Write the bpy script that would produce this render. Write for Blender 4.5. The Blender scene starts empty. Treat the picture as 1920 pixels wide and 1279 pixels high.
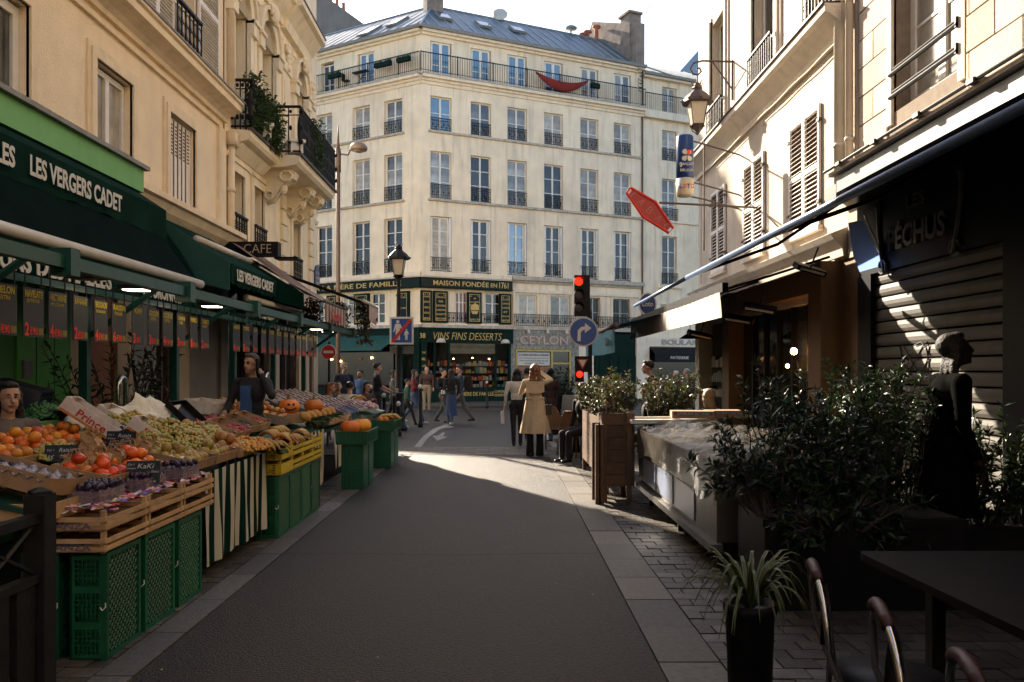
import bpy, math, random
import numpy as np
from mathutils import Vector, Matrix, Euler
R = math.radians
rnd = random.Random(11)
SC = bpy.context.scene
COL = SC.collection

# ------------------------------------------------------------------ camera
F, CX, HY, H = 1493.3, 945.0, 695.0, 1.62
cam = bpy.data.cameras.new('camera')
cam.lens = 28.0
cam.sensor_width = 36.0
cam.shift_x = 15 / 1920
cam.shift_y = 55.5 / 1920
cam.clip_start = 0.05
cam.clip_end = 3000
cam_o = bpy.data.objects.new('camera', cam)
COL.objects.link(cam_o)
cam_o.location = (0, 0, H)
cam_o.rotation_euler = (R(90), 0, 0)
SC.camera = cam_o

def at(px, py, Y): return ((px - CX) * Y / F, Y, H - (py - HY) * Y / F)
# ------------------------------------------------------------------ light
SUN_TO = Vector((-0.82, 1.55, 0.94)).normalized()      # direction towards the sun
SUN_EL = math.asin(SUN_TO.z)
SUN_ROT = math.atan2(SUN_TO.x, SUN_TO.y)
world = bpy.data.worlds.new('World')
SC.world = world
world.use_nodes = True
nt = world.node_tree
bg = nt.nodes['Background']
sky = nt.nodes.new('ShaderNodeTexSky')
sky.sky_type = 'NISHITA'
sky.sun_disc = False
sky.sun_elevation = SUN_EL
sky.sun_rotation = SUN_ROT
sky.altitude = 50
sky.air_density = 0.8
sky.dust_density = 1.6
sky.ozone_density = 0.4
nt.links.new(sky.outputs[0], bg.inputs[0])
bg.inputs[1].default_value = 0.095
sun = bpy.data.lights.new('sun', 'SUN')
sun.energy = 5.0
sun.angle = R(0.6)
sun.color = (1.0, 0.87, 0.70)
sun_o = bpy.data.objects.new('sun', sun)
COL.objects.link(sun_o)
sun_o.rotation_euler = (-SUN_TO).to_track_quat('-Z', 'Y').to_euler()
SC.view_settings.view_transform = 'Standard'
SC.view_settings.look = 'None'
SC.view_settings.exposure = 1.95
SC.view_settings.gamma = 1.0
SC.cycles.max_bounces = 7
SC.cycles.diffuse_bounces = 5
SC.cycles.glossy_bounces = 3
SC.cycles.transmission_bounces = 4
SC.cycles.transparent_max_bounces = 12
SC.cycles.sample_clamp_indirect = 6
SC.cycles.caustics_reflective = False
SC.cycles.caustics_refractive = False

# ------------------------------------------------------------------ materials
MATS = {}
def mat(name, col, rough=0.75, var=0.12, scale=6.0, bump=0.15, bscale=None, metal=0.0, ior=1.45,
        emit=None, estr=1.0, trans=0.0, alpha=1.0, col2=None, big=0.0, streak=0.0, detail=6, coat=0.0, sheen=0.0):
    if name in MATS: return MATS[name]
    m = bpy.data.materials.new(name); m.use_nodes = True
    N = m.node_tree.nodes; L = m.node_tree.links
    b = N['Principled BSDF']
    b.inputs['Roughness'].default_value = rough
    b.inputs['Metallic'].default_value = metal
    b.inputs['IOR'].default_value = ior
    if coat: b.inputs['Coat Weight'].default_value = coat
    if sheen: b.inputs['Sheen Weight'].default_value = sheen
    tc = N.new('ShaderNodeTexCoord')
    nz = N.new('ShaderNodeTexNoise'); nz.inputs['Scale'].default_value = scale; nz.inputs['Detail'].default_value = detail
    L.new(tc.outputs['Object'], nz.inputs['Vector'])
    rp = N.new('ShaderNodeMapRange'); rp.inputs[1].default_value = 0.3; rp.inputs[2].default_value = 0.7
    L.new(nz.outputs['Fac'], rp.inputs[0])
    mx = N.new('ShaderNodeMix'); mx.data_type = 'RGBA'
    c2 = col2 if col2 else tuple(min(1, c * (1 + var)) for c in col)
    c1 = col if col2 else tuple(c * (1 - var) for c in col)
    mx.inputs[6].default_value = (*c1, 1); mx.inputs[7].default_value = (*c2, 1)
    L.new(rp.outputs[0], mx.inputs[0])
    out = mx.outputs[2]
    if big:                                            # large soft patches of grime
        n2 = N.new('ShaderNodeTexNoise'); n2.inputs['Scale'].default_value = 0.7; n2.inputs['Detail'].default_value = 8
        mp = N.new('ShaderNodeMapping'); mp.inputs['Scale'].default_value = (1, 1, 0.6)
        L.new(tc.outputs['Object'], mp.inputs[0]); L.new(mp.outputs[0], n2.inputs['Vector'])
        r2 = N.new('ShaderNodeMapRange'); r2.inputs[1].default_value = 0.45; r2.inputs[2].default_value = 0.75
        r2.inputs[3].default_value = 0; r2.inputs[4].default_value = big
        L.new(n2.outputs['Fac'], r2.inputs[0])
        m2 = N.new('ShaderNodeMix'); m2.data_type = 'RGBA'
        m2.inputs[7].default_value = (*[c * 0.45 for c in col], 1)
        L.new(out, m2.inputs[6]); L.new(r2.outputs[0], m2.inputs[0]); out = m2.outputs[2]
    if streak:                                         # vertical runs of dirt
        n3 = N.new('ShaderNodeTexNoise'); n3.inputs['Scale'].default_value = 3.0; n3.inputs['Detail'].default_value = 5
        mp = N.new('ShaderNodeMapping'); mp.inputs['Scale'].default_value = (1.6, 1.6, 0.12)
        L.new(tc.outputs['Object'], mp.inputs[0]); L.new(mp.outputs[0], n3.inputs['Vector'])
        r3 = N.new('ShaderNodeMapRange'); r3.inputs[1].default_value = 0.52; r3.inputs[2].default_value = 0.72
        r3.inputs[3].default_value = 0; r3.inputs[4].default_value = streak
        L.new(n3.outputs['Fac'], r3.inputs[0])
        m3 = N.new('ShaderNodeMix'); m3.data_type = 'RGBA'
        m3.inputs[7].default_value = (*[c * 0.4 for c in col], 1)
        L.new(out, m3.inputs[6]); L.new(r3.outputs[0], m3.inputs[0]); out = m3.outputs[2]
    L.new(out, b.inputs['Base Color'])
    if bump:
        n4 = N.new('ShaderNodeTexNoise'); n4.inputs['Scale'].default_value = bscale or scale * 5; n4.inputs['Detail'].default_value = 5
        L.new(tc.outputs['Object'], n4.inputs['Vector'])
        bp = N.new('ShaderNodeBump'); bp.inputs['Strength'].default_value = bump; bp.inputs['Distance'].default_value = 0.02
        L.new(n4.outputs['Fac'], bp.inputs['Height']); L.new(bp.outputs[0], b.inputs['Normal'])
    if trans: b.inputs['Transmission Weight'].default_value = trans
    if alpha < 1: b.inputs['Alpha'].default_value = alpha
    if emit:
        b.inputs['Emission Color'].default_value = (*emit, 1); b.inputs['Emission Strength'].default_value = estr
    MATS[name] = m
    return m

def island_mat(name, cols, rough=0.6, bump=0.1, scale=40, trans=0.0, ior=1.45, sheen=0.0):
    """colour drawn per loose piece of the mesh (leaves, berries, goods)"""
    if name in MATS: return MATS[name]
    m = bpy.data.materials.new(name); m.use_nodes = True
    N = m.node_tree.nodes; L = m.node_tree.links; b = N['Principled BSDF']
    g = N.new('ShaderNodeNewGeometry'); r = N.new('ShaderNodeValToRGB')
    L.new(g.outputs['Random Per Island'], r.inputs[0])
    e = r.color_ramp.elements
    n = len(cols)
    while len(e) < n: e.new(0.5)
    for i, c in enumerate(cols):
        e[i].position = i / n; e[i].color = (*c, 1)
    r.color_ramp.interpolation = 'CONSTANT' if n > 2 else 'LINEAR'
    b.inputs['Roughness'].default_value = rough; b.inputs['IOR'].default_value = ior
    L.new(r.outputs[0], b.inputs['Base Color'])
    if trans:
        b.inputs['Subsurface Weight'].default_value = 0
        t = N.new('ShaderNodeBsdfTranslucent'); mxs = N.new('ShaderNodeMixShader'); mxs.inputs[0].default_value = trans
        L.new(r.outputs[0], t.inputs[0]); L.new(b.outputs[0], mxs.inputs[1]); L.new(t.outputs[0], mxs.inputs[2])
        L.new(mxs.outputs[0], N['Material Output'].inputs[0])
    MATS[name] = m
    return m

def vary(m, lo=.8, hi=1.15, hue=0.0):
    """each object that uses the material gets its own slight tone"""
    N = m.node_tree.nodes; L = m.node_tree.links; b = N['Principled BSDF']; src = b.inputs['Base Color'].links[0].from_socket
    oi = N.new('ShaderNodeObjectInfo'); r = N.new('ShaderNodeMapRange'); r.inputs[3].default_value = lo; r.inputs[4].default_value = hi; h = N.new('ShaderNodeHueSaturation')
    L.new(oi.outputs['Random'], r.inputs[0]); L.new(r.outputs[0], h.inputs['Value']); L.new(src, h.inputs['Color'])
    if hue:
        k = N.new('ShaderNodeMath'); k.operation = 'MULTIPLY'; k.inputs[1].default_value = 7.31; f_ = N.new('ShaderNodeMath'); f_.operation = 'FRACT'; r2 = N.new('ShaderNodeMapRange'); r2.inputs[3].default_value = .5 - hue; r2.inputs[4].default_value = .5 + hue
        L.new(oi.outputs['Random'], k.inputs[0]); L.new(k.outputs[0], f_.inputs[0]); L.new(f_.outputs[0], r2.inputs[0]); L.new(r2.outputs[0], h.inputs['Hue'])
    L.new(h.outputs[0], b.inputs['Base Color']); return m
# plaster, stone, metal, wood, cloth
cream = mat('cream_plaster', (0.87, 0.74, 0.54), 0.85, 0.07, 2.0, 0.3, 30, big=0.38, streak=0.4)
cream_trim = mat('cream_trim', (0.80, 0.69, 0.53), 0.8, 0.06, 3, 0.2, 30, streak=0.3)
dirty_ledge = mat('weathered_ledge', (0.45, 0.40, 0.33), 0.9, 0.25, 5, 0.4, 20)
beige = mat('beige_render', (0.86, 0.71, 0.50), 0.9, 0.06, 2.5, 0.35, 45, big=0.12, streak=0.10)
beige_trim = mat('beige_stone_trim', (0.80, 0.66, 0.46), 0.85, 0.08, 4, 0.25, 30, streak=0.25)
pale_stone = mat('pale_carved_stone', (0.84, 0.73, 0.53), 0.85, 0.07, 3, 0.3, 30, streak=0.25)
right_stone = mat('sunny_stone', (0.53, 0.45, 0.355), 0.9, 0.12, 1.6, 0.5, 35, big=0.4, streak=0.3)
right_trim = mat('right_trim_stone', (0.62, 0.54, 0.44), 0.85, 0.08, 4, 0.25, 30, streak=0.25)
ashlar = mat('ashlar_block', (0.50, 0.42, 0.33), 0.9, 0.16, 1.3, 0.5, 30, big=0.3)
joint = mat('dark_joint', (0.20, 0.16, 0.12), 0.95, 0.15, 8, 0.2)
white_paint = mat('white_paint', (0.74, 0.71, 0.64), 0.5, 0.06, 8, 0.08)
white_shutter = mat('white_shutter_paint', (0.80, 0.75, 0.68), 0.6, 0.08, 9, 0.12, streak=0.2)
iron = mat('black_iron', (0.014, 0.013, 0.012), 0.55, 0.3, 12, 0.15, ior=1.3)
iron_brown = mat('brown_iron', (0.08, 0.055, 0.045), 0.55, 0.2, 12, 0.1)
zinc = mat('zinc_roof', (0.11, 0.145, 0.165), 0.42, 0.25, 1.5, 0.12, 12, metal=0.35)
zinc_seam = mat('zinc_seam', (0.30, 0.35, 0.37), 0.4, 0.15, 8, 0.1, metal=0.4)
zinc_edge = mat('zinc_edge', (0.22, 0.21, 0.19), 0.6, 0.2, 10, 0.15)
chimney_m = mat('chimney_render', (0.26, 0.21, 0.17), 0.95, 0.3, 2, 0.4, 20, streak=0.3)
pot_m = mat('terracotta_pot', (0.38, 0.13, 0.08), 0.8, 0.2, 10, 0.1)
glass = mat('window_glass', (0.13, 0.13, 0.115), 0.04, 0.8, 1.1, 0.02, 2.5, ior=1.75)  # base tone raised to put pale reflections into the panes
glass_sky = mat('window_glass_sky_tint', (0.035, 0.12, 0.19), 0.03, 0.3, 1.2, 0.02, 2.0, ior=2.4)  # reflected blue of the sky put into the pane colour
glass_curtain = mat('window_glass_net_curtain', (0.36, 0.33, 0.27), 0.12, 0.35, 3, 0.03, 4, ior=1.6)
glass_dark = mat('window_glass_dark', (0.012, 0.013, 0.012), 0.06, 0.3, 2, 0.02, 3, ior=1.6)
shop_dark = mat('dark_interior', (0.012, 0.010, 0.008), 0.9, 0.4, 3, 0)
bottle_green = mat('bottle_green_paint', (0.003, 0.016, 0.011), 0.6, 0.25, 6, 0.08, ior=1.2)
sign_green = mat('sign_glass_green', (0.002, 0.009, 0.007), 0.25, 0.3, 5, 0.03, ior=1.25)
gold = mat('gold_lettering', (0.50, 0.34, 0.11), 0.4, 0.12, 20, 0.1, metal=0.25)
marble = mat('dark_marble', (0.10, 0.095, 0.07), 0.35, 0.0, 7, 0.05, col2=(0.34, 0.31, 0.24), detail=10)
brass = mat('brass_frame', (0.42, 0.29, 0.08), 0.4, 0.2, 10, 0.1, metal=0.4)
asphalt = mat('asphalt', (0.026, 0.0180, 0.0120), 0.44, 0.9, 34, 1.0, 70, big=0.4, ior=1.38, detail=9)
asphalt2 = mat('cross_street_asphalt', (0.034, 0.030, 0.026), 0.5, 0.18, 1.5, 0.5, 140)
granite = mat('granite_kerb', (0.105, 0.09, 0.072), 0.6, 0.22, 30, 0.3, 90)
granite_d = mat('granite_kerb_dark', (0.085, 0.075, 0.062), 0.6, 0.25, 24, 0.3, 90)
sett = mat('paving_sett', (0.075, 0.062, 0.05), 0.5, 0.25, 9, 0.4, 60)
sett_b = mat('paving_sett_brown', (0.055, 0.045, 0.036), 0.5, 0.25, 9, 0.4, 60)
sett_c = mat('paving_sett_grey', (0.10, 0.088, 0.072), 0.5, 0.25, 9, 0.4, 60)
grout = mat('sand_joint', (0.016, 0.013, 0.011), 0.95, 0.2, 20, 0.3)
road_paint = mat('road_paint', (0.28, 0.26, 0.23), 0.7, 0.25, 6, 0.2, 60)
crate_green = mat('crate_green_plastic', (0.006, 0.085, 0.036), 0.42, 0.22, 5, 0.06, big=0.3)
frame_green = mat('frame_green_paint', (0.008, 0.060, 0.040), 0.35, 0.2, 8, 0.08)
cloth_green = mat('dark_green_canvas', (0.004, 0.024, 0.016), 0.85, 0.35, 3, 0.25, 60, ior=1.12)
teal_cloth = mat('teal_canvas', (0.008, 0.065, 0.048), 0.7, 0.15, 3, 0.1, 150)
lime = mat('light_green_fascia', (0.16, 0.42, 0.13), 0.6, 0.05, 2, 0.12, 60, streak=0.2)
lime_door = mat('green_door_paint', (0.02, 0.14, 0.015), 0.5, 0.1, 3, 0.08)
cream_metal = mat('cream_awning_tube', (0.60, 0.55, 0.46), 0.35, 0.08, 6, 0.04)
letter_w = mat('white_lettering', (0.60, 0.58, 0.50), 0.6, 0.08, 20, 0.05)
wood_pale = mat('pale_poplar_wood', (0.50, 0.31, 0.15), 0.75, 0.16, 14, 0.25, 60)
wood_brown = mat('brown_wood', (0.10, 0.05, 0.022), 0.65, 0.3, 6, 0.3, 40, streak=0.3)
cardboard = mat('cardboard', (0.34, 0.205, 0.105), 0.85, 0.15, 8, 0.2, 60)
cardboard_w = mat('white_printed_card', (0.58, 0.50, 0.44), 0.7, 0.15, 14, 0.15, 50)
kraft = mat('kraft_paper', (0.40, 0.235, 0.115), 0.8, 0.14, 12, 0.7, 30)
slate = mat('chalkboard', (0.012, 0.020, 0.026), 0.6, 0.4, 12, 0.1)
sign_plastic = mat('price_board_grey', (0.026, 0.024, 0.023), 0.5, 0.15, 8, 0.05)
yellow_l = mat('yellow_lettering', (0.55, 0.40, 0.02), 0.6, 0.05, 10, 0)
red_l = mat('red_lettering', (0.80, 0.055, 0.02), 0.55, 0.05, 10, 0)
chalk = mat('chalk', (0.62, 0.62, 0.58), 0.9, 0.1, 30, 0)
yellow_crate = mat('yellow_crate_paint', (0.56, 0.41, 0.02), 0.6, 0.14, 10, 0.15, 50)
black_plastic = mat('black_plastic', (0.008, 0.007, 0.007), 0.5, 0.3, 8, 0.1, ior=1.25)
chrome = mat('chrome_tube', (0.55, 0.56, 0.57), 0.16, 0.1, 20, 0.02, metal=1.0)
steel = mat('brushed_steel', (0.13, 0.12, 0.105), 0.42, 0.3, 3, 0.08, 80, metal=0.55)
maroon = mat('maroon_vinyl', (0.03, 0.006, 0.008), 0.5, 0.2, 10, 0.1)

for m_, a_, b_ in ((glass, .3, 2.2), (glass_curtain, .45, 1.25), (glass_sky, .6, 1.3), (glass_dark, .5, 2.5), (sett, .7, 1.3), (sett_b, .7, 1.3), (sett_c, .7, 1.2), (granite, .7, 1.25), (granite_d, .75, 1.25), (ashlar, .8, 1.15), (pale_stone, .93, 1.05), (crate_green, .75, 1.25), (wood_pale, .8, 1.15), (kraft, .75, 1.2), (cardboard, .75, 1.25), (white_shutter, .88, 1.06), (wood_brown, .7, 1.3), (yellow_crate, .85, 1.1)): vary(m_, a_, b_)
crate_dark = mat('crate_hole_shade_green', (0.003, 0.034, 0.016), 0.7, 0.5, 9, 0.1)  # darkened crate green, shade inside the lattice holes put into the colour
# ------------------------------------------------------------------ mesh building
ID = Matrix.Identity(4)
def FRM(o, u, d):
    """frame: x = along the wall (to the viewer's right), y = into the wall, z = up"""
    u = Vector(u).normalized(); d = Vector(d).normalized(); z = Vector((0, 0, 1))
    M = Matrix.Identity(4)
    for i, a in enumerate((u, d, z)):
        M[0][i], M[1][i], M[2][i] = a
    M.translation = Vector(o)
    return M
def T(x, y, z): return Matrix.Translation((x, y, z))

class MB:
    def __init__(s, M=None):
        s.v = []; s.f = []; s.mi = []; s.mats = []; s.M = M or ID; s.cur = 0
    def use(s, m):
        if m not in s.mats: s.mats.append(m)
        s.cur = s.mats.index(m); return s
    def add(s, vs, fs, M=None):
        n = len(s.v); A = s.M @ M if M is not None else s.M
        if A is ID: s.v += [tuple(v) for v in vs]
        else: s.v += [tuple(A @ Vector(v)) for v in vs]
        s.f += [tuple(n + i for i in f) for f in fs]
        s.mi += [s.cur] * len(fs)
        return s
    def box(s, a, b, M=None):
        x0, y0, z0 = a; x1, y1, z1 = b
        vs = [(x0, y0, z0), (x1, y0, z0), (x1, y1, z0), (x0, y1, z0), (x0, y0, z1), (x1, y0, z1), (x1, y1, z1), (x0, y1, z1)]
        return s.add(vs, [(0, 3, 2, 1), (4, 5, 6, 7), (0, 1, 5, 4), (1, 2, 6, 5), (2, 3, 7, 6), (3, 0, 4, 7)], M)
    def cbox(s, c, d, M=None):
        return s.box([c[i] - d[i] / 2 for i in range(3)], [c[i] + d[i] / 2 for i in range(3)], M)
    def poly(s, pts, M=None): return s.add(pts, [tuple(range(len(pts)))], M)
    def tube(s, pts, r, n=8, M=None, caps=True):
        pts = [Vector(p) for p in pts]; k = len(pts)
        rs = r if isinstance(r, (list, tuple)) else [r] * k
        vs = []; ref = None
        for i, p in enumerate(pts):
            t = (pts[min(i + 1, k - 1)] - pts[max(i - 1, 0)])
            t = t.normalized() if t.length > 1e-9 else Vector((0, 0, 1))
            if ref is None:
                ref = Vector((0, 0, 1)) if abs(t.z) < 0.9 else Vector((1, 0, 0))
            a = t.cross(ref); a = a.normalized() if a.length > 1e-6 else t.orthogonal().normalized()
            b = a.cross(t).normalized(); ref = b
            for j in range(n):
                w = 2 * math.pi * j / n
                vs.append(p + a * (rs[i] * math.cos(w)) + b * (rs[i] * math.sin(w)))
        fs = [(i * n + j, i * n + (j + 1) % n, (i + 1) * n + (j + 1) % n, (i + 1) * n + j) for i in range(k - 1) for j in range(n)]
        if caps: fs += [tuple(range(n))[::-1], tuple((k - 1) * n + j for j in range(n))]
        return s.add(vs, fs, M)
    def lathe(s, prof, n=14, c=(0, 0, 0), M=None, sy=1.0):
        vs = [(c[0] + r * math.cos(2 * math.pi * j / n), c[1] + sy * r * math.sin(2 * math.pi * j / n), c[2] + z) for r, z in prof for j in range(n)]
        k = len(prof)
        fs = [(i * n + j, i * n + (j + 1) % n, (i + 1) * n + (j + 1) % n, (i + 1) * n + j) for i in range(k - 1) for j in range(n)]
        fs += [tuple(range(n))[::-1], tuple((k - 1) * n + j for j in range(n))]
        return s.add(vs, fs, M)
    def ball(s, c, r, n=10, m=6, M=None):
        rx, ry, rz = r if isinstance(r, (list, tuple)) else (r, r, r)
        prof = [(math.sin(math.pi * i / m), -math.cos(math.pi * i / m)) for i in range(m + 1)]
        vs = [(c[0], c[1], c[2] - rz)]
        for a, z in prof[1:-1]:
            for j in range(n):
                w = 2 * math.pi * j / n
                vs.append((c[0] + rx * a * math.cos(w), c[1] + ry * a * math.sin(w), c[2] + rz * z))
        vs.append((c[0], c[1], c[2] + rz)); last = len(vs) - 1
        fs = [(0, 1 + (j + 1) % n, 1 + j) for j in range(n)]
        for i in range(m - 2):
            for j in range(n):
                fs.append((1 + i * n + j, 1 + i * n + (j + 1) % n, 1 + (i + 1) * n + (j + 1) % n, 1 + (i + 1) * n + j))
        fs += [(1 + (m - 2) * n + j, 1 + (m - 2) * n + (j + 1) % n, last) for j in range(n)]
        return s.add(vs, fs, M)
    def prism(s, pts, t0, t1, axis=1, M=None):
        """extrude a 2D outline along an axis (0 x, 1 y, 2 z)"""
        def P(p, t):
            return {0: (t, p[0], p[1]), 1: (p[0], t, p[1]), 2: (p[0], p[1], t)}[axis]
        n = len(pts)
        vs = [P(p, t0) for p in pts] + [P(p, t1) for p in pts]
        fs = [tuple(range(n))[::-1], tuple(range(n, 2 * n))] + [(i, (i + 1) % n, n + (i + 1) % n, n + i) for i in range(n)]
        return s.add(vs, fs, M)
    def sheet(s, P, nu, nv, M=None):
        """grid surface, P(i/nu, j/nv) -> xyz"""
        vs = [P(i / nu, j / nv) for j in range(nv + 1) for i in range(nu + 1)]
        w = nu + 1
        return s.add(vs, [(j * w + i, j * w + i + 1, (j + 1) * w + i + 1, (j + 1) * w + i) for j in range(nv) for i in range(nu)], M)
    def mesh(s, name, m=None, smooth=False, off=(0, 0, 0)):
        me = bpy.data.meshes.new(name)
        vv = s.v if off == (0, 0, 0) else [(v[0] - off[0], v[1] - off[1], v[2] - off[2]) for v in s.v]
        me.from_pydata(vv, [], s.f)
        ms = s.mats if s.mats else [m]
        for x in ms: me.materials.append(x)
        if s.mats: me.polygons.foreach_set('material_index', s.mi)
        if smooth: me.polygons.foreach_set('use_smooth', [True] * len(me.polygons))
        me.update()
        return me
    def build(s, name, m=None, parent=None, smooth=False, local=False, M=None):
        """world-space mesh linked as ONE object (local=True: coordinates are the parent's)"""
        off = (0, 0, 0)
        if parent is not None and not local: off = tuple(wpos(parent))
        o = bpy.data.objects.new(name, s.mesh(name, m, smooth, off)); COL.objects.link(o)
        o.parent = parent
        if M is not None: o.matrix_basis = M
        return o

def wpos(o):
    p = Vector((0, 0, 0))
    while o is not None:
        p += o.location; o = o.parent
    return p
def tag(o, label=None, cat=None, group=None, kind=None):
    if label: o['label'] = label
    if cat: o['category'] = cat
    if group: o['group'] = group
    if kind: o['kind'] = kind
    return o
def thing(name, label, cat, loc=(0, 0, 0), group=None, rot=None):
    o = bpy.data.objects.new(name, None); COL.objects.link(o)
    o.location = loc; o.empty_display_size = 0.1
    if rot is not None: o.rotation_euler = rot
    return tag(o, label, cat, group)
def inst(name, mesh, parent=None, M=None, off=True):
    """link a mesh under a parent; M is in world space when the parent is an unrotated thing (off=True)"""
    o = bpy.data.objects.new(name, mesh); COL.objects.link(o); o.parent = parent
    if M is not None:
        if parent is not None and off: M = Matrix.Translation(-wpos(parent)) @ M
        o.matrix_basis = M
    return o
def copy_tree(o, parent=None):
    c = o.copy(); COL.objects.link(c); c.parent = parent
    for ch in list(o.children): copy_tree(ch, c)
    return c
def structure(name, mb, m=None, parent=None, smooth=False):
    o = mb.build(name, m, parent, smooth); o['kind'] = 'structure'; return o
ORD = ['first', 'second', 'third', 'fourth', 'fifth', 'sixth', 'seventh', 'eighth', 'ninth', 'tenth', 'eleventh', 'twelfth', 'thirteenth', 'fourteenth', 'fifteenth', 'sixteenth']

# ------------------------------------------------------------------ lettering
TXT = {}
def text_mesh(s, m, bold=0.0, extrude=0.02, italic=0.0):
    k = (s, m.name, bold, extrude, italic)
    if k in TXT: return TXT[k]
    cu = bpy.data.curves.new('lettering', 'FONT'); cu.body = s; cu.size = 1.0; cu.extrude = extrude; cu.offset = bold
    cu.resolution_u = 3; cu.shear = italic
    cu.align_x = 'CENTER'; cu.align_y = 'BOTTOM_BASELINE'
    o = bpy.data.objects.new('lettering', cu)
    me = bpy.data.meshes.new_from_object(o)
    bpy.data.objects.remove(o)
    me.materials.clear(); me.materials.append(m)
    n = len(me.vertices); a = np.empty(n * 3, 'f'); me.vertices.foreach_get('co', a); a = a.reshape(-1, 3)
    c = (a[:, :2].min(0) + a[:, :2].max(0)) / 2; size = a[:, :2].max(0) - a[:, :2].min(0)
    a[:, 0] -= c[0]; a[:, 1] -= c[1]
    me.vertices.foreach_set('co', a.ravel()); me.update()
    TXT[k] = (me, float(size[0]), float(size[1]))
    return TXT[k]
def text(s, parent, Fm, u, z, w, h, m, d=-0.01, bold=0.02, italic=0.0, off=True, name='lettering', shear=0.0, extrude=0.02):
    """lettering on frame Fm centred at (u, z), scaled to width w and height h, standing proud of depth d"""
    me, tw, th = text_mesh(s, m, bold, extrude, italic)
    sx = w / tw; sy = h / th
    A = Matrix(((sx, shear, 0, u), (0, 0, -min(sx, sy), d), (0, sy, 0, z), (0, 0, 0, 1)))
    return inst(name, me, parent, Fm @ A, off)

# ------------------------------------------------------------------ walls and windows
def wall(mb, Fm, u0, u1, z0, z1, ops, depth=0.25, thick=None):
    """front skin with rectangular openings and their reveals, in frame coordinates"""
    us = sorted({u0, u1, *[o[0] for o in ops], *[o[1] for o in ops]})
    zs = sorted({z0, z1, *[o[2] for o in ops], *[o[3] for o in ops]})
    us = [u for u in us if u0 <= u <= u1]; zs = [z for z in zs if z0 <= z <= z1]
    for j in range(len(zs) - 1):
        zc = (zs[j] + zs[j + 1]) / 2; run = None
        for i in range(len(us) - 1):
            uc = (us[i] + us[i + 1]) / 2
            hole = any(o[0] < uc < o[1] and o[2] < zc < o[3] for o in ops)
            if not hole and run is None: run = us[i]
            if (hole or i == len(us) - 2) and run is not None:
                e = us[i] if hole else us[i + 1]
                mb.poly([(run, 0, zs[j]), (e, 0, zs[j]), (e, 0, zs[j + 1]), (run, 0, zs[j + 1])], Fm); run = None
    for a, b, c, e in ops:
        D = depth
        mb.poly([(a, 0, c), (a, 0, e), (a, D, e), (a, D, c)], Fm)
        mb.poly([(b, 0, e), (b, 0, c), (b, D, c), (b, D, e)], Fm)
        mb.poly([(a, 0, e), (b, 0, e), (b, D, e), (a, D, e)], Fm)
        mb.poly([(b, 0, c), (a, 0, c), (a, D, c), (b, D, c)], Fm)

WIN = {}
def win_frame(w, h, cols, bars, fw=0.06, mull=0.09, m=white_paint):
    k = ('f', round(w, 2), round(h, 2), cols, tuple(bars), fw, mull, m.name)
    if k in WIN: return WIN[k]
    mb = MB(); d0, d1 = -0.03, 0.03
    mb.box((-w / 2, d0, 0), (-w / 2 + fw, d1, h)); mb.box((w / 2 - fw, d0, 0), (w / 2, d1, h))
    mb.box((-w / 2 + fw, d0, 0), (w / 2 - fw, d1, fw * 1.4)); mb.box((-w / 2 + fw, d0, h - fw), (w / 2 - fw, d1, h))
    for c in range(1, cols):
        x = -w / 2 + w * c / cols; mb.box((x - mull / 2, d0 - 0.008, fw * 1.4), (x + mull / 2, d1, h - fw))
    for b in bars:
        z = b * h; mb.box((-w / 2 + fw, d0 + 0.012, z - 0.018), (w / 2 - fw, d1 - 0.004, z + 0.018))
    WIN[k] = mb.mesh('window', m); return WIN[k]
def pane_mesh(w, h, m):
    k = ('p', round(w, 2), round(h, 2), m.name)
    if k not in WIN:
        mb = MB(); mb.box((-w / 2, -0.004, -h / 2), (w / 2, 0.004, h / 2)); WIN[k] = mb.mesh('pane', m)
    return WIN[k]
def window(parent, Fm, u, z, w, h, d=0.2, cols=2, bars=(0.5,), gl=glass, m=white_paint, fw=0.06, mull=0.09, back=True, name='window', off=True):
    o = inst(name, win_frame(w, h, cols, bars, fw, mull, m), parent, Fm @ T(u, d, z), off)
    edges = [fw * 1.4] + [b * h for b in bars] + [h - fw]
    for c in range(cols):
        xa = -w / 2 + w * c / cols + (fw if c == 0 else mull / 2); xb = -w / 2 + w * (c + 1) / cols - (fw if c == cols - 1 else mull / 2)
        for j in range(len(edges) - 1):
            za, zb = edges[j], edges[j + 1]
            p = inst('pane', pane_mesh(xb - xa, zb - za, gl if not isinstance(gl, (list, tuple)) else gl[(c + j) % len(gl)]), o,
                     T((xa + xb) / 2, 0.005, (za + zb) / 2) @ Matrix.Rotation(rnd.uniform(-0.012, 0.012), 4, 'X') @ Matrix.Rotation(rnd.uniform(-0.012, 0.012), 4, 'Z'), False)
    return o
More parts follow.
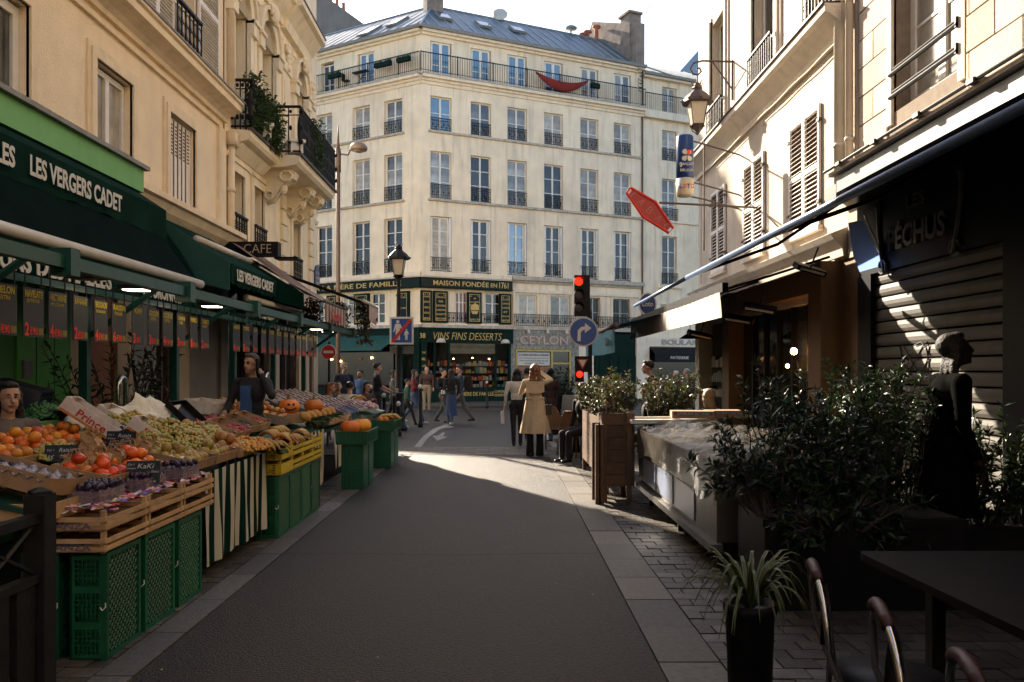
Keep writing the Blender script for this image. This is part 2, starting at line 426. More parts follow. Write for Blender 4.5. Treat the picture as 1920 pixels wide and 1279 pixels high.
def guard_mesh(w, h, dots=4, fancy=True, depth=0.0):
    k = ('g', round(w, 2), round(h, 2), dots, fancy)
    if k in WIN: return WIN[k]
    mb = MB()
    mb.box((-w / 2, -0.02, h - 0.03), (w / 2, 0.02, h)); mb.box((-w / 2, -0.015, 0.03), (w / 2, 0.015, 0.05))
    if fancy: mb.box((-w / 2, -0.012, h - 0.17), (w / 2, 0.012, h - 0.155)); mb.box((-w / 2, -0.012, 0.17), (w / 2, 0.012, 0.185))
    n = max(4, int(w / 0.11))
    for i in range(n + 1):
        x = -w / 2 + w * i / n
        mb.box((x - 0.009, -0.009, 0.0), (x + 0.009, 0.009, h - 0.03))
    for i in range(dots):
        x = -w / 2 + w * (i + 0.5) / dots
        mb.ball((x, -0.01, h * 0.45), (0.055, 0.018, 0.055), 8, 4)
        mb.box((x - 0.05, -0.014, h * 0.45 + 0.1), (x + 0.05, 0.01, h * 0.45 + 0.115)); mb.box((x - 0.05, -0.014, h * 0.45 - 0.115), (x + 0.05, 0.01, h * 0.45 - 0.1))
    WIN[k] = mb.mesh('window_guard', iron); return WIN[k]

# ------------------------------------------------------------------ foliage
def leaf_mesh(pts, size, rng, spread=0.6, width=0.36, name='foliage'):
    """one folded leaf per (point, outward direction)"""
    n = len(pts); P = np.array([p[0] for p in pts]); D = np.array([p[1] for p in pts])
    D = D + rng.normal(0, spread, (n, 3)); D /= np.linalg.norm(D, axis=1, keepdims=True) + 1e-9
    U = rng.normal(0, 1, (n, 3)); U[:, 2] = np.abs(U[:, 2]) + 0.8
    S = np.cross(D, U); S /= np.linalg.norm(S, axis=1, keepdims=True) + 1e-9
    Nn = np.cross(S, D)
    L = size * rng.uniform(0.6, 1.2, (n, 1)); W = L * width * rng.uniform(0.7, 1.1, (n, 1)) / 2
    v = np.stack([P, P + D * L * 0.45 + S * W + Nn * W * 0.35, P + D * L - Nn * L * 0.12, P + D * L * 0.45 - S * W + Nn * W * 0.35, P + D * L * 0.5], 1).reshape(-1, 3)
    i = np.arange(n)[:, None] * 5
    f = np.concatenate([i + np.array([[0, 1, 4]]), i + np.array([[1, 2, 4]]), i + np.array([[2, 3, 4]]), i + np.array([[3, 0, 4]])], 0)
    me = bpy.data.meshes.new(name); me.from_pydata(v.tolist(), [], f.tolist()); me.update()
    return me
def bush_points(stems, per, rng, tip=0.75):
    """leaf seats along curved stems; stems: list of point lists"""
    out = []
    for st in stems:
        a = np.array([tuple(p) for p in st]); k = len(a) - 1
        for _ in range(per):
            t = (1 - tip) + tip * rng.random() ** 0.8; x = t * k; i = min(int(x), k - 1)
            p = a[i] + (a[i + 1] - a[i]) * (x - i); d = a[i + 1] - a[i]; d = d / (np.linalg.norm(d) + 1e-9)
            q = rng.normal(0, 1, 3); q -= d * q.dot(d); q /= np.linalg.norm(q) + 1e-9
            out.append((p, q + d * 0.7))
    return out
def grow(base, tips, rng, n=5, sag=0.05):
    st = []
    for t in tips:
        b = np.array(base(t) if callable(base) else base, float); t = np.array(t, float); m = []
        for i in range(n + 1):
            w = i / n; p = b * (1 - w) + t * w; p[2] += math.sin(w * math.pi) * sag; p += rng.normal(0, 0.012, 3) * (1 if 0 < i < n else 0); m.append(tuple(p))
        st.append(m)
    return st
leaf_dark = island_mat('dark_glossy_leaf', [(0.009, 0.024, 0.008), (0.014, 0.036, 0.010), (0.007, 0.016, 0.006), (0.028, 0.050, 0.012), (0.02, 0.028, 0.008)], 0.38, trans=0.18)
leaf_mid = island_mat('green_leaf', [(0.035, 0.075, 0.016), (0.05, 0.10, 0.02), (0.028, 0.06, 0.016), (0.075, 0.11, 0.03)], 0.5, trans=0.3)
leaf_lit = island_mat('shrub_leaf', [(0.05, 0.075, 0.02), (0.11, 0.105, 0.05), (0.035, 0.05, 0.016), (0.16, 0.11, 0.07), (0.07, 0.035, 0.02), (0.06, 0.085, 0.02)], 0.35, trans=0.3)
bark = mat('bark', (0.06, 0.042, 0.03), 0.9, 0.3, 10, 0.4)
# ================================================================== SETTING: ground
XL, XR = -4.8, 5.2                    # facades left and right
mb = MB(); mb.box((-70, -30, -0.4), (70, 140, -0.06)); structure('ground', mb, grout)
mb = MB(); mb.box((-1.95, -12, -0.06), (0.85, 15.3, 0.0)); structure('street_asphalt', mb, asphalt)
mb = MB(); mb.box((-60, 16.85, -0.06), (60, 70, -0.012)); structure('cross_street', mb, asphalt2)
# pale stone threshold band across the mouth of the street
band = MB(); band.box((-4.8, 15.3, -0.07), (5.2, 16.85, -0.035)); band_o = structure('stone_threshold', band, grout)
slabs = [MB().box((0.004, 0.004, 0), (0.596, 0.376, 0.04)).mesh('paving_stone', m) for m in (granite, sett_c)]
for i in range(17):
    for j in range(4):
        inst('paving_stone', slabs[(i * 3 + j) % 2 if (i * 7 + j * 3) % 5 == 0 else 0], band_o, T(-4.8 + i * 0.6 - (0.3 if j % 2 else 0), 15.31 + j * 0.385, -0.037 + rnd.uniform(0, 0.003)))
# kerb stones, left and right of the asphalt
kerbL = structure('kerb_left', MB().box((-2.17, -6, -0.06), (-1.95, 15.3, -0.02)), grout)
kerbR = structure('kerb_right', MB().box((0.85, -6, -0.06), (1.2, 15.3, -0.02)), grout)
kL = [MB().box((0.006, 0.005, 0), (0.214, 0.695, 0.03)).mesh('kerb_stone', m) for m in (granite, granite_d)]
kR = [MB().box((0.005, 0.005, 0), (0.343, 0.595, 0.03)).mesh('kerb_stone', m) for m in (granite, granite_d)]
for i in range(18):
    inst('kerb_stone', kL[1 if rnd.random() < 0.6 else 0], kerbL, T(-2.17, 2.8 + i * 0.7, -0.022 + rnd.uniform(0, 0.004)))
for i in range(20):
    inst('kerb_stone', kR[1 if rnd.random() < 0.4 else 0], kerbR, T(0.85, 3.2 + i * 0.6, -0.022 + rnd.uniform(0, 0.004)))
# setts of the pavements
def setts(par, x0, x1, y0, y1, nmax, lx, ly, name):
    ms = [MB().box((0.005, 0.005, 0), (lx - 0.005, ly - 0.005, 0.03)).mesh('paving_stone', m) for m in (sett, sett_b, sett_c)]
    far = MB(); cnt = 0; j = 0; y = y0
    while y < y1:
        x = x0 - (lx / 2 if j % 2 else 0)
        while x < x1:
            w = rnd.random(); k = 0 if w < 0.5 else (1 if w < 0.8 else 2)
            dz = rnd.uniform(0, 0.008)
            if x >= x0 - 0.001 and x + lx <= x1 + 0.01:
                if cnt < nmax:
                    o = inst('paving_stone', ms[k], par, T(x, y, -0.026 + dz)); cnt += 1
                else:
                    far.use((sett, sett_b, sett_c)[k]).box((x + 0.005, y + 0.005, -0.026), (x + lx - 0.005, y + ly - 0.005, 0.004 + dz))
            else:
                far.use((sett, sett_b, sett_c)[k]).box((max(x, x0) + 0.005, y + 0.005, -0.026), (min(x + lx, x1) - 0.005, y + ly - 0.005, 0.004 + dz))
            x += lx
        y += ly; j += 1
    f = far.build('setts_beyond', None, par); f['kind'] = 'stuff'
paveR = structure('pavement_right', MB().box((1.2, -6, -0.06), (5.2, 15.3, -0.024)), grout)
paveL = structure('pavement_left', MB().box((-4.8, -6, -0.06), (-2.17, 15.3, -0.024)), grout)
setts(paveR, 1.2, 1.2 + 0.21 * 4, 3.0, 15.2, 290, 0.21, 0.145, 'R')
setts(paveL, -2.17 - 0.21 * 2, -2.17, 3.6, 15.2, 150, 0.21, 0.145, 'L')
fx = MB()
for j in range(84):
    for i in range(15):
        x = 2.04 + i * 0.21 - (0.105 if j % 2 else 0); y = 3.0 + j * 0.145
        fx.use((sett, sett_b, sett_c)[rnd.choice((0, 0, 1, 2))]).box((max(x, 2.043) + 0.005, y + 0.005, -0.026), (min(x + 0.21, 5.2) - 0.005, y + 0.14, 0.004 + rnd.uniform(0, 0.008)))
fx.build('setts_beyond', None, paveR)['kind'] = 'stuff'
# gutter line and painted markings on the cross street
mb = MB(); mb.box((-14, 33.4, -0.012), (20, 33.6, 0.004)); structure('far_gutter', mb, granite)
fp = MB(); fp.prism([(-12, 44.6), (-4.2, 37.2), (-3.4, 36.4), (-1.6, 36.6), (17, 44.6), (17, 70), (-12, 70)], -0.05, 0.10, 2); structure('far_pavement', fp, granite)
pm = MB()
def gp(px, py): Y = H * F / (py - HY); return ((px - CX) * Y / F, Y)
pm.prism([gp(*p) for p in ((776, 838), (789, 838), (803, 820), (822, 806), (848, 795), (838, 794), (812, 804), (793, 818))], -0.012, -0.006, 2)
pm.prism([gp(*p) for p in ((820, 826), (839, 819), (830, 817.5), (835, 811), (829, 810.5), (822, 816.5), (811, 816.5))], -0.012, -0.005, 2)
pm.prism([gp(*p) for p in ((826, 800), (851, 799), (845, 801.5), (828, 802))], -0.012, -0.004, 2)
pm.prism([gp(*p) for p in ((1018, 812), (1027, 812), (1049, 838), (1036, 838))], -0.012, -0.005, 2)
# seam across the asphalt, a damp patch and small pale litter
sm_ = MB(); sm_.sheet(lambda a, b: (-1.94 + 2.78 * a, 7.02 + .03 * math.sin(a * 9) + .012 * b, .0015), 20, 1); structure('road_seam', sm_, mat('tar_seam', (.018, .015, .013), .8, .2, 20, .2))
lt = MB(); rl = random.Random(8)
for i in range(46):
    x, y, a = rl.uniform(-1.9, 1.1), 3.6 + 11 * rl.random() ** 1.4, rl.uniform(0, 3); r_ = rl.uniform(.006, .016); lt.add([(x + r_ * math.cos(a), y + r_ * math.sin(a), .004), (x - r_ * .5 * math.sin(a), y + r_ * .5 * math.cos(a), .007), (x - r_ * math.cos(a), y - r_ * math.sin(a), .004), (x + r_ * .5 * math.sin(a), y - r_ * .5 * math.cos(a), .005)], [(0, 1, 2, 3)])
tag(lt.build('street_litter', island_mat('litter', [(.3, .27, .22), (.25, .12, .03), (.4, .38, .34), (.12, .1, .06)], .7)), 'tiny scraps of pale litter and dry leaf scattered on the asphalt', 'litter', kind='stuff')
structure('road_markings', pm, road_paint)

# ================================================================== FAR CORNER BUILDING
FC = Vector((-4.0, 38.5, 0))
FR_ = FRM(FC, (0.914, 0.406, 0), (-0.406, 0.914, 0))
FL_ = FRM(FC, (0.871, -0.491, 0), (0.491, 0.871, 0))
far = thing('corner_building', 'cream six storey corner building under a blue-grey zinc roof facing the camera', 'building', tuple(FC))
UR = [1.01, 3.12, 5.12, 7.2, 9.34, 11.4]
UL = [-1.7, -3.72, -6.2]
rows = [(13.34, 15.0), (10.02, 12.32), (6.46, 9.15)]
att = (16.06, 17.66)
opR = [(u - .55, u + .55, a, b) for u in UR for a, b in rows] + [(u - .55, u + .55, *att) for u in UR]
opL = [(u - .56, u + .56, a, b) for u in UL for a, b in rows] + [(-3.95, -2.85, *att), (-6.4, -5.5, *att)]
wR = MB(); wall(wR, FR_, 0, 12.7, 3.7, 18.1, opR + [(1.75, 2.6, 3.95, 5.5), (3.35, 4.2, 3.95, 5.5), (5.2, 6.25, 3.95, 5.5), (7.0, 8.2, 3.95, 5.5), (9.2, 10.0, 3.95, 5.5), (10.8, 11.9, 3.95, 5.5)], 0.28)
wL = MB(); wall(wL, FL_, -20, 0, 3.7, 18.1, opL + [(-3.1, -2.2, 3.95, 5.5), (-5.0, -4.2, 3.95, 5.5), (-7.1, -6.2, 3.95, 5.5)], 0.28)
w_all = MB(); w_all.v = list(wR.v); w_all.f = list(wR.f); w_all.mi = list(wR.mi)
w_all.add(wL.v, wL.f)
w_all.build('wall', cream, far)
# end and back faces so the building is closed
bk = MB(); E0 = FL_ @ Vector((-20, 0, 0)); E1 = FL_ @ Vector((-20, 7, 0)); G1 = FR_ @ Vector((12.7, 7, 0)); G0 = FR_ @ Vector((12.7, 0, 0))
apex_b = FC + Vector((0.36, 7.8, 0))
for a, b in ((E1, E0), (apex_b, E1), (G1, apex_b)):
    bk.poly([(a.x, a.y, 0), (b.x, b.y, 0), (b.x, b.y, 18.1), (a.x, a.y, 18.1)])
bk.build('rear_wall', cream, far)
dk = MB()
dk.box((0.5, 0.34, 0.1), (12.6, 0.38, 17.9), FR_); dk.box((-19.9, 0.34, 0.1), (-0.5, 0.38, 17.9), FL_)
dk.build('dark_interior', shop_dark, far)
gls = [glass_sky, glass, glass_curtain, glass_dark]
for i, u in enumerate(UR):
    for r, (a, b) in enumerate(rows):
        gl = [[glass_sky, glass, glass, glass_curtain, glass_curtain, glass_curtain], [glass, glass_dark, glass, glass_dark, glass_curtain, glass_curtain], [glass_curtain, glass_dark, glass_sky, glass_dark, glass_dark, glass_dark]][r][i]
        bars = (0.52,) if r == 0 else ((0.36, 0.68) if r == 1 else (0.26, 0.5, 0.74))
        if r < 2: window(far, FR_, u, a, 1.09, b - a, 0.18, 2, bars, gl)
        else: window(far, FR_, u - 0.02, a, 0.94, b - a, 0.20, 2, bars, gl, mull=0.11, fw=0.09)
        gh = 0.62 if r == 0 else 0.70
        inst('window_guard', guard_mesh(1.1, gh, 4 if r < 2 else 3), far, FR_ @ T(u, 0.02, a))
    window(far, FR_, u, att[0], 1.0, 1.6, 0.12, 2, (0.3,), glass_sky if i < 4 else glass, fw=0.09, mull=0.16)
for i, u in enumerate(UL):
    for r, (a, b) in enumerate(rows):
        gl = [[glass, glass_curtain, glass_curtain], [glass, glass_curtain, glass], [glass_dark, glass_dark, glass_dark]][r][i]
        bars = (0.52,) if r == 0 else ((0.36, 0.68) if r == 1 else (0.26, 0.5, 0.74))
        window(far, FL_, u, a, 1.11, b - a, 0.22, 2, bars, gl)
        inst('window_guard', guard_mesh(1.1, 0.62 if r == 0 else 0.7, 4), far, FL_ @ T(u, 0.02, a))
window(far, FL_, -3.4, att[0], 0.95, 1.6, 0.14, 2, (0.3,), glass_sky, fw=0.09, mull=0.16)
window(far, FL_, -5.95, att[0], 0.8, 1.5, 0.2, 2, (0.3,), glass_dark)
# window shutters folded into the reveals of the lower storey
fold = MB().box((0, 0, 0), (0.10, 0.18, 2.6)).mesh('shutter', white_shutter)
for u in UR: inst('shutter', fold, far, FR_ @ T(u + 0.42, 0.02, 6.5)); inst('shutter', fold, far, FR_ @ T(u - 0.53, 0.03, 6.5))
# ledges, string courses, balcony slab, cornices
tr = MB()
def course(mb, u0R, u0L, z0, z1, p, uR=12.7, uL=-20):
    if uR is not None: mb.box((u0R, -p, z0), (uR, 0.0, z1), FR_)
    if uL is not None: mb.box((uL, -p, z0), (u0L, 0.0, z1), FL_)
for sd in (0, 1):
    for grp_ in (((15.5, 15.66, .06), (15.66, 15.78, .14), (15.78, 15.92, .30)), ((17.88, 18.0, .12), (18.0, 18.14, .25)), ((6.12, 6.20, .10), (6.20, 6.40, .16))):
        tr = MB()
        for z0, z1, p in grp_: course(tr, 0, 0, z0, z1, p, None if sd else (4.75 if z0 < 7 else 12.7), -20 if sd else None)
        tr.build('cornice', cream_trim, far)
lg = MB()
course(lg, 0.35, -1.0, 13.20, 13.30, .10); course(lg, 0.35, -1.0, 9.88, 9.99, .12); course(lg, 0, 0, 15.92, 16.0, .34)
lg.box((4.78, -.22, 6.22), (12.7, 0, 6.42), FR_); lg.box((4.78, -.1, 6.1), (12.7, 0, 6.22), FR_)
course(lg, 0, 0, 3.70, 3.86, .22, 12.7); 
lg.build('ledge', dirty_ledge, far)
# long balcony railing along the top storey
bal = MB()
for Fm, a, b in ((FR_, -0.12, 12.7), (FL_, -20, 0.1)):
    bal.box((a, -.32, 16.92), (b, -.28, 16.96), Fm); bal.box((a, -.31, 16.08), (b, -.29, 16.10), Fm)
    n = int((b - a) / 0.125)
    for i in range(n + 1):
        x = a + (b - a) * i / n; bal.box((x - .008, -.308, 16.0), (x + .008, -.292, 16.92), Fm)
        if i % 15 == 0: bal.box((x - .022, -.322, 16.0), (x + .022, -.278, 16.98), Fm)
bal.build('balcony_railing', iron, far)
# planters, table and hammock on the balcony
def planter(Fm, u, lab, w=0.75, z=16.55, flowers=True):
    o = Fm @ Vector((u, -.42, z)); t = thing('balcony_planter', lab, 'planter', tuple(o), 'planters hung on the top floor railing')
    MB().box((u - w / 2, -.52, z), (u + w / 2, -.33, z + .2), Fm).build('trough', bottle_green, t)
    rg = np.random.default_rng(int(abs(u) * 100)); pts = [(Fm @ Vector((u + rg.uniform(-w / 2, w / 2), -.42 + rg.uniform(-.07, .07), z + .2)), np.array([rg.normal(), rg.normal(), 1.2])) for _ in range(120)]
    me = leaf_mesh([(np.array(p), d) for p, d in pts], .14, rg); me.materials.append(leaf_mid)
    inst('foliage', me, t, T(0, 0, 0))
planter(FL_, -5.1, 'green planter on the top railing nearest the open dark window')
planter(FL_, -2.0, 'wide green planter on the top railing right of the small table', 1.0)
planter(FL_, -0.75, 'green planter on the top railing just left of the corner bend')
planter(FR_, 9.45, 'leafy planter on the top railing by the end of the red hammock', 0.5, 16.5)
t = thing('balcony_table', 'small black folding table on the top floor balcony', 'table', tuple(FL_ @ Vector((-3.6, -.15, 16.0))))
MB().box((-4.1, -.27, 16.66), (-3.2, .0, 16.70), FL_).build('tabletop', iron, t)
for dx in (-.3, .3): MB().tube([FL_ @ Vector((-3.6 + dx, -.2, 16.0)), FL_ @ Vector((-3.6 - dx, -.1, 16.66))], .012, 6).build('leg', iron, t)
t = thing('balcony_chair', 'small black folding chair left of the balcony table', 'chair', tuple(FL_ @ Vector((-4.55, -.15, 16.0))))
MB().box((-4.75, -.26, 16.38), (-4.4, .0, 16.41), FL_).build('seat', iron, t); MB().box((-4.78, -.26, 16.41), (-4.75, .0, 16.8), FL_).build('backrest', iron, t)
for dx in (-.15, .15): MB().tube([FL_ @ Vector((-4.57 + dx, -.2, 16.0)), FL_ @ Vector((-4.57 - dx, -.1, 16.38))], .01, 6).build('leg', iron, t)
hm = MB(); 
def hamm(a, b):
    u = 5.95 + 3.1 * a; sag = 4 * a * (1 - a); wd = 0.05 + 0.30 * sag
    return FR_ @ Vector((u, -.40 - (b - .5) * .5 * sag, 16.83 - .42 * sag - wd * math.sin(b * math.pi) + (0.05 if b in (0, 1) else 0)))
hm.sheet(hamm, 20, 8)
red_cloth = mat('dark_red_canvas', (0.20, 0.022, 0.018), 0.8, 0.15, 6, 0.2)
hamk = tag(hm.build('hammock', red_cloth, None, True), 'dark red hammock slung along the top floor balcony railing', 'hammock')
# roof: zinc slopes, seams, ridge
A = FC + Vector((.18, 3.91, 21.0))
def rp(Fm, u, d, z): return Fm @ Vector((u, d, z))
roof = MB()
rz0 = 18.2
Rr = rp(FR_, 12.7, 3.5, 20.95); Re = rp(FR_, 12.7, -.28, rz0); C0 = FC + Vector((-.02, -.32, rz0)); Ll = rp(FL_, -20, 3.5, 20.95); Le = rp(FL_, -20, -.28, rz0)
roof.poly([C0, Re, Rr, A]); roof.poly([Le, C0, A, Ll])
Rb = rp(FR_, 12.7, 7.2, rz0); Lb = rp(FL_, -20, 7.2, rz0); Ab = FC + Vector((.4, 8.0, rz0))
roof.poly([Rr, Rb, Ab, A]); roof.poly([A, Ab, Lb, Ll]); roof.poly([Ll, Lb, Le]); roof.poly([Re, Rb, Rr])
rf = roof.build('roof', zinc, far)
def seams(Fm, us, apex_u):
    for u in us:
        a0 = rp(Fm, u, -.27, rz0 + .02)
        t = 1.0
        u_top = u
        # clip against the hip line running from the corner to the apex
        if abs(u) < abs(apex_u) and u * apex_u >= 0:
            t = u / apex_u
        d1 = -.27 + (3.5 + .27) * t; z1 = rz0 + .02 + (2.75) * t
        sm = MB(); b0 = rp(Fm, u, d1, z1)
        sm.tube([a0, b0], .035, 5); sm.build('seam', zinc_seam, rf)
seams(FR_, [0.4 + .62 * i for i in range(20)], 1.75)
seams(FL_, [-0.4 - .62 * i for i in range(18)], -1.75)
MB().tube([C0 + Vector((0, 0, .03)), A + Vector((0, 0, .03))], .06, 6).build('hip_cap', zinc_seam, rf)
MB().tube([A + Vector((0, 0, .02)), Rr + Vector((0, 0, .02))], .06, 6).build('ridge_cap', zinc_seam, rf)
MB().tube([A + Vector((0, 0, .02)), Ll + Vector((0, 0, .02))], .06, 6).build('ridge_cap', zinc_seam, rf)
gt = MB(); gt.box((-.1, -.36, 18.12), (12.75, -.22, 18.27), FR_); gt.box((-205, -.36, 18.12), (.1, -.22, 18.27), FL_)
gt.build('gutter', zinc_edge, far)
def skylight(Fm, u, t, w=.75, l=.9, bright=glass_sky):
    sl = math.atan2(2.75, 3.77); M = Fm @ T(u, -.27 + 3.77 * t, rz0 + 2.75 * t + .05) @ Matrix.Rotation(sl, 4, 'X')
    o = inst('skylight', MB().box((-w / 2, 0, 0), (w / 2, l, .10)).mesh('skylight', zinc_edge), rf, M @ ID)
    inst('pane', MB().box((-w / 2 + .07, .07, .10), (w / 2 - .07, l - .07, .112)).mesh('pane', bright), rf, M)
skylight(FR_, 1.75, .42); skylight(FR_, 3.9, .40); skylight(FR_, 6.0, .48); skylight(FL_, -2.6, .35, .7, 1.3); skylight(FL_, -4.0, .2, .8, 1.4)
# chimneys on the ridge
def chimney(lab, c, w, l, z0, z1, ang, pots, name='chimney_stack'):
    t = thing(name, lab, 'chimney', c)
    M = T(*c) @ Matrix.Rotation(ang, 4, 'Z')
    b = MB(M); b.box((-w / 2, -l / 2, z0 - c[2]), (w / 2, l / 2, z1 - c[2])); b.build('stack', chimney_m, t)
    b = MB(M); b.box((-w / 2 - .06, -l / 2 - .06, z1 - c[2]), (w / 2 + .06, l / 2 + .06, z1 - c[2] + .1)); b.build('cap', chimney_m, t)
    for i in range(pots):
        y = -l / 2 + l * (i + .5) / pots; p = MB(M)
        p.lathe([(.10, z1 - c[2] + .1), (.085, z1 - c[2] + .5), (.11, z1 - c[2] + .52), (.11, z1 - c[2] + .58)], 8, (0, y, 0)); p.build('chimney_pot', pot_m, t)
    return t
ang = math.atan2(.406, .914)
chimney('stubby chimney on the roof corner above the ridge', (-3.75, 42.1, 20.3), .9, .7, 19.5, 21.35, ang, 1)
# wedge wall between the two roofs, with clay pots
fw_ = MB(); fw_.prism([(-.25, 18.2), (3.9, 20.9), (3.9, 22.2), (3.2, 22.2), (-.25, 21.6)], 12.35, 12.75, 0, FR_)
wg = thing('party_wall_chimney', 'tall dark chimney wall where the two zinc roofs meet', 'chimney', tuple(FR_ @ Vector((12.5, 0, 18.2))))
fw_ = MB(); fw_.prism([(-.1, 18.3), (5.0, 18.3), (5.0, 22.0), (4.6, 22.5), (.5, 20.75), (-.1, 20.6)], 12.2, 12.75, 0, FR_)
fw2 = MB(); fw2.box((12.1, .4, 18.3), (12.85, 1.3, 21.3), FR_); fw2.box((12.0, .3, 21.3), (12.9, 1.4, 21.42), FR_)
fw_.build('wall', chimney_m, wg); fw2.build('stack', chimney_m, wg)
for i, (u, d, z) in enumerate(((11.9, 3.6, 21.6), (11.3, 3.6, 21.2), (11.0, 3.6, 21.0))):
    p = MB(); q = FR_ @ Vector((u, d, 0)); p.lathe([(.12, z - .8), (.11, z), (.11, z + .02), (.26, z + .1), (.24, z + .18), (.0, z + .2)], 10, (q.x, q.y, 0)); p.build('chimney_pot', pot_m, wg, True)
q = FR_ @ Vector((10.2, 3.6, 0)); mb = MB(); mb.lathe([(.05, 20.8), (.05, 21.25), (.34, 21.3), (.36, 21.38), (.18, 21.5), (0, 21.52)], 14, (q.x, q.y, 0))
tag(mb.build('roof_vent', zinc_seam, None, True), 'mushroom shaped metal vent on the right roof ridge', 'vent')
q = FR_ @ Vector((5.4, 3.7, 0))
mb = MB(); mb.tube([(q.x, q.y, 20.8), (q.x, q.y, 23.6)], .025, 6); mb.tube([(q.x - .3, q.y, 22.6), (q.x + .3, q.y, 22.4)], .012, 5); mb.tube([(q.x, q.y - .3, 22.9), (q.x, q.y + .3, 22.9)], .012, 5)
tag(mb.build('roof_antenna', iron, None), 'thin television mast standing on the ridge mid roof', 'antenna')
mb = MB(); mb.lathe([(.05, 0), (.32, .04), (.42, .12), (.4, .14), (0, .05)], 14, (0, 0, 0), T(q.x + .35, q.y, 21.25) @ Matrix.Rotation(R(70), 4, 'X'))
tag(mb.build('satellite_dish', cream_metal, None, True), 'pale satellite dish beside the mast on the roof ridge', 'dish')
# drain pipe at the right end of the building, with ironwork scroll above
mb = MB(); mb.tube([FR_ @ Vector((12.62, -.08, 3.8)), FR_ @ Vector((12.62, -.08, 15.5))], .05, 8); mb.tube([FR_ @ Vector((12.62, -.1, 16.0)), FR_ @ Vector((12.62, -.1, 18.1))], .05, 8)
mb.build('drain_pipe', iron_brown, far)
mb = MB()
for k in range(7):
    c = FR_ @ Vector((12.35, -.3, 16.9 + k * .2)); pts = [c + (FR_.to_3x3() @ Vector((math.cos(w) * .16, 0, math.sin(w) * .12))) for w in [i * .7 + k for i in range(8)]]
    mb.tube(pts, .015, 5)
mb.build('iron_scroll', iron, far)

# ---- neighbour to the right
nb = thing('neighbour_building', 'narrow cream building with lower zinc roof right of the corner building', 'building', tuple(G0))
UN = 14.5
opn = [(UN - .5, UN + .5, a, b) for a, b in ((13.3, 15.0), (10.0, 12.3), (6.4, 9.1), (16.0, 17.4))] + [(UN + 2.6, UN + 3.6, a, b) for a, b in ((13.3, 15.0), (10.0, 12.3), (6.4, 9.1))] + [(13.9, 15.0, 4.2, 5.3)]
mb = MB(); wall(mb, FR_ @ T(0, .04, 0), 12.7, 24, 3.4, 17.75, opn, .25); mb.build('wall', cream, nb)
mb = MB(); mb.box((12.75, .36, 0), (23.9, .4, 17.5), FR_); mb.build('dark_interior', shop_dark, nb)
for k, (a, b, *_) in enumerate(((13.3, 15.0), (10.0, 12.3), (6.4, 9.1), (16.0, 17.4))):
    for uu in ((UN, UN + 3.1) if k < 3 else (UN,)):
        window(nb, FR_, uu, a, .92, b - a, .22, 2, (.5,) if k in (0, 3) else (.36, .68), [glass_curtain, glass, glass_dark, glass_curtain][k])
        if k < 3: inst('window_guard', guard_mesh(1.05, .65, 4 if k < 2 else 0), nb, FR_ @ T(uu, 0.0, a))
window(nb, FR_, 14.45, 4.2, 1.0, 1.1, .22, 2, (), glass_curtain)
for a_, b_, c_, d_, p_ in ((12.7, 24, 15.5, 15.9, .26), (12.7, 24, 9.85, 9.95, .06), (13.7, 15.3, 6.2, 6.3, .1), (12.7, 24, 17.7, 17.9, .2)): MB().box((a_, -p_, c_), (b_, .04, d_), FR_).build('cornice', cream_trim, nb)
mb = MB(); mb.box((12.7, -.25, 16.8), (24, -.21, 16.84), FR_)
for i in range(88): mb.box((12.7 + i * .128, -.24, 15.9), (12.716 + i * .128, -.225, 16.8), FR_)
mb.build('balcony_railing', iron, nb)
mb = MB(); mb.poly([rp(FR_, 12.7, -.25, 17.9), rp(FR_, 24, -.25, 17.9), rp(FR_, 24, 4, 20.2), rp(FR_, 12.7, 4, 20.2)]); mb.poly([rp(FR_, 12.7, 4, 20.2), rp(FR_, 24, 4, 20.2), rp(FR_, 24, 8, 17.9), rp(FR_, 12.7, 8, 17.9)])
nr = mb.build('roof', zinc, nb)
for i in range(14): MB().tube([rp(FR_, 13.0 + i * .6, -.25, 17.93), rp(FR_, 13.0 + i * .6, 4, 20.23)], .035, 5).build('seam', zinc_seam, nr)
MB().box((12.7, -.33, 17.82), (24, -.2, 17.97), FR_).build('gutter', zinc_edge, nb)
c = FR_ @ Vector((14.6, 3.9, 20)); chimney('small square chimney on the lower right roof', tuple(c), .55, .55, 19.6, 20.9, ang, 1)
c = FR_ @ Vector((15.6, 3.9, 0)); tag(MB().tube([(c.x, c.y, 19.8), (c.x, c.y, 23.8), (c.x + .3, c.y, 23.7)], .02, 6).build('roof_antenna', iron, None), 'tall thin aerial at the right end of the roofs', 'antenna')
# grey gable and chimney far left behind, slate peak far right
t = thing('rear_gable_building', 'grey windowless gable with terracotta pots behind the left roofs', 'building', (-13, 52, 0))
MB().prism([(-12.6, 0), (-6.8, 0), (-6.8, 22.0), (-9.2, 24.3), (-11, 25.6), (-12.6, 26.6)], 52, 58, 1).build('wall', mat('grey_gable', (0.20, 0.185, 0.17), .95, .15, 1, .3, 10, streak=.35), t)
for i in range(3):
    mb = MB(); mb.lathe([(.13, 0), (.11, .55), (.14, .6)], 8, (-11.4 + i * .42, 52.4, 25.7 - i * .25)); mb.build('chimney_pot', pot_m, t)
mb = MB(); mb.box((-7.9, 51.7, 22.2), (-7.2, 52.4, 22.9)); mb.box((-8.0, 51.6, 23.3), (-7.1, 52.5, 23.4)); mb.box((-7.9, 51.8, 22.9), (-7.75, 52.3, 23.3)); mb.box((-7.35, 51.8, 22.9), (-7.2, 52.3, 23.3)); mb.build('chimney_pot', pot_m, t)
t = thing('rear_slate_roof', 'pale pointed roof peak just left of the wall lantern', 'roof', (14, 60, 0))
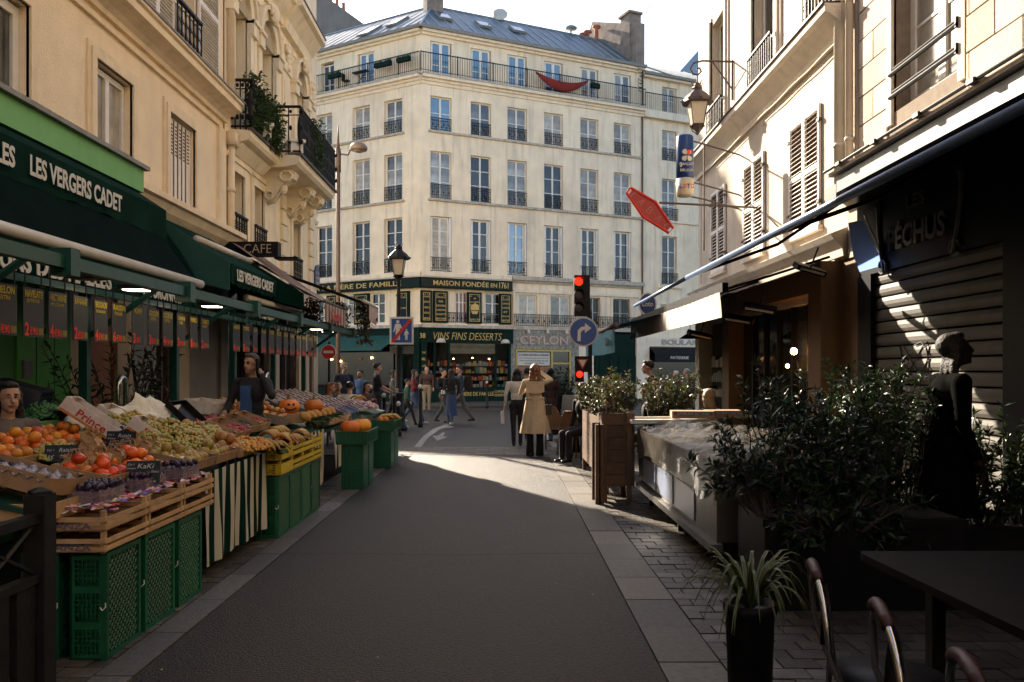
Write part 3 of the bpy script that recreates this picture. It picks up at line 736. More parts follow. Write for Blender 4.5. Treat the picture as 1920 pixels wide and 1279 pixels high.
mb = MB(); mb.add([(12.6, 58, 23.2), (18, 58, 23.2), (18, 64, 23.2), (12.6, 64, 23.2), (15.3, 61, 26.6)], [(0, 1, 4), (1, 2, 4), (2, 3, 4), (3, 0, 4), (3, 2, 1, 0)]); mb.build('roof', zinc_seam, t)
mb = MB(); mb.box((13, 58.5, 0), (17.6, 63.5, 23.2)); mb.build('wall', cream, t)

# ---- shop fronts on the ground floor of the corner building
sh = thing('confectioner_shopfront', 'bottle green corner shopfront with gold lettering MAISON FONDEE EN 1761', 'shopfront', tuple(FC))
mb = MB(); mb.box((-.12, -.30, 5.68), (4.72, -.02, 6.12), FR_); mb.box((-7.5, -.30, 5.68), (.12, -.02, 6.12), FL_); mb.build('upper_sign', sign_green, sh)
mb = MB()
for Fm, a, b in ((FR_, -.14, 4.74), (FL_, -7.5, .14)):
    mb.box((a, -.33, 5.63), (b, -.02, 5.68), Fm); mb.box((a, -.33, 6.08), (b, -.30, 6.12), Fm)
    mb.box((a, -.34, 2.98), (b, -.02, 3.62), Fm); mb.box((a, -.40, 3.62), (b, -.02, 3.70), Fm)
mb.build('fascia', bottle_green, sh)
text('MAISON FONDÉE', sh, FR_, 1.95, 5.90, 2.9, .30, gold, -.335, .012)
text('EN', sh, FR_, 3.68, 5.86, .34, .20, gold, -.335, .012)
text('1761', sh, FR_, 4.22, 5.88, .5, .30, gold, -.335, .012)
text('A LA MÈRE DE FAMILLE', sh, FL_, -3.75, 5.90, 5.6, .30, gold, -.335, .012)
text('38', sh, FR_, -.05, 3.30, .28, .24, gold, -.36, .012)
text('VINS FINS DESSERTS', sh, FR_, 2.3, 3.30, 3.6, .36, gold, -.36, -.01, .25)
# tall lettered panels between the mezzanine windows
def panel(Fm, u, w, lines, z0=3.95, z1=5.50, extra=None, d=-.14):
    p = MB().box((u - w / 2, d, z0), (u + w / 2, -.005, z1), Fm).build('sign_panel', bottle_green, sh)
    q = MB().box((u - w / 2 + .06, d - .012, z0 + .06), (u + w / 2 - .06, d - .001, z1 - .06), Fm).build('sign_glass', sign_green, p)
    fr = MB(); a, b, c, e = u - w / 2 + .10, u + w / 2 - .10, z0 + .10, z1 - .10
    for x0, x1, y0, y1 in ((a, b, c, c + .018), (a, b, e - .018, e), (a, a + .018, c, e), (b - .018, b, c, e)):
        fr.box((x0, d - .022, y0), (x1, d - .012, y1), Fm)
    for sx in (0, 1):
        for sz in (0, 1):
            cx_ = b - .07 if sx else a + .07; cz_ = e - .07 if sz else c + .07
            fr.tube([Fm @ Vector((cx_ + math.cos(w_) * .06, d - .018, cz_ + math.sin(w_) * .06)) for w_ in [i * .8 for i in range(9)]], .010, 5)
    fr.build('gold_border', gold, p)
    n = len(lines); 
    for i, s_ in enumerate(lines):
        if not s_: continue
        z = z1 - .30 - (z1 - z0 - .5) * (i / max(1, n - 1)) if n > 1 else (z0 + z1) / 2
        ww = min(w - .26, .085 * len(s_) + .05)
        text(s_, p, FRM(*frame_args(Fm)), u, z, ww, .095, gold, d - .024, .012)
def frame_args(Fm): return (Fm.translation, Fm.to_3x3() @ Vector((1, 0, 0)), Fm.to_3x3() @ Vector((0, 1, 0)))
panel(FR_, .22, .56, ['PÂTES', 'DE FRUITS', 'CARAMELS', 'NOUGATS', 'MARRONS'])
panel(FR_, .95, .74, ['NÉGUS', 'DE', 'NEVERS', 'FLORENTINS', 'ORANGETTES', 'MENDIANTS'])
panel(FR_, 2.72, .76, ['A', 'LA MÈRE', 'DE FAMILLE', 'CHOCOLATIER', '', '', 'PARIS 9e'])
panel(FR_, 4.40, .66, ['GLACES', 'CONFITURES', 'CAKES', 'ET', 'SPÉCIALITÉS', 'MAISON'])
panel(FL_, -.95, .6, ['THÉS', 'CAFÉS', 'MIELS'])
panel(FL_, -3.60, .95, ['GLACES', 'ET CAKES', 'MAISON', 'BONBONS'])
panel(FL_, -5.55, .7, ['DRAGÉES', 'FRUITS'])
# beehive emblem on the middle panel
mb = MB(); 
mb.prism([(2.52, 4.62), (2.92, 4.62), (2.95, 4.78), (2.86, 4.9), (2.74, 4.96), (2.62, 4.9), (2.5, 4.78)], -.17, -.158, 1, FR_); mb.prism([(2.60, 4.42), (2.84, 4.42), (2.92, 4.58), (2.52, 4.58)], -.17, -.158, 1, FR_)
mb.build('beehive_emblem', gold, sh)
window(sh, FR_, 2.17, 3.95, .8, 1.55, .1, 4, (.33, .67), mat('red_brown_blind', (.16, .07, .05), .3, .2, 5, .02, ior=1.7), fw=.05, mull=.07)
window(sh, FR_, 3.77, 3.95, .82, 1.55, .12, 2, (.33, .67), glass_dark)
window(sh, FL_, -2.65, 3.95, .86, 1.55, .12, 2, (.33, .67), glass_dark); window(sh, FL_, -4.6, 3.95, .78, 1.55, .12, 2, (.33, .67), glass_curtain); window(sh, FL_, -6.65, 3.95, .86, 1.55, .12, 2, (.33, .67), glass_dark)
inst('window_guard', guard_mesh(1.1, .5, 5, False), sh, FR_ @ T(1.85, -.05, 3.98)); inst('window_guard', guard_mesh(1.25, .5, 5, False), sh, FR_ @ T(3.55, -.05, 3.98))
# glazed lower front
mb = MB()
for u0, u1 in ((-.1, .18), (.52, .62), (1.25, 1.35), (3.72, 3.84), (4.5, 4.62)): mb.box((u0, -.32, 0.1), (u1, -.04, 2.98), FR_)
mb.box((-.1, -.34, 0.1), (4.62, -.05, .78), FR_)
for u0, u1 in ((-.28, .1), (-1.0, -.86), (-2.3, -2.1), (-4.6, -4.4), (-7.5, -7.3)): mb.box((u0, -.32, 0.1), (u1, -.04, 2.98), FL_)
mb.box((-7.5, -.34, 0.1), (.1, -.05, .7), FL_)
mb.build('shopfront_frame', bottle_green, sh)
mb = MB(); mb.box((.18, -.26, .78), (4.5, -.25, 2.98), FR_); mb.box((-2.1, -.26, .7), (-.28, -.25, 2.98), FL_)
shop_glass = mat('shop_glass', (.5, .5, .5), .02, .05, 2, 0, trans=1.0, ior=1.15, alpha=.35)
mb.build('shop_window_glass', shop_glass, sh)
mb = MB(); mb.box((1.36, -.38, 2.45), (3.72, -.30, 2.62), FR_); mb.sheet(lambda a, b: (1.36 + 2.36 * a, -.34 - .02 * math.sin(b * 9), 2.95 - .5 * b), 1, 6, FR_); mb.build('rolled_blind', mat('khaki_blind', (.10, .085, .05), .8, .2, 4, .2), sh)
for u in (.85, 4.25):
    mb = MB(); mb.lathe([(.24, 0), (.20, .12), (.10, .2), (0, .22)], 12, (0, 0, 0), FR_ @ T(u, -.45, 2.98)); mb.build('lamp_shade', cream_metal, sh, True)
goods_m = island_mat('boxed_sweets', [(.5, .05, .02), (.55, .3, .05), (.45, .4, .3), (.3, .03, .02), (.6, .15, .03), (.5, .42, .2), (.1, .2, .15)], .5)
mb = MB(); rg = random.Random(3)
for z in (.8, 1.15, 1.5, 1.85):
    u = .25
    while u < 4.4:
        w_ = rg.uniform(.06, .18); h_ = rg.uniform(.08, .30)
        if not (.5 < u < .62): mb.box((u, -.2, z), (u + w_, -.08, z + h_), FR_)
        u += w_ + rg.uniform(.01, .1)
g = mb.build('shop_display_goods', goods_m, None); tag(g, 'colourful boxes and jars of sweets in the confectioner window', 'goods', kind='stuff')
mb = MB(); 
for z in (1.12, 1.47, 1.82): mb.box((.2, -.22, z), (4.45, -.04, z + .02), FR_)
mb.build('display_shelf', wood_brown, sh)
text('A LA MÈRE DE FAMILLE', sh, FR_, 2.55, .50, 2.2, .24, gold, -.36, .012); text('CONFISERIE', sh, FR_, 4.0, .58, .6, .12, gold, -.36, .01); text('DESSERTS', sh, FR_, 4.0, .40, .6, .12, gold, -.36, .01)
for k in range(6): text(['THÉ', 'MIEL', 'CAFÉ', 'NOIX', 'FRUIT', 'SUCRE'][k], sh, FR_, .02, 2.5 - k * .32, .2, .13, gold, -.33, .02)
# warm lamps in the windows
warm = mat('warm_bulb', (1, .6, .25), .5, 0, 5, 0, emit=(1, .45, .14), estr=14)
for i, (u, z) in enumerate(((1.6, 2.2), (2.6, 2.25), (3.5, 2.2))):
    mb = MB(); mb.ball((0, 0, 0), .035, 8, 5, FR_ @ T(u, -.15, z)); mb.build('light_bulb', warm, sh)
# dark green awning on the left wing
aw = thing('teal_cafe_awning', 'teal fabric awning over the left wing cafe front', 'awning', tuple(FL_ @ Vector((-3.8, -.1, 3.3))))
mb = MB(); mb.sheet(lambda a, b: (-6.9 + 5.9 * a, -.34 - 1.5 * b, 3.35 - .75 * b), 6, 3, FL_); mb.build('canopy', teal_cloth, aw)
mb = MB(); mb.box((-6.9, -1.87, 2.57), (-1.0, -1.83, 2.62), FL_); mb.build('front_bar', frame_green, aw)
mb = MB(); mb.box((-6.5, -.5, .9), (-1.3, -.45, 2.6), FL_); mb.build('canopy_shade', glass_dark, aw)  # dark sheet added for the shade under the canopy
for i, (u, z, c_) in enumerate(((-3.3, 2.2, red_l), (-2.6, 2.25, warm), (-4.6, 2.1, warm), (-5.2, 2.2, warm))):
    mb = MB(); mb.ball((0, 0, 0), .05, 8, 5, FL_ @ T(u, -.55, z)); mb.build('light_bulb', c_, aw)

# ---- tea shop
ce = thing('tea_shopfront', 'mottled brown marble shopfront with pale CEYLON letters and brass door', 'shopfront', tuple(FR_ @ Vector((6.5, -.1, 0))))
mb = MB(); mb.box((4.75, -.18, 2.72), (8.3, -.02, 3.68), FR_); mb.box((4.75, -.18, 0.1), (4.95, -.02, 2.72), FR_); mb.box((8.1, -.18, .1), (8.6, -.02, 3.68), FR_); mb.box((4.64, -.2, .1), (4.75, -.02, 3.7), FR_)
mb.build('wall', marble, ce)
text('CEYLON', ce, FR_, 6.55, 3.18, 2.75, .44, mat('pale_pink_letters', (.50, .36, .30), .5, .05, 10, 0), -.20, .012, extrude=.05)
mb = MB(); mb.box((4.95, -.22, 2.60), (8.1, -.10, 2.70), FR_); mb.box((4.95, -.22, .1), (5.03, -.10, 2.6), FR_); mb.box((8.02, -.22, .1), (8.1, -.10, 2.6), FR_); mb.box((6.95, -.22, .1), (7.05, -.10, 2.6), FR_); mb.box((7.05, -.21, 1.95), (8.02, -.10, 2.03), FR_)
mb.build('door_frame', brass, ce)
mb = MB(); mb.box((5.06, -.16, 1.88), (6.9, -.12, 2.55), FR_); mb.build('notice_board', mat('white_notice', (.55, .54, .50), .6, .04, 5, 0), ce)
text('LE COEUR DES RUES LA TERRASSE', ce, FR_, 5.98, 2.42, 1.7, .10, shop_dark, -.17, .01)
for k, s_ in enumerate(('Une boutique uniquement dans le', 'Pour connaitre la liste de nos', 'ouvertures de Noel')): text(s_, ce, FR_, 5.98, 2.26 - k * .13, [1.65, 1.6, 1.1][k], .075, shop_dark, -.17, .0)
mb = MB(); mb.box((5.03, -.24, 1.62), (6.95, -.12, 1.84), FR_); mb.build('wooden_lintel', mat('orange_wood', (.30, .12, .05), .6, .2, 6, .1), ce)
mb = MB(); mb.box((5.04, -.14, .1), (6.94, -.12, 1.62), FR_); mb.box((7.06, -.15, .1), (8.0, -.13, 2.6), FR_); mb.build('shop_window_glass', glass_dark, ce)
for u in (5.6, 6.7, 7.8): mb = MB(); mb.lathe([(.07, 0), (.09, .1), (.03, .2)], 8, (0, 0, 0), FR_ @ T(u, -.32, 3.52)); mb.build('spot_lamp', cream_metal, ce)
inst('balcony_railing', guard_mesh(4.3, .62, 14, True), ce, FR_ @ T(7.0, -.22, 3.88)); inst('balcony_railing', guard_mesh(2.9, .62, 9, True), ce, FR_ @ T(11.0, -.22, 3.88))
mb = MB(); mb.box((4.85, -.12, 3.95), (4.98, .0, 5.7), FR_); 
for u in (6.4, 7.0 - .13, 8.22, 8.9, 10.05, 10.65, 11.95): mb.box((u, -.06, 3.95), (u + .12, .0, 5.6), FR_)
mb.box((4.8, -.10, 5.6), (12.7, 0, 5.75), FR_); mb.build('pilaster', cream_trim, ce)
for u, w_ in ((5.72, 1.0), (7.6, 1.15)): window(far, FR_, u, 3.95, w_, 1.55, .12, 2, (), glass_curtain)
bars_m = MB()
for u0, u1 in ((9.2, 10.0), (10.8, 11.9)):
    n = int((u1 - u0) / .1)
    for i in range(n + 1): bars_m.box((u0 + i * .1, .04, 3.95), (u0 + i * .1 + .02, .06, 5.5), FR_)
    window(far, FR_, (u0 + u1) / 2, 3.95, u1 - u0, 1.55, .18, 2, (.5,), glass_dark)
bars_m.build('window_bars', iron, far)
# plain wall, dark green door and bakery
mb = MB(); mb.box((8.6, -.1, .1), (9.55, -.02, 3.7), FR_); mb.box((12.15, -.25, .1), (12.72, -.02, 3.7), FR_); mb.build('pilaster', cream_trim, far)
mb = MB(); mb.box((9.6, -.16, .1), (12.1, -.02, 3.6), FR_); mb.build('green_front', bottle_green, far)
for u in (10.1, 10.7, 11.3, 11.9): MB().box((u - .22, -.19, .5), (u + .22, -.16, 2.4), FR_).build('door_panel', bottle_green, far)
bo = thing('bakery_shopfront', 'pale bakery front lettered BOULANGERIE behind the right terrace', 'shopfront', tuple(FR_ @ Vector((15, 0, 0))))
mb = MB(); mb.box((12.75, -.2, 2.95), (19, -.0, 3.45), FR_); mb.box((12.75, -.2, .1), (13.0, 0, 2.95), FR_); mb.build('wall', cream_trim, bo)
text('BOULANGERIE', bo, FR_, 15.9, 3.2, 4.2, .30, mat('grey_letters', (.35, .33, .30), .5, .05, 10, 0), -.22, .03, extrude=.05)
mb = MB(); mb.box((13.0, -.12, .1), (19, -.0, 2.95), FR_); mb.build('shop_window_glass', glass_dark, bo)
mb = MB(); mb.sheet(lambda a, b: (13.0 + 5 * a, -.2 - .5 * b, 2.9 - .35 * b), 2, 2, FR_); mb.box((13.0, -.74, 2.1), (18, -.70, 2.55), FR_); mb.build('canopy', black_plastic, bo)
text('PATISSERIE', bo, FR_, 14.6, 2.33, 1.2, .16, letter_w, -.76, .01)
mb = MB(); rg = random.Random(9)
for i in range(40): u = rg.uniform(13.3, 17.5); z = rg.choice((1.0, 1.3)); mb.box((u, -.25, z), (u + .12, -.14, z + .08), FR_)
tag(mb.build('bakery_goods', island_mat('pastry', [(.5, .3, .08), (.4, .2, .05), (.6, .45, .2)], .6)), 'loaves and pastries in the dim bakery window', 'goods', kind='stuff')
# ================================================================== LEFT BUILDINGS (facade x = -4.8, frame u = y)
LF = FRM((XL, 0, 0), (0, 1, 0), (-1, 0, 0))
lb = thing('left_building', 'beige rendered building over the greengrocer with shuttered upper windows', 'building', (XL, 5, 0))
ops = [(6.7, 8.0, 4.15, 5.28), (9.3, 10.22, 4.05, 5.28), (11.35, 12.3, 4.05, 5.32), (11.48, 12.35, 6.28, 8.6), (7.6, 8.5, 6.28, 8.6), (3.2, 4.2, 4.15, 5.28), (3.2, 4.2, 6.28, 8.6), (-2, -1, 4.15, 5.28)]
mb = MB(); wall(mb, LF, -60, 13.62, 3.55, 16, ops, .22); mb.build('wall', beige, lb)
mb = MB(); mb.box((-14, .3, 0), (13.6, .34, 15.9), LF); mb.box((-60, .34, 0), (13.6, 8, 16), LF); mb.build('dark_interior', shop_dark, lb)
# frames around the openings
tr = MB()
for a, b, z0, z1 in ((6.7, 8.0, 4.15, 5.28), (9.3, 10.22, 4.05, 5.28), (11.35, 12.3, 4.05, 5.32)):
    for p, q, w in ((.16, .03, 1), (.10, .055, 1)):
        tr.box((a - p, -q, z0), (a, 0, z1 + p), LF); tr.box((b, -q, z0), (b + p, 0, z1 + p), LF); tr.box((a, -q, z1), (b, 0, z1 + p), LF)
    tr.build('window_surround', beige_trim, lb); tr = MB()
co = MB()
co.prism([(0, 5.72), (-.05, 5.72), (-.05, 5.78), (0, 5.80)], -14, 13.3, 0, LF)
co.prism([(0, 5.86), (-.06, 5.86), (-.06, 5.93), (-.12, 5.98), (-.22, 6.02), (-.30, 6.04), (-.30, 6.14), (-.34, 6.16), (-.34, 6.20), (0, 6.24)], -14, 13.66, 0, LF)
co.build('cornice', beige_trim, lb)
mb = MB(); mb.box((-14, -.36, 6.20), (13.7, -.0, 6.225), LF); mb.build('lead_flashing', zinc_edge, lb)
mb = MB(); mb.prism([(0, 3.60), (-.05, 3.60), (-.05, 3.70), (-.16, 3.80), (-.22, 3.90), (-.28, 3.92), (-.28, 4.0), (0, 4.03)], 9.96, 14.0, 0, LF); mb.build('shop_cornice', beige_trim, lb)
mb = MB(); mb.box((13.3, -.05, 4.0), (13.62, 0, 5.72), LF); mb.build('pilaster', beige_trim, lb)
window(lb, LF, 7.35, 4.15, 1.29, 1.10, .10, 2, (), glass, fw=.10, mull=.12)
window(lb, LF, 9.76, 4.05, .91, 1.20, .10, 2, (), glass_curtain, fw=.07, mull=.09)
window(lb, LF, 11.9, 6.28, .86, 2.3, .18, 2, (.4,), glass_curtain); window(lb, LF, 8.05, 6.28, .86, 2.3, .18, 2, (.4,), glass)
window(lb, LF, 3.7, 4.15, .95, 1.10, .10, 2, (), glass); window(lb, LF, 3.7, 6.28, .95, 2.3, .18, 2, (.4,), glass)
# closed metal shutter with rows of slots
cs = MB().box((11.36, .04, 4.06), (12.29, .07, 5.30), LF).build('shutter', white_shutter, lb)
mb = MB()
slot_m = mat('slot_shade', (.22, .17, .11), .9, .1, 8, 0)  # slots are surface strips, the shade inside them put into the colour
for c in range(6):
    for r in range(9): mb.box((11.43 + c * .145, .030, 4.78 + r * .052), (11.50 + c * .145, .042, 4.80 + r * .052), LF)
for c in range(5): mb.box((11.50 + c * .145, .022, 4.08), (11.506 + c * .145, .042, 5.28), LF)
mb.build('slots', slot_m, cs)
# louvred shutters, every slat a piece
def louvre(parent, Fm, u0, u1, z0, z1, d=-.06, th=.035, m=white_shutter, mid=True, step=.052, tilt=35):
    f = MB(); s = .055
    f.box((u0, d, z0), (u0 + s, d + th, z1), Fm); f.box((u1 - s, d, z0), (u1, d + th, z1), Fm)
    f.box((u0 + s, d, z0), (u1 - s, d + th, z0 + .09), Fm); f.box((u0 + s, d, z1 - .07), (u1 - s, d + th, z1), Fm)
    secs = [(z0 + .09, z1 - .07)]
    if mid: zc = (z0 + z1) / 2; f.box((u0 + s, d, zc - .04), (u1 - s, d + th, zc + .04), Fm); secs = [(z0 + .09, zc - .04), (zc + .04, z1 - .07)]
    if step < .06: f.box((u0 + s, d + th - .004, z0 + .09), (u1 - s, d + th, z1 - .07), Fm)
    o = f.build('shutter', m, parent)
    w = u1 - u0 - 2 * s; sw = step * .48
    k = ('slat', round(w, 3), tilt, step)
    if k not in WIN: WIN[k] = MB(Matrix.Rotation(R(tilt), 4, 'X')).box((-w / 2, -sw, -.004), (w / 2, sw, .004)).mesh('slat', m)
    for a, b in secs:
        n = int((b - a) / step)
        for i in range(n):
            inst('slat', WIN[k], o, Fm @ T((u0 + u1) / 2, d + .014, a + (i + .5) * (b - a) / n))
    return o
louvre(lb, LF, 10.36, 10.91, 6.30, 8.5); louvre(lb, LF, 10.92, 11.47, 6.30, 8.5); louvre(lb, LF, 12.40, 13.28, 6.30, 8.5)
louvre(lb, LF, 6.5, 7.05, 6.30, 8.5); louvre(lb, LF, 8.6, 9.5, 6.30, 8.5)
def ornate_guard(parent, Fm, u, z, w, h, d=-.02, lattice=True):
    mb = MB(); mb.box((u - w / 2, d - .03, z + h - .04), (u + w / 2, d + .03, z + h), Fm); mb.box((u - w / 2, d - .015, z + .02), (u + w / 2, d + .015, z + .045), Fm)
    n = max(3, int(w / .13))
    for i in range(n + 1):
        x = u - w / 2 + w * i / n; mb.box((x - .010, d - .010, z), (x + .010, d + .010, z + h - .04), Fm)
        if i < n:
            xc = x + w / n / 2
            for k in range(3):
                zc = z + .12 + k * (h - .2) / 3 + .06; rr = w / n * .42
                mb.tube([Fm @ Vector((xc + math.cos(q) * rr, d, zc + math.sin(q) * rr * 1.5)) for q in [j * .9 for j in range(8)]], .007, 4)
    return mb.build('window_guard', iron, parent)
ornate_guard(lb, LF, 11.92, 6.26, .90, .75, -.10); ornate_guard(lb, LF, 8.05, 6.26, .95, .75, -.10)
# drain pipe
mb = MB(); mb.tube([(XL + .09, 13.75, 3.6), (XL + .09, 13.75, 5.55)], .06, 10); mb.tube([(XL + .09, 13.75, 6.3), (XL + .09, 13.75, 16)], .06, 10)
for z in (4.7, 8.0, 10.5): mb.tube([(XL + .09, 13.75, z), (XL + .09, 13.75, z + .08)], .075, 10)
mb.box((XL + .02, 13.63, 5.5), (XL + .19, 13.87, 5.72)); mb.build('drain_pipe', beige_trim, lb, True)

# ---- fancy building at the corner
fb = thing('ornate_left_building', 'pale carved stone corner building with arched windows and a planted iron balcony', 'building', (XL, 17, 0))
f_ops = [(13.95, 14.6, 3.9, 5.15), (15.15, 15.8, 3.9, 5.15), (17.95, 18.6, 3.7, 5.0)]
ar = [(13.95, 14.8), (15.5, 16.45), (18.1, 18.95)]
a_ops = [(a, b, 6.05, 8.15) for a, b in ar]
mb = MB(); wall(mb, LF @ T(0, -.02, 0), 13.62, 20.3, 3.4, 13.4, f_ops + a_ops, .30)
mb.box((13.64, .5, 0), (20.28, 9, 13.4), LF)
mb.build('wall', pale_stone, fb)
mb = MB(); mb.box((13.7, .3, 3.3), (19.9, .34, 9.0), LF); mb.build('dark_interior', shop_dark, fb)
# arched heads and surrounds
for a, b in ar:
    c = (a + b) / 2; r = (b - a) / 2; z = 8.15 - .02
    arc = lambda rr, n=12: [(c + rr * math.cos(math.pi * i / n), z + rr * math.sin(math.pi * i / n)) for i in range(n + 1)]
    mb = MB()
    inn, out = arc(r), arc(r + .20)
    for i in range(12): mb.prism([inn[i], out[i], out[i + 1], inn[i + 1]], -.12, .0, 1, LF)
    out2 = arc(r + .28)
    for i in range(12): mb.prism([out[i], out2[i], out2[i + 1], out[i + 1]], -.17, .0, 1, LF)
    mb.box((a - .22, -.10, 6.05), (a, 0, 7.85), LF); mb.box((b, -.10, 6.05), (b + .22, 0, 7.85), LF)
    mb.box((a - .27, -.16, 7.85), (a - .0, 0, 8.15), LF); mb.box((b, -.16, 7.85), (b + .27, 0, 8.15), LF)
    mb.box((a - .30, -.20, 8.08), (a, 0, 8.15), LF); mb.box((b, -.20, 8.08), (b + .30, 0, 8.15), LF)
    mb.build('arch_surround', pale_stone, fb)
    mb = MB()                                   # recessed tympanum, built as a half disc niche
    for i in range(12): mb.poly([(inn[i][0], -.02, inn[i][1]), (inn[i][0], .16, inn[i][1]), (inn[i + 1][0], .16, inn[i + 1][1]), (inn[i + 1][0], -.02, inn[i + 1][1])], LF)
    mb.prism(inn, -.045, -.025, 1, LF); mb.build('arch_niche', mat('niche_stone', (.42, .35, .24), .9, .1, 3, .2), fb)
    mb = MB(); mb.ball((0, 0, 0), (.13, .10, .22), 10, 8, LF @ T(c, -.20, z + r + .14)); mb.ball((0, 0, 0), (.2, .06, .08), 10, 6, LF @ T(c, -.18, z + r + .26))
    for sx in (-1, 1): mb.tube([LF @ Vector((c + sx * (.12 + .08 * math.cos(q)), -.2, z + r + .08 + .1 * math.sin(q))) for q in [j * .8 for j in range(8)]], .03, 6)
    mb.build('keystone_carving', pale_stone, fb, True)
    window(fb, LF, c, 6.05, (b - a) - .06, 2.05, .2, 2, (.5,), glass_curtain, m=white_paint)
mb = MB()
mb.prism([(0, 9.0), (-.08, 9.0), (-.10, 9.14), (-.22, 9.28), (-.30, 9.40), (-.38, 9.44), (-.38, 9.54), (0, 9.62)], 13.62, 17.0, 0, LF)
mb.prism([(0, 8.95), (-.14, 8.95), (-.18, 9.14), (-.30, 9.28), (-.40, 9.40), (-.50, 9.44), (-.50, 9.56), (0, 9.64)], 17.0, 19.2, 0, LF)
mb.prism([(0, 8.75), (-.05, 8.75), (-.05, 8.84), (0, 8.86)], 13.62, 20.3, 0, LF)
mb.build('cornice', pale_stone, fb)
mb = MB(); mb.box((13.6, -.40, 9.545), (17.0, -.0, 9.575), LF); mb.box((17.0, -.52, 9.565), (19.22, 0, 9.60), LF); mb.build('lead_flashing', iron_brown, fb)
mb = MB()
for u0, u1 in ((14.95, 15.3), (17.1, 17.65), (19.3, 19.9)):
    mb.box((u0, -.06, 6.05), (u1, 0, 8.75), LF); mb.box((u0 - .04, -.10, 8.1), (u1 + .04, 0, 8.3), LF); mb.box((u0 + .08, -.08, 6.4), (u1 - .08, -.06, 7.9), LF)
    mb.box((u0 - .04, -.10, 6.05), (u1 + .04, 0, 6.3), LF)
mb.build('pilaster', pale_stone, fb)
for u in (17.38, 19.6):
    mb = MB()
    for k in range(5): mb.ball((0, 0, 0), (.14 - .015 * k, .07, .09), 8, 6, LF @ T(u, -.10, 8.66 - .11 * k))
    for sx in (-1, 1): mb.tube([LF @ Vector((u + sx * .13 + sx * .08 * math.cos(q), -.12, 8.6 + .09 * math.sin(q))) for q in [j * .8 for j in range(9)]], .03, 6)
    mb.build('carved_ornament', pale_stone, fb, True)
# window surrounds of the lower storey and quoins
mb = MB()
for a, b, z0, z1 in f_ops:
    mb.box((a - .15, -.06, z0), (a, 0, z1 + .15), LF); mb.box((b, -.06, z0), (b + .15, 0, z1 + .15), LF); mb.box((a, -.06, z1), (b, 0, z1 + .15), LF); mb.box((a - .17, -.09, z1 + .15), (b + .17, 0, z1 + .20), LF); mb.build('window_surround', pale_stone, fb); mb = MB()
mb.prism([(0, 5.32), (-.05, 5.32), (-.08, 5.40), (0, 5.42)], 13.62, 20.3, 0, LF)
mb.build('string_course', pale_stone, fb)
for a, b, z0, z1 in f_ops:
    window(fb, LF, (a + b) / 2, z0, b - a, z1 - z0, .24, 2, (), glass_curtain); ornate_guard(fb, LF, (a + b) / 2, z0, b - a + .05, .5, -.08)
q1 = MB().box((0, 0, 0), (.42, .07, .30)).mesh('stone', pale_stone)
for k in range(6):
    inst('stone', q1, fb, LF @ T(17.0, -.09, 3.42 + k * .335)); inst('stone', q1, fb, LF @ T(19.4, -.09, 3.42 + k * .335))
# carved brackets under the balcony
def bracket(u):
    mb = MB(); prof = [(0, 5.62), (-.60, 5.62), (-.66, 5.55), (-.62, 5.44), (-.46, 5.38), (-.34, 5.24), (-.26, 5.10), (-.14, 4.98), (0, 4.95)]
    mb.prism(prof, u - .13, u + .13, 0, LF)
    for sx in (-.16, .16):
        mb.tube([LF @ Vector((u + sx, -.48 + .12 * math.cos(q), 5.48 + .1 * math.sin(q))) for q in [j * .7 for j in range(10)]], .028, 6)
        mb.tube([LF @ Vector((u + sx, -.14 + .08 * math.cos(q), 5.1 + .08 * math.sin(q))) for q in [j * .7 for j in range(10)]], .025, 6)
    mb.ball((0, 0, 0), (.10, .09, .14), 8, 6, LF @ T(u, -.38, 5.28))
    for sx in (-.05, .05): mb.tube([LF @ Vector((u + sx, -.64, 5.52)), LF @ Vector((u + sx, -.44, 5.32)), LF @ Vector((u + sx, -.20, 5.0))], .02, 5)
    mb.build('bracket', pale_stone, fb)
for u in (15.95, 17.45, 18.3): bracket(u)
# balcony: slab, then ironwork
mb = MB()
mb.prism([(0, 5.60), (-.20, 5.62), (-.34, 5.66), (-.38, 5.72), (-.38, 5.82), (0, 5.84)], 13.9, 15.6, 0, LF)
mb.prism([(0, 5.60), (-.50, 5.62), (-.72, 5.66), (-.78, 5.72), (-.80, 5.84), (0, 5.86)], 15.6, 18.85, 0, LF)
mb.prism([(0, 5.42), (-.08, 5.42), (-.24, 5.60), (0, 5.60)], 13.9, 15.6, 0, LF)
mb.build('balcony_slab', pale_stone, fb)
mb = MB(); mb.box((13.88, -.42, 5.815), (15.6, -.34, 5.865), LF); mb.box((15.58, -.85, 5.83), (18.9, -.76, 5.875), LF); mb.build('slab_edging', iron_brown, fb)
def iron_run(p0, p1, z0, h, dense=.085):
    mb = MB(); p0 = Vector(p0); p1 = Vector(p1); L_ = (p1 - p0).length; n = max(2, int(L_ / dense)); dr = (p1 - p0).normalized()
    mb.tube([p0 + Vector((0, 0, z0 + h)), p1 + Vector((0, 0, z0 + h))], .028, 6); mb.tube([p0 + Vector((0, 0, z0 + .05)), p1 + Vector((0, 0, z0 + .05))], .018, 6)
    mb.tube([p0 + Vector((0, 0, z0 + h * .82)), p1 + Vector((0, 0, z0 + h * .82))], .012, 5)
    for i in range(n + 1):
        p = p0 + (p1 - p0) * i / n; mb.tube([p + Vector((0, 0, z0)), p + Vector((0, 0, z0 + h))], .013, 5)
        for k, r_ in ((.25, .038), (.55, .042), (.9, .03)): mb.ball(p + dr * .04 + Vector((0, 0, z0 + h * k)), (.03, r_, r_ * 1.3), 6, 4)
        if i % 7 == 0: mb.ball(p + Vector((0, 0, z0 + h * .5)), (.05, .05, .3), 6, 5)
    return mb
def P2(u, d): return (XL - d, u, 0)
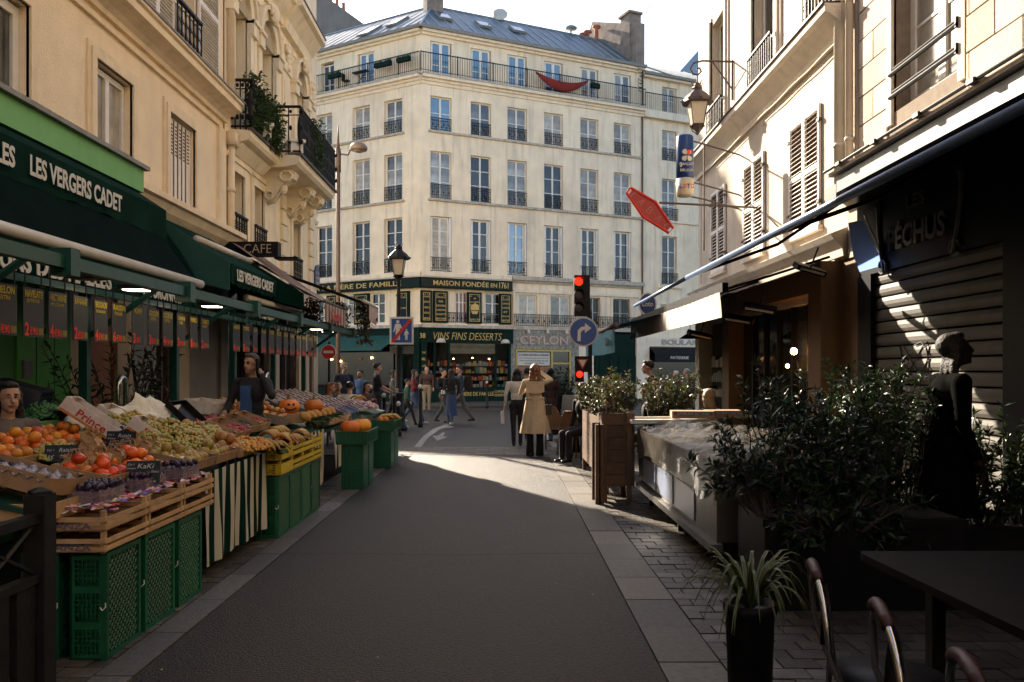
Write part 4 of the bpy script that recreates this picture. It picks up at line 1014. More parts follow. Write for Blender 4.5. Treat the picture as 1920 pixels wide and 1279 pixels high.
mb = iron_run(P2(13.95, -.36), P2(15.6, -.36), 5.85, .86); m2 = iron_run(P2(13.95, 0), P2(13.95, -.36), 5.85, .86); mb.add(m2.v, m2.f)
mb.build('balcony_railing', iron, fb)
mb = iron_run(P2(15.6, -.80), P2(18.8, -.80), 5.87, .92); m2 = iron_run(P2(15.6, -.36), P2(15.6, -.80), 5.87, .92, .16); mb.add(m2.v, m2.f); m2 = iron_run(P2(18.8, 0), P2(18.8, -.80), 5.87, .92); mb.add(m2.v, m2.f)
mb.build('balcony_railing', iron, fb)
def ivy(lab, u0, u1, d, z0, z1, n=1500, seed=1):
    rg = np.random.default_rng(seed); pts = []
    for _ in range(n):
        u = rg.uniform(u0, u1); t = rg.random(); z = z0 + (z1 - z0) * t
        bulge = .10 + .13 * math.sin((u - u0) / (u1 - u0) * math.pi) * (0.4 + math.sin(t * 3))
        pts.append((np.array([XL - d + rg.uniform(-.22, bulge * .7), u, z + .12 * math.sin(u * 9) * (t > .8)]), np.array([1.0, -.5, .2])))
    me = leaf_mesh(pts, .10, rg, .8, .5, 'plant'); me.materials.append(leaf_mid)
    o = bpy.data.objects.new('balcony_plant', me); COL.objects.link(o)
    tag(o, lab, 'plant', 'plants growing through the ornate balcony')
ivy('bushy green plant on the near balcony stretch closest to the drain pipe', 13.95, 14.6, -.42, 5.85, 6.80, 900, 2)
ivy('bushy green plant on the middle of the ornate balcony', 14.95, 15.5, -.42, 5.8, 6.75, 800, 3)
ivy('small green plant on the projecting end of the ornate balcony', 16.5, 17.3, -.82, 5.9, 6.9, 500, 4)
for k, (u, d) in enumerate(((14.8, -.30), (15.85, -.62))):
    mb = MB(); M = LF @ T(u, d, 6.0) @ Matrix.Rotation(.5, 4, 'Z')
    mb.box((-.30, -.16, .1), (.30, .16, .16), M); mb.box((-.25, -.12, -.1), (.25, .12, .1), M)
    tag(mb.build('white_balcony_box', white_paint), ['pale box tucked between the two bushy balcony plants', 'pale folded item behind the iron end panel of the balcony'][k], 'box')
# street plaque
t = thing('street_name_plaque', 'blue arched street name plaque on the corner pilaster', 'sign', (XL + .1, 19.95, 4.0))
mb = MB(); mb.box((19.72, -.125, 3.72), (20.2, -.095, 4.12), LF); mb.prism([(19.78 + .36 * (1 - math.cos(math.pi * i / 8)) / 2, 4.12 + .14 * math.sin(math.pi * i / 8)) for i in range(9)], -.125, -.095, 1, LF)
plaque_blue = mat('enamel_blue', (.012, .035, .16), .3, .1, 6, 0)
mb.build('plate', plaque_blue, t)
for k, s_ in enumerate(('9e Arr.', 'RUE', 'CADET')): text(s_, t, LF, 19.96, 4.06 - k * .13, [.25, .2, .32][k], .08, letter_w, -.13, .01)
# roofs to close the left block (they cast the big shadow)
mb = MB(); mb.prism([(0, 16), (-.0, 16.0), (2.2, 18.0), (8, 18.0), (8, 16)], -60, 13.6, 0, LF); mb.build('roof', zinc, lb)
mb = MB(); mb.prism([(-.02, 13.4), (1.6, 14.8), (8.9, 14.8), (9, 13.4)], 13.64, 20.28, 0, LF); mb.build('roof', zinc, fb)

# ---- ground floor of the left side, behind the stalls
g = thing('greengrocer_shopfront', 'bright green greengrocer shopfront with light green fascia board', 'shopfront', (XL, 7, 0))
mb = MB(); mb.box((-4, -.30, 3.84), (9.95, -.0, 4.12), LF); mb.build('fascia', lime, g)
mb = MB(); mb.box((-4, -.36, 4.12), (10.0, .0, 4.17), LF); mb.build('fascia_cap', zinc_edge, g)
mb = MB(); mb.box((-4, -.26, 3.5), (9.93, -.01, 3.84), LF); mb.build('awning_box', cloth_green, g)
mb = MB(); mb.box((4, -.10, 0), (7.65, -.01, 3.5), LF); mb.build('door', lime_door, g)
for u in (7.66, 7.98, 8.3): MB().box((u, -.12, 0), (u + .30, -.01, 3.5), LF).build('panel', mat('green_panel_light', (.07, .32, .05), .5, .08, 4, .05), g)
MB().box((7.72, -.15, 1.55), (7.86, -.12, 1.72), LF).build('keypad', mat('keypad_grey', (.12, .12, .13), .4, .1, 10, 0), g)
blk = thing('left_ground_floor', 'mixed stone, wood and steel doors behind the fruit stalls', 'wall', (XL, 11, 0))
stone_w = mat('pale_door_stone', (.50, .40, .28), .85, .1, 3, .2, streak=.3)
for u0, u1, d, m, nm in ((8.62, 9.1, -.06, stone_w, 'pillar'), (9.1, 9.75, -.02, mat('varnished_door', (.26, .09, .02), .4, .25, 3, .1), 'door'), (9.75, 10.15, -.07, stone_w, 'pillar'),
                      (10.15, 10.9, -.04, mat('grey_blue_panel', (.20, .21, .22), .5, .1, 3, .05), 'panel'), (11.5, 12.0, -.06, stone_w, 'pillar'), (12.0, 13.3, -.03, mat('roller_door_grey', (.18, .155, .125), .5, .12, 4, .05), 'roller_door'),
                      (13.3, 13.62, -.08, mat('taupe_pillar', (.24, .21, .18), .7, .1, 3, .1), 'pillar'), (16.05, 16.75, -.08, stone_w, 'pillar'), (18.35, 19.3, -.08, stone_w, 'pillar'), (19.85, 20.28, -.06, stone_w, 'pillar')):
    MB().box((u0, d, 0), (u1, -.005, 3.5), LF).build(nm, m, blk)
for u0, u1 in ((10.9, 11.5), (13.64, 16.05), (16.75, 18.35), (19.3, 19.85)):
    MB().box((u0, .10, 0), (u1, .14, 3.4), LF).build('shop_window_glass', glass_dark, blk)
    for q in (u0 + .02, (u0 + u1) / 2, u1 - .08): MB().box((q, .02, 0), (q + .05, .10, 3.4), LF).build('window_frame', iron_brown, blk)
mb = MB(); mb.box((-60, .2, 0), (13.6, .29, 3.5), LF); mb.box((13.6, .2, 0), (20.2, .29, 3.5), LF); mb.box((-14, -.02, 3.4), (20.28, .2, 3.56), LF); mb.build('lintel', stone_w, blk)

# ================================================================== RIGHT BUILDINGS (facade x = 5.2, u = -y)
RF = FRM((XR, 0, 0), (0, -1, 0), (1, 0, 0))
def ry(y0, y1): return (-max(y0, y1), -min(y0, y1))
rb = thing('right_far_building', 'sunlit stone building with three louvred shutters and a lantern on its wall', 'building', (XR, 16, 0))
# shutters: (y near, y far, z0, z1)
def ryz(px, py, X=XR): Y = X * F / (px - CX); return Y, H - (py - HY) * Y / F
sh_specs = [(1484, 1541, 4.02, 6.0), (1397, 1435, 4.02, 6.0), (1336, 1362, 4.02, 6.0)]
r_ops = []
up = [(1420, 1440), (1395, 1415)]
up_ops = [(-19.9, -18.6, 7.35, 10.2), (-16.55, -15.1, 7.35, 10.2), (-13.5, -12.1, 7.35, 10.2)]
mb = MB(); wall(mb, RF, -21.3, -11.95, 3.3, 16, up_ops, .25)
mb.poly([(-21.3, 0, 0), (-21.3, 8, 0), (-21.3, 8, 16), (-21.3, 0, 16)], RF); mb.poly([(-21.3, 0, 16), (-21.3, 8, 16), (-11.95, 8, 16), (-11.95, 0, 16)], RF)
mb.build('wall', right_stone, rb)
mb = MB(); mb.box((-21.2, .3, 0), (-8, .34, 15.9), RF); mb.build('dark_interior', shop_dark, rb)
for k, (xa, xb, z0, z1) in enumerate(sh_specs):
    ya = XR * F / (xa - CX); yb = XR * F / (xb - CX); c = -(ya + yb) / 2; w = (ya - yb) / 2
    louvre(rb, RF, c - w, c - .004, z0, z1, -.055, .045, white_shutter, True, .075, 40); louvre(rb, RF, c + .004, c + w, z0, z1, -.055, .045, white_shutter, True, .075, 40)
    mb = MB(); mb.box((c - w - .06, -.09, z0 - .10), (c + w + .06, 0, z0 - .02), RF); mb.build('sill', right_trim, rb)
    mb = MB(); mb.box((c - w - .0, -.004, z0), (c + w, -.001, z1), RF); mb.build('slat_gap_shade', mat('brown_gap_shade', (.10, .05, .035), .8, .1, 5, 0), rb)  # added dark sheet, shade between the slats put into its colour
    for zz in (z0 + .35, z1 - .3):
        for sx in (-1, 1): MB().box((c + sx * w - .05, -.075, zz), (c + sx * w + .05, -.03, zz + .05), RF).build('hinge', iron_brown, rb)
mb = MB()
mb.prism([(0, 6.70), (-.06, 6.70), (-.08, 6.80), (-.20, 6.92), (-.30, 7.0), (-.38, 7.03), (-.38, 7.15), (0, 7.20)], -21.4, -11.97, 0, RF)
mb.build('cornice', right_trim, rb)
mb = MB(); mb.box((-21.45, -.42, 7.15), (-11.97, 0, 7.18), RF); mb.build('lead_flashing', iron_brown, rb)
mb = MB(); mb.tube([(XR - .10, y, 6.66 + .012 * math.cos(y * 4)) for y in [12.2 + .3 * i for i in range(31)]], .012, 5); mb.build('cable', cream_trim, rb)
mb = MB()
for a, b, z0, z1 in up_ops:
    for p, q in ((.22, .04), (.12, .08)): mb.box((a - p, -q, 7.2), (a, 0, z1 + p), RF); mb.box((b, -q, 7.2), (b + p, 0, z1 + p), RF)
    mb.build('window_surround', right_trim, rb); mb = MB()
for a, b, z0, z1 in up_ops:
    window(rb, RF, (a + b) / 2, z0, b - a - .04, z1 - z0, .20, 2, (.35,), glass_dark); ornate_guard(rb, RF, (a + b) / 2, 7.22, b - a, .85, -.14)
mb = MB(); mb.prism([(0, 3.35), (-.10, 3.35), (-.12, 3.48), (-.24, 3.60), (-.30, 3.68), (0, 3.80)], -21.4, -11.97, 0, RF); mb.build('ledge', right_trim, rb)
# shop sign band on the sunlit wall
mb = MB(); mb.box((-20.8, -.10, 2.75), (-12.3, -.005, 3.33), RF); mb.build('sign_band', mat('pale_sign_band', (.52, .47, .42), .6, .06, 3, .05), rb)
text('Le Cadet Bistro', rb, RF, -13.6, 3.05, 1.9, .34, mat('grey_script_letters', (.16, .14, .13), .4, .1, 10, 0), -.12, .02, .3, extrude=.05)
text('TABAC', rb, RF, -19.6, 3.02, .9, .30, mat('brown_letters', (.12, .07, .05), .4, .1, 10, 0), -.14, .02, extrude=.05)
# end wall plaque
mb = MB(); mb.tube([(XR + .02, 21.0, 3.9), (XR + .02, 21.0, 6.7)], .05, 8); mb.build('drain_pipe', right_trim, rb)

rn = thing('right_near_building', 'near right building of large jointed stone blocks above the dark awning', 'building', (XR, 8, 0))
n_ops = [(-10.6, -9.05, 5.05, 7.6), (-7.6, -6.1, 5.05, 7.6), (-4.6, -3.2, 5.05, 7.6)]
mb = MB(); wall(mb, RF @ T(0, -.01, 0), -11.93, 60, 3.2, 16, n_ops, .35); mb.box((-11.93, .5, 0), (60, 8, 16), RF); mb.build('wall', joint, rn)
# stone blocks, each its own piece, recessed joints
def blocks(parent, Fm, u0, u1, z0, z1, ops, bw, bh, pr=-.035, seed=1):
    rg = random.Random(seed); z = z0; j = 0
    while z < z1 - .05:
        u = u0 - (bw * .5 if j % 2 else 0); h = min(bh, z1 - z)
        while u < u1 - .02:
            a, b = max(u, u0), min(u + bw, u1)
            segs = [(a, b)]
            for oa, ob, oz0, oz1 in ops:
                if oz0 < z + h * .5 < oz1:
                    ns = []
                    for p, q in segs:
                        if q <= oa or p >= ob: ns.append((p, q)); continue
                        if p < oa: ns.append((p, oa))
                        if q > ob: ns.append((ob, q))
                    segs = ns
            for p, q in segs:
                if q - p > .06: MB().box((p + .011, pr - rg.uniform(0, .006), z + .011), (q - .011, -.012, z + h - .011), Fm).build('stone', ashlar, parent)
            u += bw
        z += bh; j += 1
blocks(rn, RF, -11.6, -5.6, 4.75, 8.1, [(-10.75, -8.9, 4.9, 7.8), (-7.75, -5.95, 4.9, 7.8)], .92, .41)
mb = MB(); mb.box((-5.6, -.045, 4.75), (60, -.012, 16), RF); mb.box((-11.6, -.045, 8.12), (-5.6, -.012, 16), RF); mb.box((-11.92, -.05, 3.3), (-11.62, -.012, 16), RF); mb.build('upper_wall', ashlar, rn)
for a, b, z0, z1 in n_ops[:2]:
    mb = MB(); mb.box((a - .14, -.05, z0 - .15), (a, .02, z1 + .15), RF); mb.box((b, -.05, z0 - .15), (b + .14, .02, z1 + .15), RF); mb.box((a, -.05, z1), (b, .02, z1 + .15), RF); mb.build('window_surround', right_trim, rn)
    window(rn, RF, (a + b) / 2, z0, b - a, z1 - z0, .24, 2, (.42,), glass_curtain, fw=.12, mull=.16)
    for zz in (5.55, 5.25):
        mb = MB(); mb.tube([RF @ Vector((a - .02, -.06, zz)), RF @ Vector((b + .02, -.06, zz))], .028, 6); mb.tube([RF @ Vector((a - .02, -.03, zz + .07)), RF @ Vector((b + .02, -.03, zz + .07))], .018, 6); mb.box((b - .01, -.08, zz - .03), (b + .02, .0, zz + .09), RF); mb.build('guard_bar', iron, rn)
# double drain pipes between the two buildings
for y, r, m in ((12.05, .085, cream_metal), (11.72, .055, right_trim)):
    mb = MB(); mb.tube([(XR - .12, y, 4.35), (XR - .12, y, 16)], r, 12)
    for z in (5.0, 7.4, 8.0): mb.tube([(XR - .12, y, z), (XR - .12, y, z + .05)], r + .015, 12)
    mb.build('drain_pipe', m, rn, True)
mb = MB(); mb.box((XR - .26, 11.85, 4.2), (XR, 12.25, 4.40)); mb.build('pipe_hopper', iron_brown, rn)
# shop below: dark fascia, letters, roller shutter of slats
ps = thing('closed_shop_front', 'dark shuttered shopfront lettered LES PECHUS under the awning', 'shopfront', (XR, 9, 0))
dark_fascia = mat('charcoal_fascia', (.006, .006, .008), .5, .3, 4, .05, ior=1.2)
mb = MB(); mb.box((-11.35, -.14, 2.95), (40, -.02, 4.3), RF); mb.build('fascia', dark_fascia, ps)
mb = MB(); mb.box((-11.35, -.16, 0), (-10.95, -.02, 2.95), RF); mb.box((-8.05, -.16, 0), (40, -.02, 2.95), RF); mb.build('wall', dark_fascia, ps)
faint = mat('dull_grey_letters', (.06, .055, .052), .5, .1, 10, 0)
text('LES', ps, RF, -9.75, 3.72, .42, .17, faint, -.16, .02, extrude=.05); text('PÉCHUS', ps, RF, -9.75, 3.35, 1.35, .36, faint, -.16, .03, extrude=.05)
for sx in (-1, 1):
    mb = MB(); pts = [(sx * (.80 + .18 * math.sin(t * 1.9)), .62 * (t - .5) * 1.6) for t in [i / 10 for i in range(11)]]
    mb.tube([RF @ Vector((-9.75 + a, -.16, 3.42 + b)) for a, b in pts], [.03] * 9 + [.05, .01], 6)
    mb.tube([RF @ Vector((-9.75 + sx * (.85 + .1 * math.cos(q)), -.16, 3.0 + .09 * math.sin(q))) for q in [j * .7 for j in range(9)]], .022, 6); mb.build('flourish', faint, ps)
slat_m = mat('roller_slat', (.095, .085, .07), .6, .12, 3, .05, metal=.1, streak=.2)
rs = MB().box((-10.95, -.10, 0.02), (-8.05, -.04, .10), RF).build('roller_shutter', slat_m, ps)
k = MB(); k.prism([(0, .006), (-.02, .012), (-.034, .05), (-.036, .10), (-.024, .15), (0, .158)], -1.45, 1.45, 0); sm = k.mesh('slat', slat_m)
for i in range(17): inst('slat', sm, rs, RF @ T(-9.5, -.06, .10 + i * .168))
mb = MB(); mb.tube([RF @ Vector((-9.9 + .35 * math.sin(t * 2.1) , -.10, 1.75 + .22 * math.sin(t * 3.3 + 1))) for t in [i * .22 for i in range(26)]], .008, 4); mb.build('scrawl', faint, rs)
# wooden pillars and arcade of the brasserie
br = thing('brasserie_shop', 'brasserie ground floor with tan pillars and dark glazing under the awning', 'shopfront', (XR, 15, 0))
tan = mat('tan_pillar_render', (.24, .15, .085), .8, .1, 2.5, .15, streak=.2)
for y0, y1, m in ((12.2, 12.7, tan), (17.2, 17.7, tan), (19.8, 20.2, cream_trim)):
    MB().box((XR - .35, y0, 0), (XR + .0, y1, 3.3)).build('pillar', m, br)
MB().box((XR - .34, 12.72, 2.85), (XR - .02, 21.2, 3.25)).build('lintel', tan, br); MB().box((XR - .02, 11.4, 0), (XR, 12.19, 3.3)).build('wall', tan, br)
for y0, y1 in ((12.7, 17.2), (17.7, 19.8), (20.2, 21.2)):
    MB().box((XR - .02, y0, 0), (XR + .02, y1, 3.2)).build('shop_window_glass', glass_dark, br)
    n = int((y1 - y0) / .75)
    for i in range(1, n): MB().box((XR - .07, y0 + i * (y1 - y0) / n - .04, 0), (XR - .02, y0 + i * (y1 - y0) / n + .04, 3.2)).build('window_frame', black_plastic, br)
mb = MB(); mb.ball((0, 0, 0), .06, 8, 6, T(XR - .25, 13.6, 1.95)); mb.build('light_bulb', warm, br)
mb = MB(); mb.ball((0, 0, 0), .035, 8, 6, T(XR - .25, 13.9, 1.7)); mb.build('light_bulb', warm, br)
# menu frames and books behind the glass
rg = random.Random(21); mb = MB()
for y0, y1 in ((17.8, 19.7),):
    for z in (1.0, 1.35, 1.7): 
        y = y0
        while y < y1: w_ = rg.uniform(.08, .25); mb.box((XR - .10, y, z), (XR - .04, y + w_, z + rg.uniform(.15, .28))); y += w_ + .05
tag(mb.build('window_display', island_mat('window_goods', [(.2, .15, .1), (.12, .2, .12), (.3, .1, .06), (.35, .3, .2)], .5)), 'small frames and boxes standing in the brasserie window', 'goods', kind='stuff')

# street goes on behind the camera; unseen house added to block sky light
mb = MB(); mb.box((-8, -70, 0), (9, -60, 17)); se = thing('sky_blocking_house', 'unseen cream house added far behind the viewer to block sky light', 'building', (0, -60, 0)); mb.build('wall', beige, se)
# ================================================================== LEFT STALLS
def loft_box(name, m, x0, x1, y0, y1, z0, z1, parent=None): return MB().box((x0, y0, z0), (x1, y1, z1)).build(name, m, parent)
# ---- green plastic crates standing on end: 0.21 wide (x), 0.42 deep (y), 0.6 tall
def crate_parts():
    w, l, h = .21, .425, .60; t = .016; out = {}
    b = MB(); b.box((-w / 2, -l / 2, 0), (-w / 2 + t, l / 2, h))                      # back (the crate's rim side, hidden)
    b.box((-w / 2 + t, -l / 2, 0), (w / 2 - .03, l / 2, t)); b.box((-w / 2 + t, -l / 2, h - t), (w / 2 - .03, l / 2, h))
    for y in (-l / 2 + .004, l / 2 - .018): b.box((-w / 2 + t, y, t), (w / 2 - .03, y + .012, h - t)) if y > 0 else None
    out['body'] = b.mesh('body', crate_green)
    # side facing the street: rim and diagonal lattice over a panel coloured as the shade in its holes
    f = MB(); x = w / 2
    f.box((x - .03, -l / 2, 0), (x, -l / 2 + .03, h)); f.box((x - .03, l / 2 - .03, 0), (x, l / 2, h)); f.box((x - .03, -l / 2 + .03, 0), (x, l / 2 - .03, .03)); f.box((x - .03, -l / 2 + .03, h - .03), (x, l / 2 - .03, h))
    out['rim'] = f.mesh('rim', crate_green); f = MB(); f.box((x - .026, -l / 2 + .03, .03), (x - .022, l / 2 - .03, h - .03)); out['hole_shade'] = f.mesh('hole_shade', crate_dark)
    d = MB(); W, Hh = l - .06, h - .06
    for s in (1, -1):
        c = -Hh
        while c < W + Hh:
            # line y = c + s*z clipped to the panel
            pts = []
            for z in (0, Hh):
                y = c + (z if s > 0 else (Hh - z))
                pts.append([y, z])
            (ya, za), (yb, zb) = pts
            def clip(ya, za, yb, zb):
                for lim, side in ((0, 1), (W, -1)):
                    if (ya - lim) * side < 0 and (yb - lim) * side < 0: return None
                    if (ya - lim) * side < 0: t = (lim - ya) / (yb - ya); ya, za = lim, za + (zb - za) * t
                    if (yb - lim) * side < 0: t = (lim - ya) / (yb - ya); yb, zb = lim, za + (zb - za) * t
                return ya, za, yb, zb
            r = clip(ya, za, yb, zb)
            if r and abs(r[3] - r[1]) > .02:
                d.tube([(x - .015, r[0] - W / 2, r[1] + .03), (x - .015, r[2] - W / 2, r[3] + .03)], .0072, 4, caps=False)
            c += .045
    out['lattice'] = d.mesh('lattice', crate_green)
    # end facing the camera: three recessed grilles
    e = MB(); y = -l / 2
    e.box((-w / 2, y - .0, 0), (-w / 2 + .03, y + .02, h)); e.box((w / 2 - .045, y, 0), (w / 2 - .0301, y + .02, h))
    for z0, z1 in ((0, .035), (.175, .215), (.375, .415), (.565, .60)): e.box((-w / 2 + .03, y, z0), (w / 2 - .045, y + .02, z1))
    e.box((-w / 2 + .03, y + .045, 0), (w / 2 - .045, y + .05, h))
    for k in range(3):
        z0 = .035 + k * .2
        for i in range(5): zz = z0 + .02 + i * .026; e.box((-w / 2 + .03, y + .006, zz), (w / 2 - .045, y + .016, zz + .007))
        for i in range(5): xx = -w / 2 + .045 + i * .024; e.box((xx, y + .004, z0), (xx + .006, y + .014, z0 + .14))
    out['end_grille'] = e.mesh('end_grille', crate_green)
    k = MB(); k.tube([(w / 2 - .036, y - .004, .30), (w / 2 - .020, y - .012, .285), (w / 2 - .006, y - .004, .30), (w / 2 - .006, y - .004, .325)], .004, 5); out['clip'] = k.mesh('clip', white_paint)
    return out
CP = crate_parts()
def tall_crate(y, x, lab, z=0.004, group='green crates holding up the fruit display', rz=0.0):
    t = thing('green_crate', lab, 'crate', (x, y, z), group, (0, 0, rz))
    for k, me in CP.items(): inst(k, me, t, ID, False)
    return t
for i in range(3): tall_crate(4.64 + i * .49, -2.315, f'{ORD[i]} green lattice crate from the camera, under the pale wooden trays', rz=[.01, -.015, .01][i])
for i in range(4): tall_crate(7.86 + i * .435, -2.265, f'{ORD[i]} green lattice crate under the yellow boxes, counted from the camera', rz=rnd.uniform(-.015, .015))
for i in range(3): tall_crate(4.64 + i * .49, -2.58, 'dark green crate in the hidden row behind the three lattice crates', group='crates behind the front row')
# supporting trestle tables hidden under the goods
def trestle(lab, x0, x1, y0, y1, zf, zb):
    t = thing('display_table', lab, 'table', ((x0 + x1) / 2, (y0 + y1) / 2, 0))
    mb = MB(); mb.poly([(x1, y0, zf), (x1, y1, zf), (x0, y1, zb), (x0, y0, zb)]); mb.poly([(x1, y0, zf - .03), (x0, y0, zb - .03), (x0, y1, zb - .03), (x1, y1, zf - .03)])
    mb.poly([(x1, y0, zf - .03), (x1, y1, zf - .03), (x1, y1, zf), (x1, y0, zf)]); mb.poly([(x1, y0, zf - .03), (x1, y0, zf), (x0, y0, zb), (x0, y0, zb - .03)]); mb.poly([(x1, y1, zf - .03), (x0, y1, zb - .03), (x0, y1, zb), (x1, y1, zf)])
    mb.build('tabletop', frame_green, t)
    for x, z in ((x0 + .05, zb), (x1 - .05, zf)):
        for y in (y0 + .1, y1 - .1): MB().box((x - .02, y - .02, 0.004), (x + .02, y + .02, z - .035)).build('leg', frame_green, t)
    return t
SZ = lambda x: .41 - .2 * x                       # height of the sloping display, x negative
trestle('green trestle under the near fruit boxes', -4.0, -2.52, 4.25, 7.4, SZ(-2.52) - .04, SZ(-4.0) - .04)
trestle('green trestle under the middle fruit boxes behind the striped cloth', -4.0, -2.27, 7.45, 9.55, SZ(-2.27) - .04, SZ(-4.0) - .04)
trestle('green trestle under the far fruit boxes and pumpkins', -4.0, -2.45, 10.2, 16.4, .80, 1.10)
def stall(px, py, dz=0.0, a=.41, b=.2):
    r = (px - CX) / F; q = (py - HY) / F; Y = (H - a - dz) / (q - b * r); return r * Y, Y, H - q * Y
# ---- pale wooden trays in two tiers with slatted fronts
def wood_tray(lab, x0, x1, y0, y1, z0, h, m=wood_pale, group=None, end_text=None, name='wooden_tray', slots=2, tm=None):
    t = thing(name, lab, 'tray', ((x0 + x1) / 2, (y0 + y1) / 2, z0), group)
    for k in range(slots):
        zz = z0 + .012 + k * (h - .02) / slots; hh = (h - .02) / slots * .62 if slots > 1 else h - .03
        MB().box((x1 - .008, y0, zz), (x1, y1, zz + hh)).build('slat', m, t); MB().box((x0, y0, zz), (x0 + .008, y1, zz + hh)).build('slat', m, t)
        MB().box((x0 + .008, y0, zz), (x1 - .008, y0 + .008, zz + hh)).build('slat', m, t); MB().box((x0 + .008, y1 - .008, zz), (x1 - .008, y1, zz + hh)).build('slat', m, t)
    for x in (x0 + .01, x1 - .034):
        for y in (y0 + .009, y1 - .033): MB().box((x, y, z0), (x + .024, y + .024, z0 + h + .012)).build('corner_post', m, t)
    MB().box((x0 + .009, y0 + .009, z0 + .004), (x1 - .009, y1 - .009, z0 + .010)).build('base', m, t)
    if end_text: text(end_text, t, FRM((0, y0, 0), (1, 0, 0), (0, 1, 0)), (x0 + x1) / 2, z0 + h * .32, (x1 - x0) * .62, .032, tm or mat('faded_ink', (.10, .09, .16), .6, .1, 10, 0), -.002, .01)
    return t
ytr = [4.38, 4.93, 5.47, 6.02]
for k in range(3):
    for lv in range(2):
        wood_tray(f'{ORD[k]} pale wooden tray from the camera, {"upper" if lv else "lower"} tier, above the green lattice crates', -2.62, -2.19, ytr[k], ytr[k + 1] - .01, .612 + lv * .118, .105, group='pale wooden trays in two tiers', end_text='BLANZA' if k == 0 else None)
# bright fruit papers lining the upper trays
paper_m = island_mat('printed_papers', [(.62, .10, .12), (.7, .62, .58), (.55, .05, .10), (.65, .35, .42), (.15, .12, .45), (.6, .45, .1)], .35)
mb = MB(); rg = random.Random(4)
for k in range(3):
    for i in range(150):
        x = rg.uniform(-2.58, -2.23); y = rg.uniform(ytr[k] + .04, ytr[k + 1] - .05); z = .835 + rg.uniform(-.01, .03); a = rg.uniform(0, 3.1); l = rg.uniform(.02, .05); w = .010
        c, s_ = math.cos(a), math.sin(a); mb.add([(x - c * l - s_ * w, y - s_ * l + c * w, z), (x + c * l - s_ * w, y + s_ * l + c * w, z + .012), (x + c * l + s_ * w, y + s_ * l - c * w, z + .006), (x - c * l + s_ * w, y - s_ * l - c * w, z)], [(0, 1, 2, 3)])
tag(mb.build('crumpled_papers', paper_m), 'crumpled red and white printed papers lining the wooden trays', 'paper', kind='stuff')

# ---- fruit meshes
def fruit_mesh(name, m, r=(1, 1, 1), stem=None, n=12, k=8, ribs=0):
    mb = MB(); mb.use(m); mb.ball((0, 0, 0), r, n, k)
    if ribs:
        mb.v = [(v[0] * (1 - .09 * abs(math.cos(ribs / 2 * math.atan2(v[1], v[0])))), v[1] * (1 - .09 * abs(math.cos(ribs / 2 * math.atan2(v[1], v[0])))), v[2] * (1 - .22 * max(0, 1 - math.hypot(v[0], v[1]) / (.5 * r[0])))) for v in mb.v]
    if stem:
        mb.use(stem[0]); mb.lathe([(r[0] * .42, r[2] * .88), (r[0] * .2, r[2] * .97), (r[0] * .1, r[2] * 1.12 * stem[1]), (r[0] * .08, r[2] * 1.2 * stem[1])], 5)
    return mb.mesh(name, None, True)
def fm(name, c, rough=.4, c2=None, **k): return vary(mat(name, c, rough, .15, 9, .12, col2=c2, **k), .62, 1.15, .018)
orange_m = fm('orange_peel', (.62, .15, .010), .45, (.68, .22, .02)); kaki_m = fm('persimmon_skin', (.70, .085, .012), .22, (.78, .15, .02)); leafdry = mat('dry_calyx', (.12, .10, .03), .8, .2, 10, .1)
plum_m = fm('plum_skin', (.014, .008, .022), .3, (.05, .025, .06)); mango_m = fm('green_fig_skin', (.36, .30, .05), .45, (.34, .15, .05)); brown_m = fm('brown_pear_skin', (.30, .14, .035), .5, (.40, .22, .06))
apple_m = fm('apple_skin', (.50, .10, .03), .3, (.60, .42, .10)); tomato_m = fm('tomato_skin', (.55, .02, .012), .2, (.62, .05, .02)); beet_m = fm('purple_skin', (.07, .012, .03), .4, (.14, .03, .04)); pump_m = fm('pumpkin_skin', (.68, .19, .015), .5, (.74, .27, .03))
FR = {
 'orange': fruit_mesh('orange', orange_m, (.042, .042, .038)), 'persimmon': fruit_mesh('persimmon', kaki_m, (.044, .044, .036), (leafdry, .85)), 'plum': fruit_mesh('plum', plum_m, (.021, .021, .026), None, 9, 6),
 'pear': fruit_mesh('pear', mango_m, (.036, .036, .042)), 'brown_pear': fruit_mesh('brown_pear', brown_m, (.044, .044, .05)), 'apple': fruit_mesh('apple', apple_m, (.04, .04, .036), (leafdry, .8)),
 'tomato': fruit_mesh('tomato', tomato_m, (.046, .046, .038), (leafdry, .8)), 'beetroot': fruit_mesh('beetroot', beet_m, (.05, .05, .047)), 'pumpkin': fruit_mesh('pumpkin', pump_m, (.15, .15, .11), (mat('pumpkin_stalk', (.16, .11, .04), .8, .2, 10, .2), 1.25), 24, 12, 10),
}
def put(kind, p, lab, group, rot=True, sc=1.0, nm=None, cat=None):
    o = bpy.data.objects.new(nm or kind, FR[kind]); COL.objects.link(o); o.location = p
    if rot: o.rotation_euler = (rnd.uniform(-.5, .5), rnd.uniform(-.5, .5), rnd.uniform(0, 6))
    s = sc * rnd.uniform(.9, 1.1); o.scale = (s, s, s)
    return tag(o, lab, cat or kind.replace('_', ' '), group)
